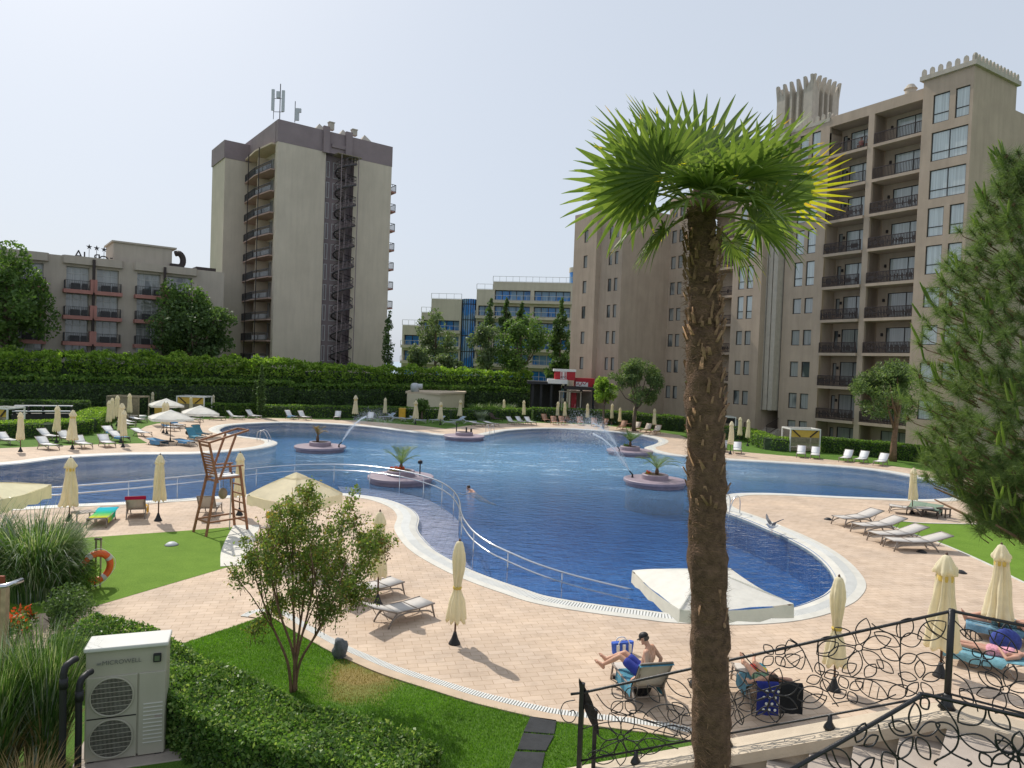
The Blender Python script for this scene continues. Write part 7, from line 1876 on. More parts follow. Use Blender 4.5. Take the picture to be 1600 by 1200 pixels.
def plane_tool(P, D):
    P, D = V(P), V(D); N_ = V((D.y, -D.x, 0)).normalized()
    def f(px, py):
        r_ = ray(px, py); t_ = (P - CAM).dot(N_) / r_.dot(N_); return CAM + r_ * t_
    return f
def petal(c, tip, wd, n=14):
    """closed pointed-oval loop from c to tip"""
    ax_ = tip - c; out = []
    sd_ = (ax_.cross(PN_[0])).normalized() * wd
    for i in range(n): f = i / n; out.append(c + ax_ * f + sd_ * math.sin(math.pi * f) ** .8)
    for i in range(n): f = 1 - i / n; out.append(c + ax_ * f - sd_ * math.sin(math.pi * f) ** .8)
    return out
PN_ = [V((0, 1, 0))]
def ironwork(owner, f, flowers_, leaves_, curves_, r_=.0068):
    fm = MB(); lm_ = MB(); cm = MB()
    for (cx, cy, rad, npet, ringr, rot) in flowers_:
        c = f(cx, cy); s = (f(cx + 1, cy) - c).length; ex = (f(cx + 1, cy) - c).normalized(); ey = (f(cx, cy - 1) - c).normalized()
        if ringr: fm.tube([c + (ex * math.cos(a) + ey * math.sin(a)) * ringr * s for a in [2 * math.pi * i / 14 for i in range(14)]], r_, 6, True)
        for k in range(npet):
            a = rot + 2 * math.pi * k / npet; dr = ex * math.cos(a) + ey * math.sin(a); fm.tube(petal(c + dr * (ringr or rad * .12) * s, c + dr * rad * s, rad * s * (.3 if npet < 5 else .22)), r_, 6, True)
    for (x0, y0, x1, y1, w_, ribs) in leaves_:
        a, b = f(x0, y0), f(x1, y1); s = (b - a).length; lm_.tube(petal(a, b, s * w_), r_, 6, True)
        if ribs:
            sd_ = (b - a).cross(PN_[0]).normalized()
            for k in range(3): q = a.lerp(b, .25 + .22 * k); h = s * w_ * .9 * math.sin(math.pi * (.25 + .22 * k)); lm_.tube([q - sd_ * h - (b - a) * .05, q, q + sd_ * h + (b - a) * .06], r_ * .8, 5)
    for cv in curves_:
        cm.tube(catmull([f(x, y) for x, y in cv], 6, False), r_, 6)
    for q in (lm_, cm): fm.add(q.v, q.f)
    fm.build('scrollwork', m_iron, owner, True)

fA = plane_tool(PA, dA); PN_[0] = V((nA.x, nA.y, 0))
RA = thing('railing', 'black wrought iron railing with flower scrollwork on the cream stair wall', 'railing', (0, 0, 0), 0, 'wrought iron stair railings')
def rod(mb, a, b, r_): mb.tube([a, b], r_, 8)
RH = .97
mb = MB(); e = lineA(LA); top_a = [fA(868 + 20, 1094), e + V((0, 0, RH)), lineA(LA * .5) + V((0, 0, RH)), PA + V((0, 0, zA + RH)), PA + dC * 2.2 + V((0, 0, zA + RH))]
mb.tube([e + dA * .15 + V((0, 0, RH - .05))] + top_a[1:], .018, 8); mb.build('top_rail', m_iron, RA, True)
mb = MB(); mb.tube([e + V((0, 0, .06)), PA + V((0, 0, zA + .06)), PA + dC * 2.2 + V((0, 0, zA + .06))], .014, 8); mb.build('bottom_rail', m_iron, RA, True)
mb = MB(); mb.box(e.x, e.y, e.z + .25, .06, .06, 1.7, math.atan2(dA.y, dA.x)); mb.build('post', m_iron, RA)
mb = MB(); q = e - dA * .2 + V((0, .08, 0)); mb.box(q.x, q.y, q.z + .15, .05, .05, 1.2); mb.build('post', m_iron, RA)
mb = MB(); mb.add([tuple(e + V((-.06, 0, 1.13))), tuple(e + V((-.06, .03, .98))), tuple(q + V((.06, 0, .72))), tuple(q + V((.02, 0, .42))), tuple(q + V((-.1, 0, .6)))], [(0, 1, 2, 3, 4)]); 
lv = petal(e + V((-.05, 0, 1.16)), q + V((.06, 0, .4)), .07); mb = MB(); mb.add([tuple(p) for p in lv] + [tuple(p + V((.0, .02, 0))) for p in lv], [tuple(range(28)), tuple(range(55, 27, -1))] + [(i, (i + 1) % 28, 28 + (i + 1) % 28, 28 + i) for i in range(28)]); mb.build('leaf_finial', m_iron, RA)
mb = MB(); mb.tube([PA + V((0, 0, zA - .1)), PA + V((0, 0, zA + RH + .02))], .035, 10); mb.lathe([(.09, 0), (.06, .05), (.045, .14), (.036, .16)], 12, (PA.x, PA.y, zA - .1)); mb.build('post', m_iron, RA, True)
for t_ in (.28, .55, .82):
    p = lineA(LA * t_); mb = MB(); mb.lathe([(.07, 0), (.06, .03), (.03, .08), (.022, .16)], 10, (p.x, p.y, p.z - .1)); mb.build('foot', m_iron, RA, True)
ironwork(RA, fA,
  [(975, 1094, 27, 4, 0, .75), (970, 1153, 42, 7, 5, .2), (1205, 1086, 46, 7, 5, .4), (1210, 1024, 24, 4, 0, .75), (1342, 1012, 52, 6, 6, .3), (1437, 1063, 36, 5, 0, .3), (1062, 1133, 30, 4, 0, .6), (1105, 1075, 34, 5, 0, .2), (1325, 1078, 26, 4, 0, .5), (1285, 1058, 26, 4, 0, .3), (1150, 1105, 30, 5, 0, 0)],
  [(912, 1100, 942, 1126, .22, 1), (955, 1112, 1005, 1100, .2, 0), (1005, 1122, 1070, 1108, .2, 1), (1040, 1060, 1080, 1090, .2, 0), (1012, 1070, 1030, 1098, .25, 0), (1232, 1000, 1252, 1046, .3, 1), (1366, 988, 1406, 1010, .25, 0), (1376, 1013, 1405, 1032, .28, 0), (1404, 996, 1424, 966, .3, 0), (1407, 1004, 1440, 996, .35, 0), (1434, 998, 1478, 972, .28, 1), (1370, 1031, 1396, 1052, .25, 0), (1406, 1034, 1432, 1024, .3, 0), (1432, 1024, 1476, 1036, .25, 0),
   (1276, 1022, 1310, 1005, .3, 0), (1278, 1020, 1304, 995, .3, 0), (1316, 1050, 1338, 1038, .3, 0), (1352, 1058, 1368, 1038, .3, 0), (1388, 1090, 1418, 1072, .3, 0), (1336, 1062, 1388, 1092, .25, 1), (1246, 1092, 1286, 1078, .3, 0), (1252, 1104, 1292, 1088, .25, 0), (1130, 1070, 1166, 1052, .3, 0), (1180, 1120, 1226, 1112, .28, 0), (1220, 1040, 1250, 1025, .3, 0), (918, 1180, 960, 1186, .25, 0), (990, 1172, 1040, 1160, .22, 1), (1020, 1146, 1080, 1146, .2, 0), (1050, 1098, 1078, 1118, .25, 0)],
  [[(1078, 1044), (1100, 1038), (1125, 1050), (1145, 1090), (1160, 1130)], [(932, 1084), (950, 1106), (990, 1120), (1040, 1136), (1075, 1150)], [(908, 1140), (940, 1130), (975, 1128), (1020, 1140), (1060, 1150)], [(1278, 1048), (1330, 1058), (1390, 1066), (1440, 1088)], [(1278, 1000), (1280, 1040), (1290, 1075), (1310, 1104)], [(1406, 972), (1407, 1010), (1406, 1045), (1412, 1075)], [(1446, 966), (1456, 985), (1480, 1000)], [(1362, 974), (1376, 984), (1406, 996)], [(1234, 998), (1250, 1010), (1265, 1038), (1270, 1050)],
   [(1120, 1110), (1160, 1088), (1200, 1076), (1250, 1062)], [(1160, 1020), (1185, 1046), (1240, 1070), (1290, 1095)], [(898, 1094), (882, 1098), (876, 1112), (882, 1126), (894, 1128), (900, 1118), (896, 1110), (890, 1112)], [(1013, 1120), (1004, 1112), (986, 1110), (984, 1118)], [(1130, 1160), (1150, 1130), (1190, 1110), (1220, 1120)], [(1300, 1100), (1330, 1095), (1360, 1100), (1400, 1085)], [(910, 1196), (940, 1170), (985, 1150)], [(1000, 1185), (1030, 1165), (1060, 1170)]])
fC = plane_tool(PA, dC); PN_[0] = V((dC.y, -dC.x, 0))
ironwork(RA, fC, [(1570, 1078, 46, 6, 7, .2), (1534, 1030, 24, 4, 0, .6)], [(1528, 1050, 1568, 1078, .25, 0), (1500, 985, 1535, 1000, .25, 1), (1545, 985, 1590, 1020, .22, 1), (1500, 1075, 1520, 1100, .3, 0)], [[(1490, 1052), (1510, 1066), (1524, 1096), (1528, 1112)], [(1490, 1022), (1510, 1040), (1516, 1062)], [(1500, 1080), (1530, 1074), (1560, 1078)], [(1492, 970), (1520, 1000), (1545, 1035), (1575, 1060)]])

RB = thing('railing', 'black wrought iron railing nearest the camera crossing the bottom right corner', 'railing', (0, 0, 0), 0, 'wrought iron stair railings')
QZ = 4.18
def lineQ(t_): p = QA + dQ * t_; p.z = QZ - slope * t_; return p
topQ = catmull([lineQ(2.4), lineQ(1.2), lineQ(.35), QA + dQ * .06 + V((0, 0, QZ - .02)), QA + V((.0, .0, QZ)), QA + (QC - QA).normalized() * .35 + V((0, 0, QZ)), QA + (QC - QA).normalized() * 2.2 + V((0, 0, QZ))], 6, False)
mb = MB(); mb.tube(topQ, .017, 8); mb.build('top_rail', m_iron, RB, True)
mb = MB(); mb.tube([p - V((0, 0, .9)) for p in topQ], .012, 8); mb.build('bottom_rail', m_iron, RB, True)
fQ = plane_tool(QA, dQ); PN_[0] = V((dQ.y, -dQ.x, 0))
ironwork(RB, fQ, [(1429, 1147, 42, 5, 0, .3)], [(1290, 1172, 1330, 1200, .25, 0), (1338, 1160, 1352, 1130, .3, 0), (1350, 1165, 1372, 1150, .3, 0), (1380, 1175, 1400, 1210, .3, 0), (1340, 1210, 1366, 1184, .25, 0), (1440, 1090, 1450, 1108, .35, 0)], [[(1372, 1132), (1380, 1155), (1400, 1180), (1440, 1205)], [(1300, 1172), (1310, 1195), (1330, 1215)], [(1330, 1185), (1345, 1200), (1350, 1220)], [(1394, 1118), (1398, 1138), (1412, 1144)]], .0075)
dqc = (QC - QA).normalized(); fR = plane_tool(QA, dqc); PN_[0] = V((dqc.y, -dqc.x, 0))
ironwork(RB, fR, [(1588, 1178, 42, 6, 5, .4)], [(1497, 1128, 1540, 1106, .32, 0), (1500, 1150, 1560, 1172, .25, 0), (1545, 1106, 1578, 1140, .28, 0), (1556, 1146, 1590, 1190, .22, 1), (1532, 1176, 1548, 1198, .35, 0), (1462, 1130, 1498, 1150, .3, 0)], [[(1462, 1092), (1480, 1110), (1497, 1140), (1492, 1170), (1460, 1190)], [(1462, 1150), (1485, 1175), (1515, 1190)], [(1466, 1186), (1460, 1192), (1464, 1196)], [(1510, 1186), (1518, 1192), (1512, 1197)]], .0075)

# ================================================================== PEOPLE
def remeshed(mb, name, voxel, mat, parent, smooth=3):
    me = bpy.data.meshes.new('tmp'); me.from_pydata(mb.v, [], mb.f); me.update(); tmp = bpy.data.objects.new('tmp', me); COL.objects.link(tmp)
    r_ = tmp.modifiers.new('r', 'REMESH'); r_.mode = 'VOXEL'; r_.voxel_size = voxel; r_.use_smooth_shade = True
    s_ = tmp.modifiers.new('s', 'SMOOTH'); s_.factor = .5; s_.iterations = smooth
    bpy.context.view_layer.update(); m2 = bpy.data.meshes.new_from_object(tmp.evaluated_get(bpy.context.evaluated_depsgraph_get()))
    bpy.data.objects.remove(tmp); m2.name = name; m2.materials.clear(); m2.materials.append(mat)
    m2.polygons.foreach_set('use_smooth', [True] * len(m2.polygons))
    o = bpy.data.objects.new(name, m2); COL.objects.link(o); o.parent = parent; return o
def hand(mb, wrist, d, pn, curl=.5, s=1.0, side=1):
    """palm, four unequal bent fingers and a thumb; d along the hand, pn out of the back of the hand"""
    d = V(d).normalized(); pn = V(pn); pn = (pn - d * pn.dot(d)).normalized(); sd = d.cross(pn) * side; wrist = V(wrist); L = .085 * s
    for k in (-1, 0, 1): mb.cap(wrist + sd * .012 * k, wrist + d * L + sd * .026 * k, .017 * s, .014 * s, 8)
    for k, ln in enumerate((.068, .08, .075, .056)):
        b = wrist + d * L + sd * (.033 - .022 * k) * s; dd = d; p = b
        for j, fr_ in enumerate((.45, .32, .23)):
            ang_ = curl * (.35 + .35 * j); dd = (d * math.cos(ang_ * (1 + j * .5)) - pn * math.sin(ang_ * (1 + j * .5))).normalized(); q = p + dd * ln * fr_ * s; mb.cap(p, q, (.0095 - .001 * j) * s, (.009 - .001 * j) * s, 7); p = q
    b = wrist + d * .03 * s + sd * .03 * s; t1 = b + (d * .6 + sd * .8 - pn * .2).normalized() * .045 * s; t2 = t1 + (d * .95 + sd * .25 - pn * .3).normalized() * .032 * s; mb.cap(b, t1, .013 * s, .011 * s, 7); mb.cap(t1, t2, .0105 * s, .009 * s, 7)
def foot(mb, ankle, d, up_, s=1.0):
    ankle, d, up_ = V(ankle), V(d).normalized(), V(up_).normalized(); sd = d.cross(up_); heel = ankle - d * .045 * s - up_ * .045 * s; ball = ankle + d * .13 * s - up_ * .055 * s
    mb.cap(ankle, heel, .04 * s, .034 * s); mb.cap(heel, ball, .033 * s, .028 * s); mb.cap(ankle, ball, .038 * s, .028 * s); mb.cap(ball - sd * .03 * s, ball + sd * .03 * s, .025 * s, .025 * s)
    for k in range(5): b = ball + sd * (-.036 + .018 * k) * s; mb.cap(b, b + d * (.06 - .006 * k) * s, .012 * s, .0095 * s, 7)
def head(mb, c, face, up_, s=1.0):
    """skull, jaw, nose, lips, brows and ears; c is the head centre"""
    face, up_ = V(face).normalized(), V(up_); up_ = (up_ - face * up_.dot(face)).normalized(); sd = face.cross(up_); M3 = Matrix((sd, face, up_)).transposed(); c = V(c)
    mb.ell(c + up_ * .025 * s, (.076 * s, .095 * s, .095 * s), 16, 12, M3); mb.ell(c + face * .025 * s - up_ * .055 * s, (.056 * s, .062 * s, .062 * s), 14, 10, M3)
    mb.cap(c + face * .085 * s + up_ * .02 * s, c + face * .108 * s - up_ * .02 * s, .008 * s, .014 * s, 8); mb.cap(c + face * .086 * s - up_ * .056 * s - sd * .018 * s, c + face * .086 * s - up_ * .056 * s + sd * .018 * s, .008 * s, .008 * s, 7)
    for k in (-1, 1): mb.ell(c + sd * k * .078 * s - face * .005 * s, (.014 * s, .02 * s, .032 * s), 8, 6, M3); mb.cap(c + face * .084 * s + up_ * .032 * s + sd * k * .012 * s, c + face * .076 * s + up_ * .034 * s + sd * k * .045 * s, .009 * s, .007 * s, 7)
    mb.cap(c + face * .085 * s - up_ * .095 * s, c + face * .06 * s - up_ * .095 * s, .02 * s, .02 * s, 8)
    return sd, M3
def eyes(parent, c, face, up_, s=1.0):
    face, up_ = V(face).normalized(), V(up_); up_ = (up_ - face * up_.dot(face)).normalized(); sd = face.cross(up_)
    for k in (-1, 1): mb = MB(); mb.ell(V(c) + face * .083 * s + up_ * .012 * s + sd * k * .031 * s, (.012 * s,) * 3, 8, 6); mb.build('eye', M('eye_dark', (.03, .025, .02), .2), parent, True)
def body(mb, J, fem=False):
    """J: pelvis, waist, chest, neck, head, face, and sh/el/wr/hip/kn/an pairs L,R"""
    p, w_, c, nk = V(J['pelvis']), V(J['waist']), V(J['chest']), V(J['neck']); lat = (V(J['shR']) - V(J['shL'])).normalized(); hw_ = .105 if not fem else .11
    for k in (-1, 0, 1):
        mb.cap(p + lat * hw_ * k * .9, w_ + lat * (.085 if not fem else .07) * k, .105, .095); mb.cap(w_ + lat * (.085 if not fem else .07) * k, c + lat * .1 * k, .095, .11 if not fem else .1)
    mb.cap(c + lat * .09, V(J['shR']) - lat * .03, .1, .07); mb.cap(c - lat * .09, V(J['shL']) + lat * .03, .1, .07); mb.cap(V(J['shR']) - lat * .05, nk, .06, .055); mb.cap(V(J['shL']) + lat * .05, nk, .06, .055); mb.cap(c, nk, .1, .058); mb.cap(nk, J['head'], .056, .055)
    for s_ in 'LR':
        mb.cap(J['sh' + s_], V(J['sh' + s_]).lerp(V(J['el' + s_]), .45), .058, .05); mb.cap(V(J['sh' + s_]).lerp(V(J['el' + s_]), .45), J['el' + s_], .05, .04); m_ = V(J['el' + s_]).lerp(V(J['wr' + s_]), .35); mb.cap(J['el' + s_], m_, .04, .04); mb.cap(m_, J['wr' + s_], .04, .027)
        mb.cap(J['hip' + s_], V(J['hip' + s_]).lerp(V(J['kn' + s_]), .4), .09, .082); mb.cap(V(J['hip' + s_]).lerp(V(J['kn' + s_]), .4), J['kn' + s_], .082, .056); m_ = V(J['kn' + s_]).lerp(V(J['an' + s_]), .33); mb.cap(J['kn' + s_], m_, .054, .058); mb.cap(m_, J['an' + s_], .058, .036)
def grow(J, segs, r_, name, mat, parent, voxel=.014):
    mb = MB()
    for a, b, r0, r1 in segs: mb.cap(a, b, r0 + r_, r1 + r_, 12)
    return remeshed(mb, name, voxel, mat, parent, 2)

# ---- seated man, in the frame of his lounger
ml = lounger('grey', 58, 948, 1058, 1036, 1106, 'grey lounger under the man in the black cap', 'loungers of the sunbathers')
qf, qh = G(955, 1035, .36), G(992, 1080, .36); dh = (qh - qf).normalized(); sdh = V((-dh.y, dh.x, 0)) * .33; place(ml, qf + sdh, qh + sdh)
pw = G(1004, 1051, .46); fw2 = G(938, 1034, .45) - pw; fw2.z = 0; fw2.normalize()
man = thing('person', 'shirtless man in black cap and blue shorts sitting on a lounger with knees bent', 'person', (pw.x + fw2.x * .98, pw.y + fw2.y * .98, .006), math.atan2(-fw2.y, -fw2.x))
J = dict(pelvis=(.98, 0, .475), waist=(1.05, 0, .62), chest=(1.1, 0, .82), neck=(1.08, 0, 1.02), head=(1.0, 0, 1.14), shL=(1.1, -.19, .96), shR=(1.1, .19, .96), elL=(1.17, -.3, .68), wrL=(.98, -.37, .5), elR=(1.26, .3, .72), wrR=(1.2, .36, .5),
     hipL=(.94, -.1, .47), hipR=(.94, .1, .47), knL=(.52, -.13, .73), knR=(.54, .12, .72), anL=(.16, -.15, .47), anR=(.14, .1, .5))
mb = MB(); body(mb, J); fc = V((-.85, -.08, -.42)); up_ = V((-.35, 0, .9)); hc = V((.985, 0, 1.17)); head(mb, hc, fc, up_)
hand(mb, J['wrL'], (-.75, -.1, -.5), (.3, -.1, .9), .35, 1, 1); hand(mb, J['wrR'], (-.6, .2, -.6), (.4, .1, .9), .35, 1, -1)
foot(mb, J['anL'], (-.75, -.02, .55), (.55, 0, .8)); foot(mb, J['anR'], (-.7, .02, .65), (.65, 0, .75))
bd = remeshed(mb, 'body', .0085, m_skin, man, 2); eyes(man, hc, fc, up_)
grow(J, [((1.01, -.08, .47), (.95, -.1, .47), .115, .1), ((1.01, .08, .47), (.95, .1, .47), .115, .1), ((.99, 0, .48), (1.04, 0, .6), .125, .11), ((1.0, -.07, .5), (1.05, -.07, .6), .11, .1), ((1.0, .07, .5), (1.05, .07, .6), .11, .1), ((.95, -.1, .47), (.68, -.12, .635), .1, .085), ((.95, .1, .47), (.68, .115, .63), .1, .085)], .012, 'shorts', M('blue_shorts', (.03, .05, .3), .8, .15, 8), man)
def local_axes(fc, up_): 
    f = fc.normalized(); u = (up_ - f * up_.dot(f)).normalized(); s_ = f.cross(u); return f, u, s_
f_, u_, s_ = local_axes(fc, up_); M3 = Matrix((s_, f_, u_)).transposed()
mb = MB(); mb.ell(hc + u_ * .05 - f_ * .004, (.086, .106, .082), 18, 10, M3); mb.v = [tuple(V(p) if (V(p) - hc).dot(u_) > .035 else V(p) - u_ * ((V(p) - hc).dot(u_) - .035)) for p in mb.v]
cp = mb.build('cap', m_black, man, True)
mb = MB(); vs = []
for k in range(9):
    a = -1.15 + 2.3 * k / 8
    for r_, dz in ((.088, .04), (.165, .018)): vs.append(hc + u_ * dz + (f_ * math.cos(a) * (r_ if r_ < .1 else r_ * (1 if abs(a) < .9 else .85)) + s_ * math.sin(a) * min(r_, .095)))
mb.add(vs + [p - u_ * .008 for p in vs], [(2 * k, 2 * k + 2, 2 * k + 3, 2 * k + 1) for k in range(8)] + [(18 + 2 * k, 18 + 2 * k + 1, 18 + 2 * k + 3, 18 + 2 * k + 2) for k in range(8)] + [(2 * k + 1, 2 * k + 3, 18 + 2 * k + 3, 18 + 2 * k + 1) for k in range(8)]); mb.build('brim', m_black, cp)
mb = MB(); mb.ell(hc + u_ * .0 - f_ * .028, (.082, .08, .06), 14, 10, M3); mb.build('hair', M('short_grey_hair', (.09, .075, .065), .8, .3, 40), man, True)
mt_ = towel(ml, R(58), .35, 2.02, m_towelteal, 'teal towel under the man in the black cap', hw=.35, hang=.24)
# beach bag beyond his knees and shoes below
bq = G(972, 1022); o = thing('beach_bag', 'blue and white beach bag standing beyond the knees of the man', 'bag', bq, .3, None, .78); mb = MB(); mb.prism([(-.3, -.13), (.3, -.13), (.34, 0), (.3, .13), (-.3, .13), (-.34, 0)], 0, .34); mb.v = [(p[0] * (1.12 if p[2] > .1 else .9), p[1] * (.7 if p[2] > .1 else 1.1), p[2] + (.04 * abs(p[0]) / .3 if p[2] > .1 else 0)) for p in mb.v]; mb.build('body', M('blue_bag', (.05, .12, .5), .8, .2, 9), o, bevel=.03)
mb = MB()
for x in (-.2, 0, .2): mb.box(x, -.0, .2, .1, .285, .27)
mb.build('stripe', m_white, o, bevel=.02); mb = MB()
for y in (-.1, .1): mb.tube(catmull([V((-.18, y, .34)), V((-.1, y, .47)), V((.1, y, .47)), V((.18, y, .34))], 4, False), .018, 6)
mb.build('handle', m_white, o)
for k, (px, py) in enumerate([(966, 1062), (974, 1068)]):
    q = G(px, py); o = thing('shoe', ['left black shoe on the paving under the lounger of the man', 'right black shoe on the paving under the lounger of the man'][k], 'shoe', q, 2.6 + .2 * k, 'black shoes under the lounger'); mb = MB(); mb.ell((0, 0, .055), (.15, .055, .05), 14, 8); mb.ell((-.06, 0, .085), (.07, .045, .05), 12, 8); mb.build('upper', m_black, o, True); mb = MB(); mb.box(0, 0, .012, .27, .09, .024); mb.build('sole', m_iron, o, bevel=.01)
q = G(1003, 1085); o = thing('backpack', 'dark backpack on the paving under the head of the man on the lounger', 'bag', q, .4); mb = MB(); mb.ell((0, 0, .17), (.22, .15, .2), 14, 10); mb.build('body', M('dark_cloth', (.02, .022, .03), .9, .3, 9), o, True); mb = MB(); mb.tube(catmull([V((-.12, -.12, .3)), V((-.1, -.2, .2)), V((-.12, -.14, .06))], 4, False), .018, 6); mb.build('strap', m_black, o)

# ---- lying person behind the palm trunk
wl_ = lounger('grey', 30, 1098, 1056, 1190, 1106, 'grey lounger with dark towels on its back, right of the palm trunk', 'loungers of the sunbathers')
qf, qh = G(1143, 1035, .36), G(1187, 1100, .36); dh = (qh - qf).normalized(); sdh = V((-dh.y, dh.x, 0)) * .33; place(wl_, qf + sdh, qh + sdh)
wom = thing('person', 'person lying face up in a green swimsuit with brown hair right of the palm trunk', 'person', wl_.location); wom.rotation_euler = wl_.rotation_euler
def lie(ang, side=0.0, z0=.5, knee=0.0, arm='side'):
    def pt(x, y, dz=0): q = prof(x, ang); nn = V((0, 0, 1)) if x <= HX else V((-math.sin(ang), 0, math.cos(ang))); return q + nn * (.1 + dz) + V((0, y + side, 0))
    return pt
a = R(30); pt = lie(a)
J = dict(pelvis=pt(.98, 0, .01), waist=pt(1.15, 0, .0), chest=pt(1.38, 0, .01), neck=pt(1.6, 0, .02), head=pt(1.72, 0, .03), shL=pt(1.52, -.17), shR=pt(1.52, .17), elL=pt(1.3, -.33, -.03), wrL=pt(1.05, -.3, -.03), elR=pt(1.75, .34, .0), wrR=pt(1.83, .12, .02), hipL=pt(.92, -.09), hipR=pt(.92, .09), knL=pt(.5, -.1, .02), knR=pt(.5, .12, .04), anL=pt(.1, -.11, -.03), anR=pt(.1, .13, -.03))
nb_ = V((-math.sin(a), 0, math.cos(a))); ab = V((math.cos(a), 0, math.sin(a)))
mb = MB(); body(mb, J, True); hc = V(J['head']) + ab * .02 + nb_ * .01; fc = (nb_ * .8 - ab * .2 + V((0, -.3, 0))); head(mb, hc, fc, ab)
hand(mb, J['wrL'], (-1, .1, 0), (0, 0, 1), .3); hand(mb, J['wrR'], (ab * .3 + V((0, -1, 0))), nb_, .5, 1, -1); foot(mb, J['anL'], (-.4, 0, .9), (.9, 0, .4)); foot(mb, J['anR'], (-.5, .2, .85), (.85, 0, .4))
remeshed(mb, 'body', .009, m_skin, wom, 2); eyes(wom, hc, fc, ab)
mb = MB(); mb.ell(hc + ab * .055 - nb_ * .03, (.1, .1, .09), 14, 10); mb.ell(hc + ab * .14 - nb_ * .01, (.055, .055, .05), 12, 8); mb.build('hair', m_hair, wom, True)
grow(J, [(V(J['waist']) + V((0, k * .07, 0)), V(J['chest']) + V((0, k * .08, 0)), .09, .105) for k in (-1, 0, 1)] + [(V(J['pelvis']) + V((0, k * .09, 0)), V(J['waist']) + V((0, k * .07, 0)), .108, .095) for k in (-1, 0, 1)], .01, 'swimsuit', M('green_swimsuit', (.12, .22, .14), .7, .9, 22), wom)
towel(wl_, R(30), .5, 1.6, M('dusty_teal_towel', (.08, .2, .27), .95, .15, 6, .5, 200), 'teal towel under the person right of the palm trunk', hw=.37, hang=.26)
# towels over the head end
def draped(src, x, ang, y0, y1, drop, mat, label, extra=None):
    p = prof(HX + LB_, ang); mb = MB(); vs = []; fs = []; n_ = 8; rows = [(-.32, .03, 0), (-.1, .03, 0), (.02, .035, 0), (.05, .0, 0), (.06, -.12, 0), (.055, -drop * .5, 0), (.06, -drop, 0)]
    for r0, rz_, _ in rows:
        for i in range(n_ + 1):
            y = y0 + (y1 - y0) * i / n_; wv = .015 * math.sin(i * 1.7 + r0 * 9)
            q = p + (V((math.cos(ang), 0, math.sin(ang))) * r0 + V((-math.sin(ang), 0, math.cos(ang))) * .03 if r0 < .03 else V((r0 + wv, 0, rz_)))
            vs.append((q.x, y, q.z + .004))
    for r0 in range(len(rows) - 1):
        for i in range(n_): k = r0 * (n_ + 1) + i; fs.append((k, k + 1, k + n_ + 2, k + n_ + 1))
    mb.add(vs, fs); o = mb.build('towel', mat, None, True); o.location = src.location; o.rotation_euler = src.rotation_euler; o['label'] = label; o['category'] = 'towel'; o['group'] = 'dark towels over one lounger back'
    if extra: extra(o, p)
def dots(o, p):
    mb = MB(); rs = random.Random(2)
    for zc in (-.12, -.24, -.36, -.48):
        for yc in (-.27, -.16, -.05): q = V((p.x + .082, yc + (.05 if int(zc * 100) % 24 else 0), p.z + zc)); mb.ell(q, (.006, .028, .028), 12, 6)
    mb.build('dot', m_white, o, True)
draped(wl_, 0, R(30), -.4, .02, .6, m_towelnavy, 'navy towel with white dots over the lounger back', dots)
draped(wl_, 0, R(30), .04, .48, .55, M('black_towel', (.015, .015, .018), .95), 'plain black towel beside the dotted navy one on the lounger back')
q = G(1160, 1048); o = thing('cloth', 'bright multicoloured cloth on the foot of the lounger beside the palm trunk', 'cloth', (wl_.location.x, wl_.location.y, .0)); o.rotation_euler = wl_.rotation_euler
for k, (colr, dx, dy) in enumerate([((.7, .1, .08), .0, 0), ((.75, .55, .05), .1, .12), ((.1, .4, .5), -.06, .15)]): mb = MB(); mb.ell((.35 + dx, dy + .05, .42), (.14, .12, .06), 12, 8); mb.v = [tuple(V(p_) * (1 + .06 * noise.noise((p_[0] * 20, p_[1] * 20, k)))) for p_ in mb.v]; mb.build('fold', M('cloth_%s' % 'abc'[k], colr, .9), o, True)

# ---- two sunbathers at the right edge
rl1 = lounger('grey', 4, 1472, 1028, 1650, 1072, 'grey lounger of the person in pink at the right edge', 'loungers at the right edge'); rl2 = lounger('grey', 4, 1506, 988, 1650, 1016, 'grey lounger of the person in patterned shorts at the right edge', 'loungers at the right edge')
t1_ = towel(rl1, R(4), .02, 1.9, M('aqua_towel', (.2, .42, .5), .95, .35, 5, .5, 200), 'aqua patterned towel under the person in pink', hw=.38, hang=.2)
t2_ = towel(rl2, R(4), .02, 1.9, M('floral_towel', (.18, .34, .45), .95, .6, 4, .5, 200), 'blue floral towel with yellow flower under the person in patterned shorts', hw=.38, hang=.2)
t2_.rotation_euler = rl2.rotation_euler
mb = MB()
for k in range(7): a = 2 * math.pi * k / 7; mb.add([(.3, .2, .4), (.3 + .12 * math.cos(a - .2), .2 + .12 * math.sin(a - .2), .4), (.3 + .16 * math.cos(a), .2 + .16 * math.sin(a), .4), (.3 + .12 * math.cos(a + .2), .2 + .12 * math.sin(a + .2), .4)], [(0, 1, 2, 3)])
o = mb.build('flower_print', M('yellow_print', (.75, .5, .03), .95), t2_)
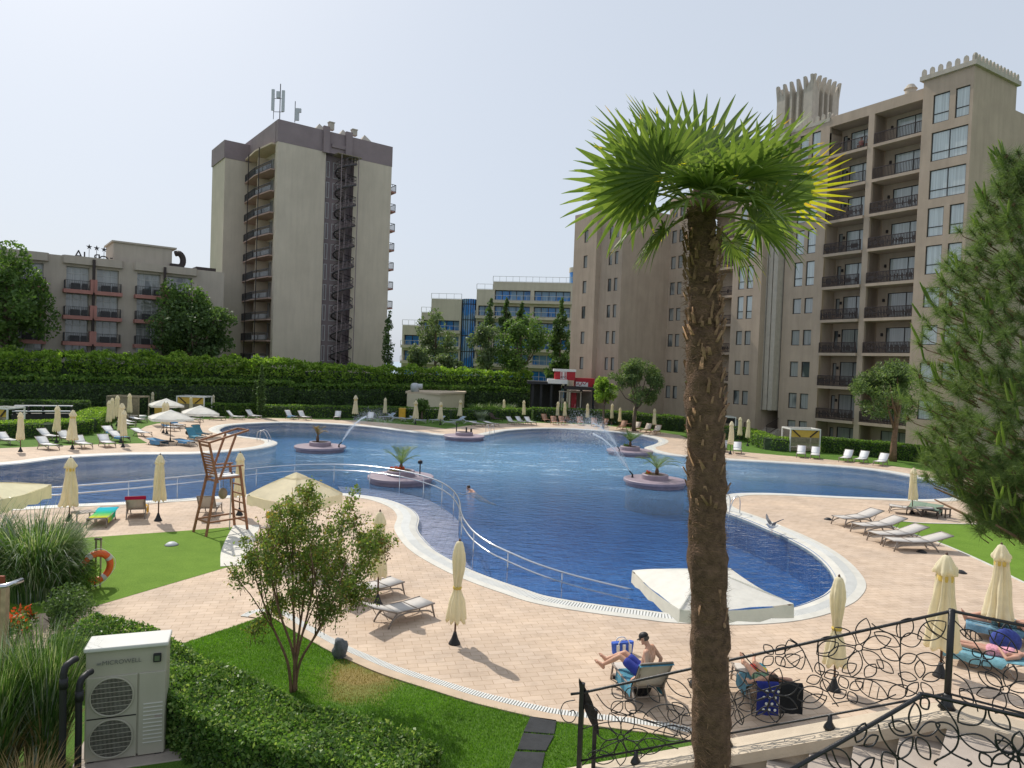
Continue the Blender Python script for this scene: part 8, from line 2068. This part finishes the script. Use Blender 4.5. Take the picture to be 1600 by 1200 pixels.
def sunbather(src, label, fem, suit, suitname, knee):
    ang = R(4); pt = lie(ang); o = thing('person', label, 'person', src.location); o.rotation_euler = src.rotation_euler
    J = dict(pelvis=pt(.95, 0, .01), waist=pt(1.12, 0), chest=pt(1.34, 0, .01), neck=pt(1.55, 0, .02), head=pt(1.68, 0, .02), shL=pt(1.48, -.17), shR=pt(1.48, .17), elL=pt(1.28, -.33, -.03), wrL=pt(1.12, -.12, .12), elR=pt(1.28, .34, -.03), wrR=pt(1.02, .3, -.03), hipL=pt(.88, -.09), hipR=pt(.88, .09), knL=pt(.46, -.1, .02), knR=pt(.46, .1, .02 + knee), anL=pt(.04, -.1, -.03), anR=pt(.04, .1, -.03))
    mb = MB(); body(mb, J, fem); hc = V(J['head']) + V((.03, 0, .01)); fc = V((-.1, -.15, 1)); head(mb, hc, fc, V((1, 0, 0))); hand(mb, J['wrL'], (.2, .9, -.1), (0, 0, 1), .4); hand(mb, J['wrR'], (-1, 0, -.1), (0, 0, 1), .3, 1, -1); foot(mb, J['anL'], (-.35, -.25, .9), (.9, 0, .35)); foot(mb, J['anR'], (-.35, .25, .9), (.9, 0, .35))
    remeshed(mb, 'body', .009, m_skin2, o, 2); eyes(o, hc, fc, V((1, 0, 0)))
    mb = MB(); mb.ell(hc + V((.055, 0, -.02)), (.085, .095, .095), 14, 10); mb.build('hair', m_hair, o, True)
    if fem: segs = [(V(J['waist']) + V((0, k * .07, 0)), V(J['chest']) + V((0, k * .08, 0)), .09, .105) for k in (-1, 0, 1)] + [(V(J['pelvis']) + V((0, k * .09, 0)), V(J['waist']) + V((0, k * .07, 0)), .108, .095) for k in (-1, 0, 1)]
    else: segs = [(V(J['pelvis']) + V((0, k * .09, 0)), V(J['waist']) + V((-.03, k * .08, 0)), .11, .1) for k in (-1, 0, 1)] + [(V(J['hip' + s]), V(J['hip' + s]).lerp(V(J['kn' + s]), .6), .092, .075) for s in 'LR']
    grow(J, segs, .011, suitname, suit, o)
    return o
sunbather(rl1, 'person lying on the back in a pink patterned swimsuit at the right edge', True, M('pink_swimsuit', (.6, .28, .35), .7, .5, 30), 'swimsuit', 0)
sunbather(rl2, 'person lying in dark patterned shorts on the farther lounger at the right edge', False, M('patterned_shorts', (.12, .22, .25), .8, .9, 25), 'shorts', .12)
c = (rl1.location + rl2.location) / 2 + V((1.0, -.45, .0)); o = thing('beach_bag', 'dark blue cloth bag between the two sunbathers at the right edge', 'bag', (c.x, c.y, .0)); mb = MB(); mb.ell((0, 0, .3), (.38, .22, .32), 16, 10); mb.v = [tuple(V(p_) + V((0, 0, .05 * noise.noise((p_[0] * 6, p_[1] * 6, 1))))) for p_ in mb.v]; mb.build('body', M('indigo_cloth', (.04, .06, .25), .9, .4, 8), o, True); mb = MB(); mb.tube(catmull([V((-.15, 0, .55)), V((0, 0, .75)), V((.15, 0, .55))], 4, False), .02, 6); mb.build('handle', m_black, o)
# ---- swimmer and the pair on the top balcony
sq_ = G(733, 768, WATER_Z); o = thing('person', 'dark haired swimmer with head and shoulder above the water', 'person', (sq_.x, sq_.y, WATER_Z), R(150)); mb = MB()
J = dict(pelvis=(-.75, 0, -.3), waist=(-.5, 0, -.2), chest=(-.25, 0, -.08), neck=(-.04, 0, .06), head=(.06, 0, .17), shL=(-.15, -.2, .0), shR=(-.15, .2, -.02), elL=(.12, -.4, .04), wrL=(.38, -.3, -.02), elR=(.15, .35, -.15), wrR=(.4, .25, -.12), hipL=(-.8, -.09, -.32), hipR=(-.8, .09, -.32), knL=(-1.2, -.1, -.45), knR=(-1.2, .1, -.4), anL=(-1.6, -.1, -.5), anR=(-1.6, .1, -.45))
body(mb, J); head(mb, (.06, 0, .2), (1, 0, .1), (0, 0, 1)); hand(mb, J['wrL'], (1, .2, -.1), (0, 0, 1), .2); hand(mb, J['wrR'], (1, -.2, 0), (0, 0, 1), .2, 1, -1); remeshed(mb, 'body', .012, m_skin2, o, 2); eyes(o, (.06, 0, .2), (1, 0, .1), (0, 0, 1))
mb = MB(); mb.ell((.04, 0, .25), (.1, .088, .085), 12, 8); mb.build('hair', m_hair, o, True)
for px_, lb, cl_ in ((1343, 'left of two people seated behind the topmost left balcony rail', (.55, .15, .15)), (1356, 'right of two people seated behind the topmost left balcony rail', (.6, .55, .5))):
    uu = UR(px_ - 22) ; base = OR_ + uR * uu + nR * (-.7); o = thing('person', lb, 'person', (base.x, base.y, FL[8]), math.atan2(nR.y, nR.x), 'people on the top balcony'); mb = MB()
    J = dict(pelvis=(0, 0, .5), waist=(0, 0, .68), chest=(0, 0, .9), neck=(0, 0, 1.12), head=(0, 0, 1.24), shL=(0, -.18, 1.05), shR=(0, .18, 1.05), elL=(.1, -.26, .8), wrL=(.3, -.15, .75), elR=(.1, .26, .8), wrR=(.3, .15, .75), hipL=(.05, -.09, .5), hipR=(.05, .09, .5), knL=(.48, -.12, .5), knR=(.48, .12, .5), anL=(.46, -.12, .09), anR=(.46, .12, .09))
    body(mb, J); head(mb, (0, 0, 1.28), (1, 0, 0), (0, 0, 1)); hand(mb, J['wrL'], (1, .2, 0), (0, 0, 1), .4); hand(mb, J['wrR'], (1, -.2, 0), (0, 0, 1), .4, 1, -1); foot(mb, J['anL'], (1, 0, 0), (0, 0, 1)); foot(mb, J['anR'], (1, 0, 0), (0, 0, 1)); remeshed(mb, 'body', .016, m_skin2, o, 1)
    mb = MB(); mb.ell((-.02, 0, 1.33), (.1, .09, .09), 12, 8); mb.build('hair', m_hair, o, True); grow(J, [((0, -.08, .52), (0, -.1, .92), .1, .1), ((0, .08, .52), (0, .1, .92), .1, .1)], .014, 'shirt', M('balcony_shirt', cl_, .8), o, .02)
    ch_ = thing('chair', 'chair of the %s person on the topmost left balcony' % lb.split()[0], 'chair', (base.x, base.y, FL[8]), math.atan2(nR.y, nR.x), 'chairs on the top balcony'); mb = MB(); mb.box(.05, 0, .37, .45, .45, .04); mb.build('seat', m_railbrown, ch_); mb = MB(); mb.box(-.17, 0, .68, .04, .45, .6); mb.build('backrest', m_railbrown, ch_)
    for sx in (-.12, .22):
        for sy in (-.18, .18): mb = MB(); mb.box(sx, sy, .175, .04, .04, .35); mb.build('leg', m_railbrown, ch_)

# ---- seagull landing on the pool edge
gq = G(1206, 833); GU_ = thing('seagull', 'grey and white seagull with raised wings at the edge of the near basin', 'bird', (gq.x, gq.y, .28), R(200)); m_gw = M('white_feather', (.75, .74, .72), .8); m_gg = M('grey_feather', (.2, .2, .21), .8, .4, 8)
mb = MB(); mb.ell((0, 0, 0), (.2, .085, .085), 14, 10); mb.cap((.14, 0, .03), (.24, 0, .1), .06, .05); mb.ell((.27, 0, .12), (.055, .045, .048), 12, 8); mb.cap((-.15, 0, 0), (-.32, 0, .03), .05, .02)
remeshed(mb, 'body', .012, m_gw, GU_, 2)
mb = MB(); mb.lathe([(.018, 0), (.014, .03), (.002, .065)], 8); mb.v = [(.31 + p[2], p[1], .115 + p[0] * .8) for p in mb.v]; mb.build('beak', M('yellow_beak', (.7, .42, .04), .5), GU_)
for s in (-1, 1):
    mb = MB(); sec = [(.0, .05, .04, .2), (.04, .17, .2, .2), (.02, .3, .27, .17), (-.05, .42, .36, .12), (-.12, .52, .42, .05)]; vs = []
    for x, y, z, ch_ in sec: vs += [(x + ch_ * .45, s * y, z), (x, s * y, z + .018), (x - ch_ * .55, s * y, z - .005)]
    fs = []
    for i in range(4):
        for k in range(2): fs.append((3 * i + k, 3 * i + k + 1, 3 * i + k + 4, 3 * i + k + 3))
    mb.add(vs, fs); mb.build('wing', m_gg, GU_, True)
mb = MB(); mb.add([(-.28, -.03, .03), (-.28, .03, .03), (-.42, .07, .04), (-.42, -.07, .04)], [(0, 1, 2, 3)]); mb.build('tail', m_gw, GU_)
for s in (-1, 1): mb = MB(); mb.tube([(-.03, s * .03, -.06), (-.0, s * .035, -.16), (.02, s * .035, -.26)], .007, 5); mb.tube([(.02, s * .035, -.26), (.07, s * .045, -.268)], .008, 5); mb.build('leg', M('pink_leg', (.5, .25, .2), .6), GU_)

# ================================================================== checks
seen = {}
for o in bpy.data.objects:
    if o.parent is None and o.type in ('MESH', 'EMPTY') and o.get('kind') not in ('structure',):
        l = o.get('label')
        if not l: print('NO LABEL', o.name)
        elif l in seen: print('DUP LABEL', l)
        seen[l] = 1
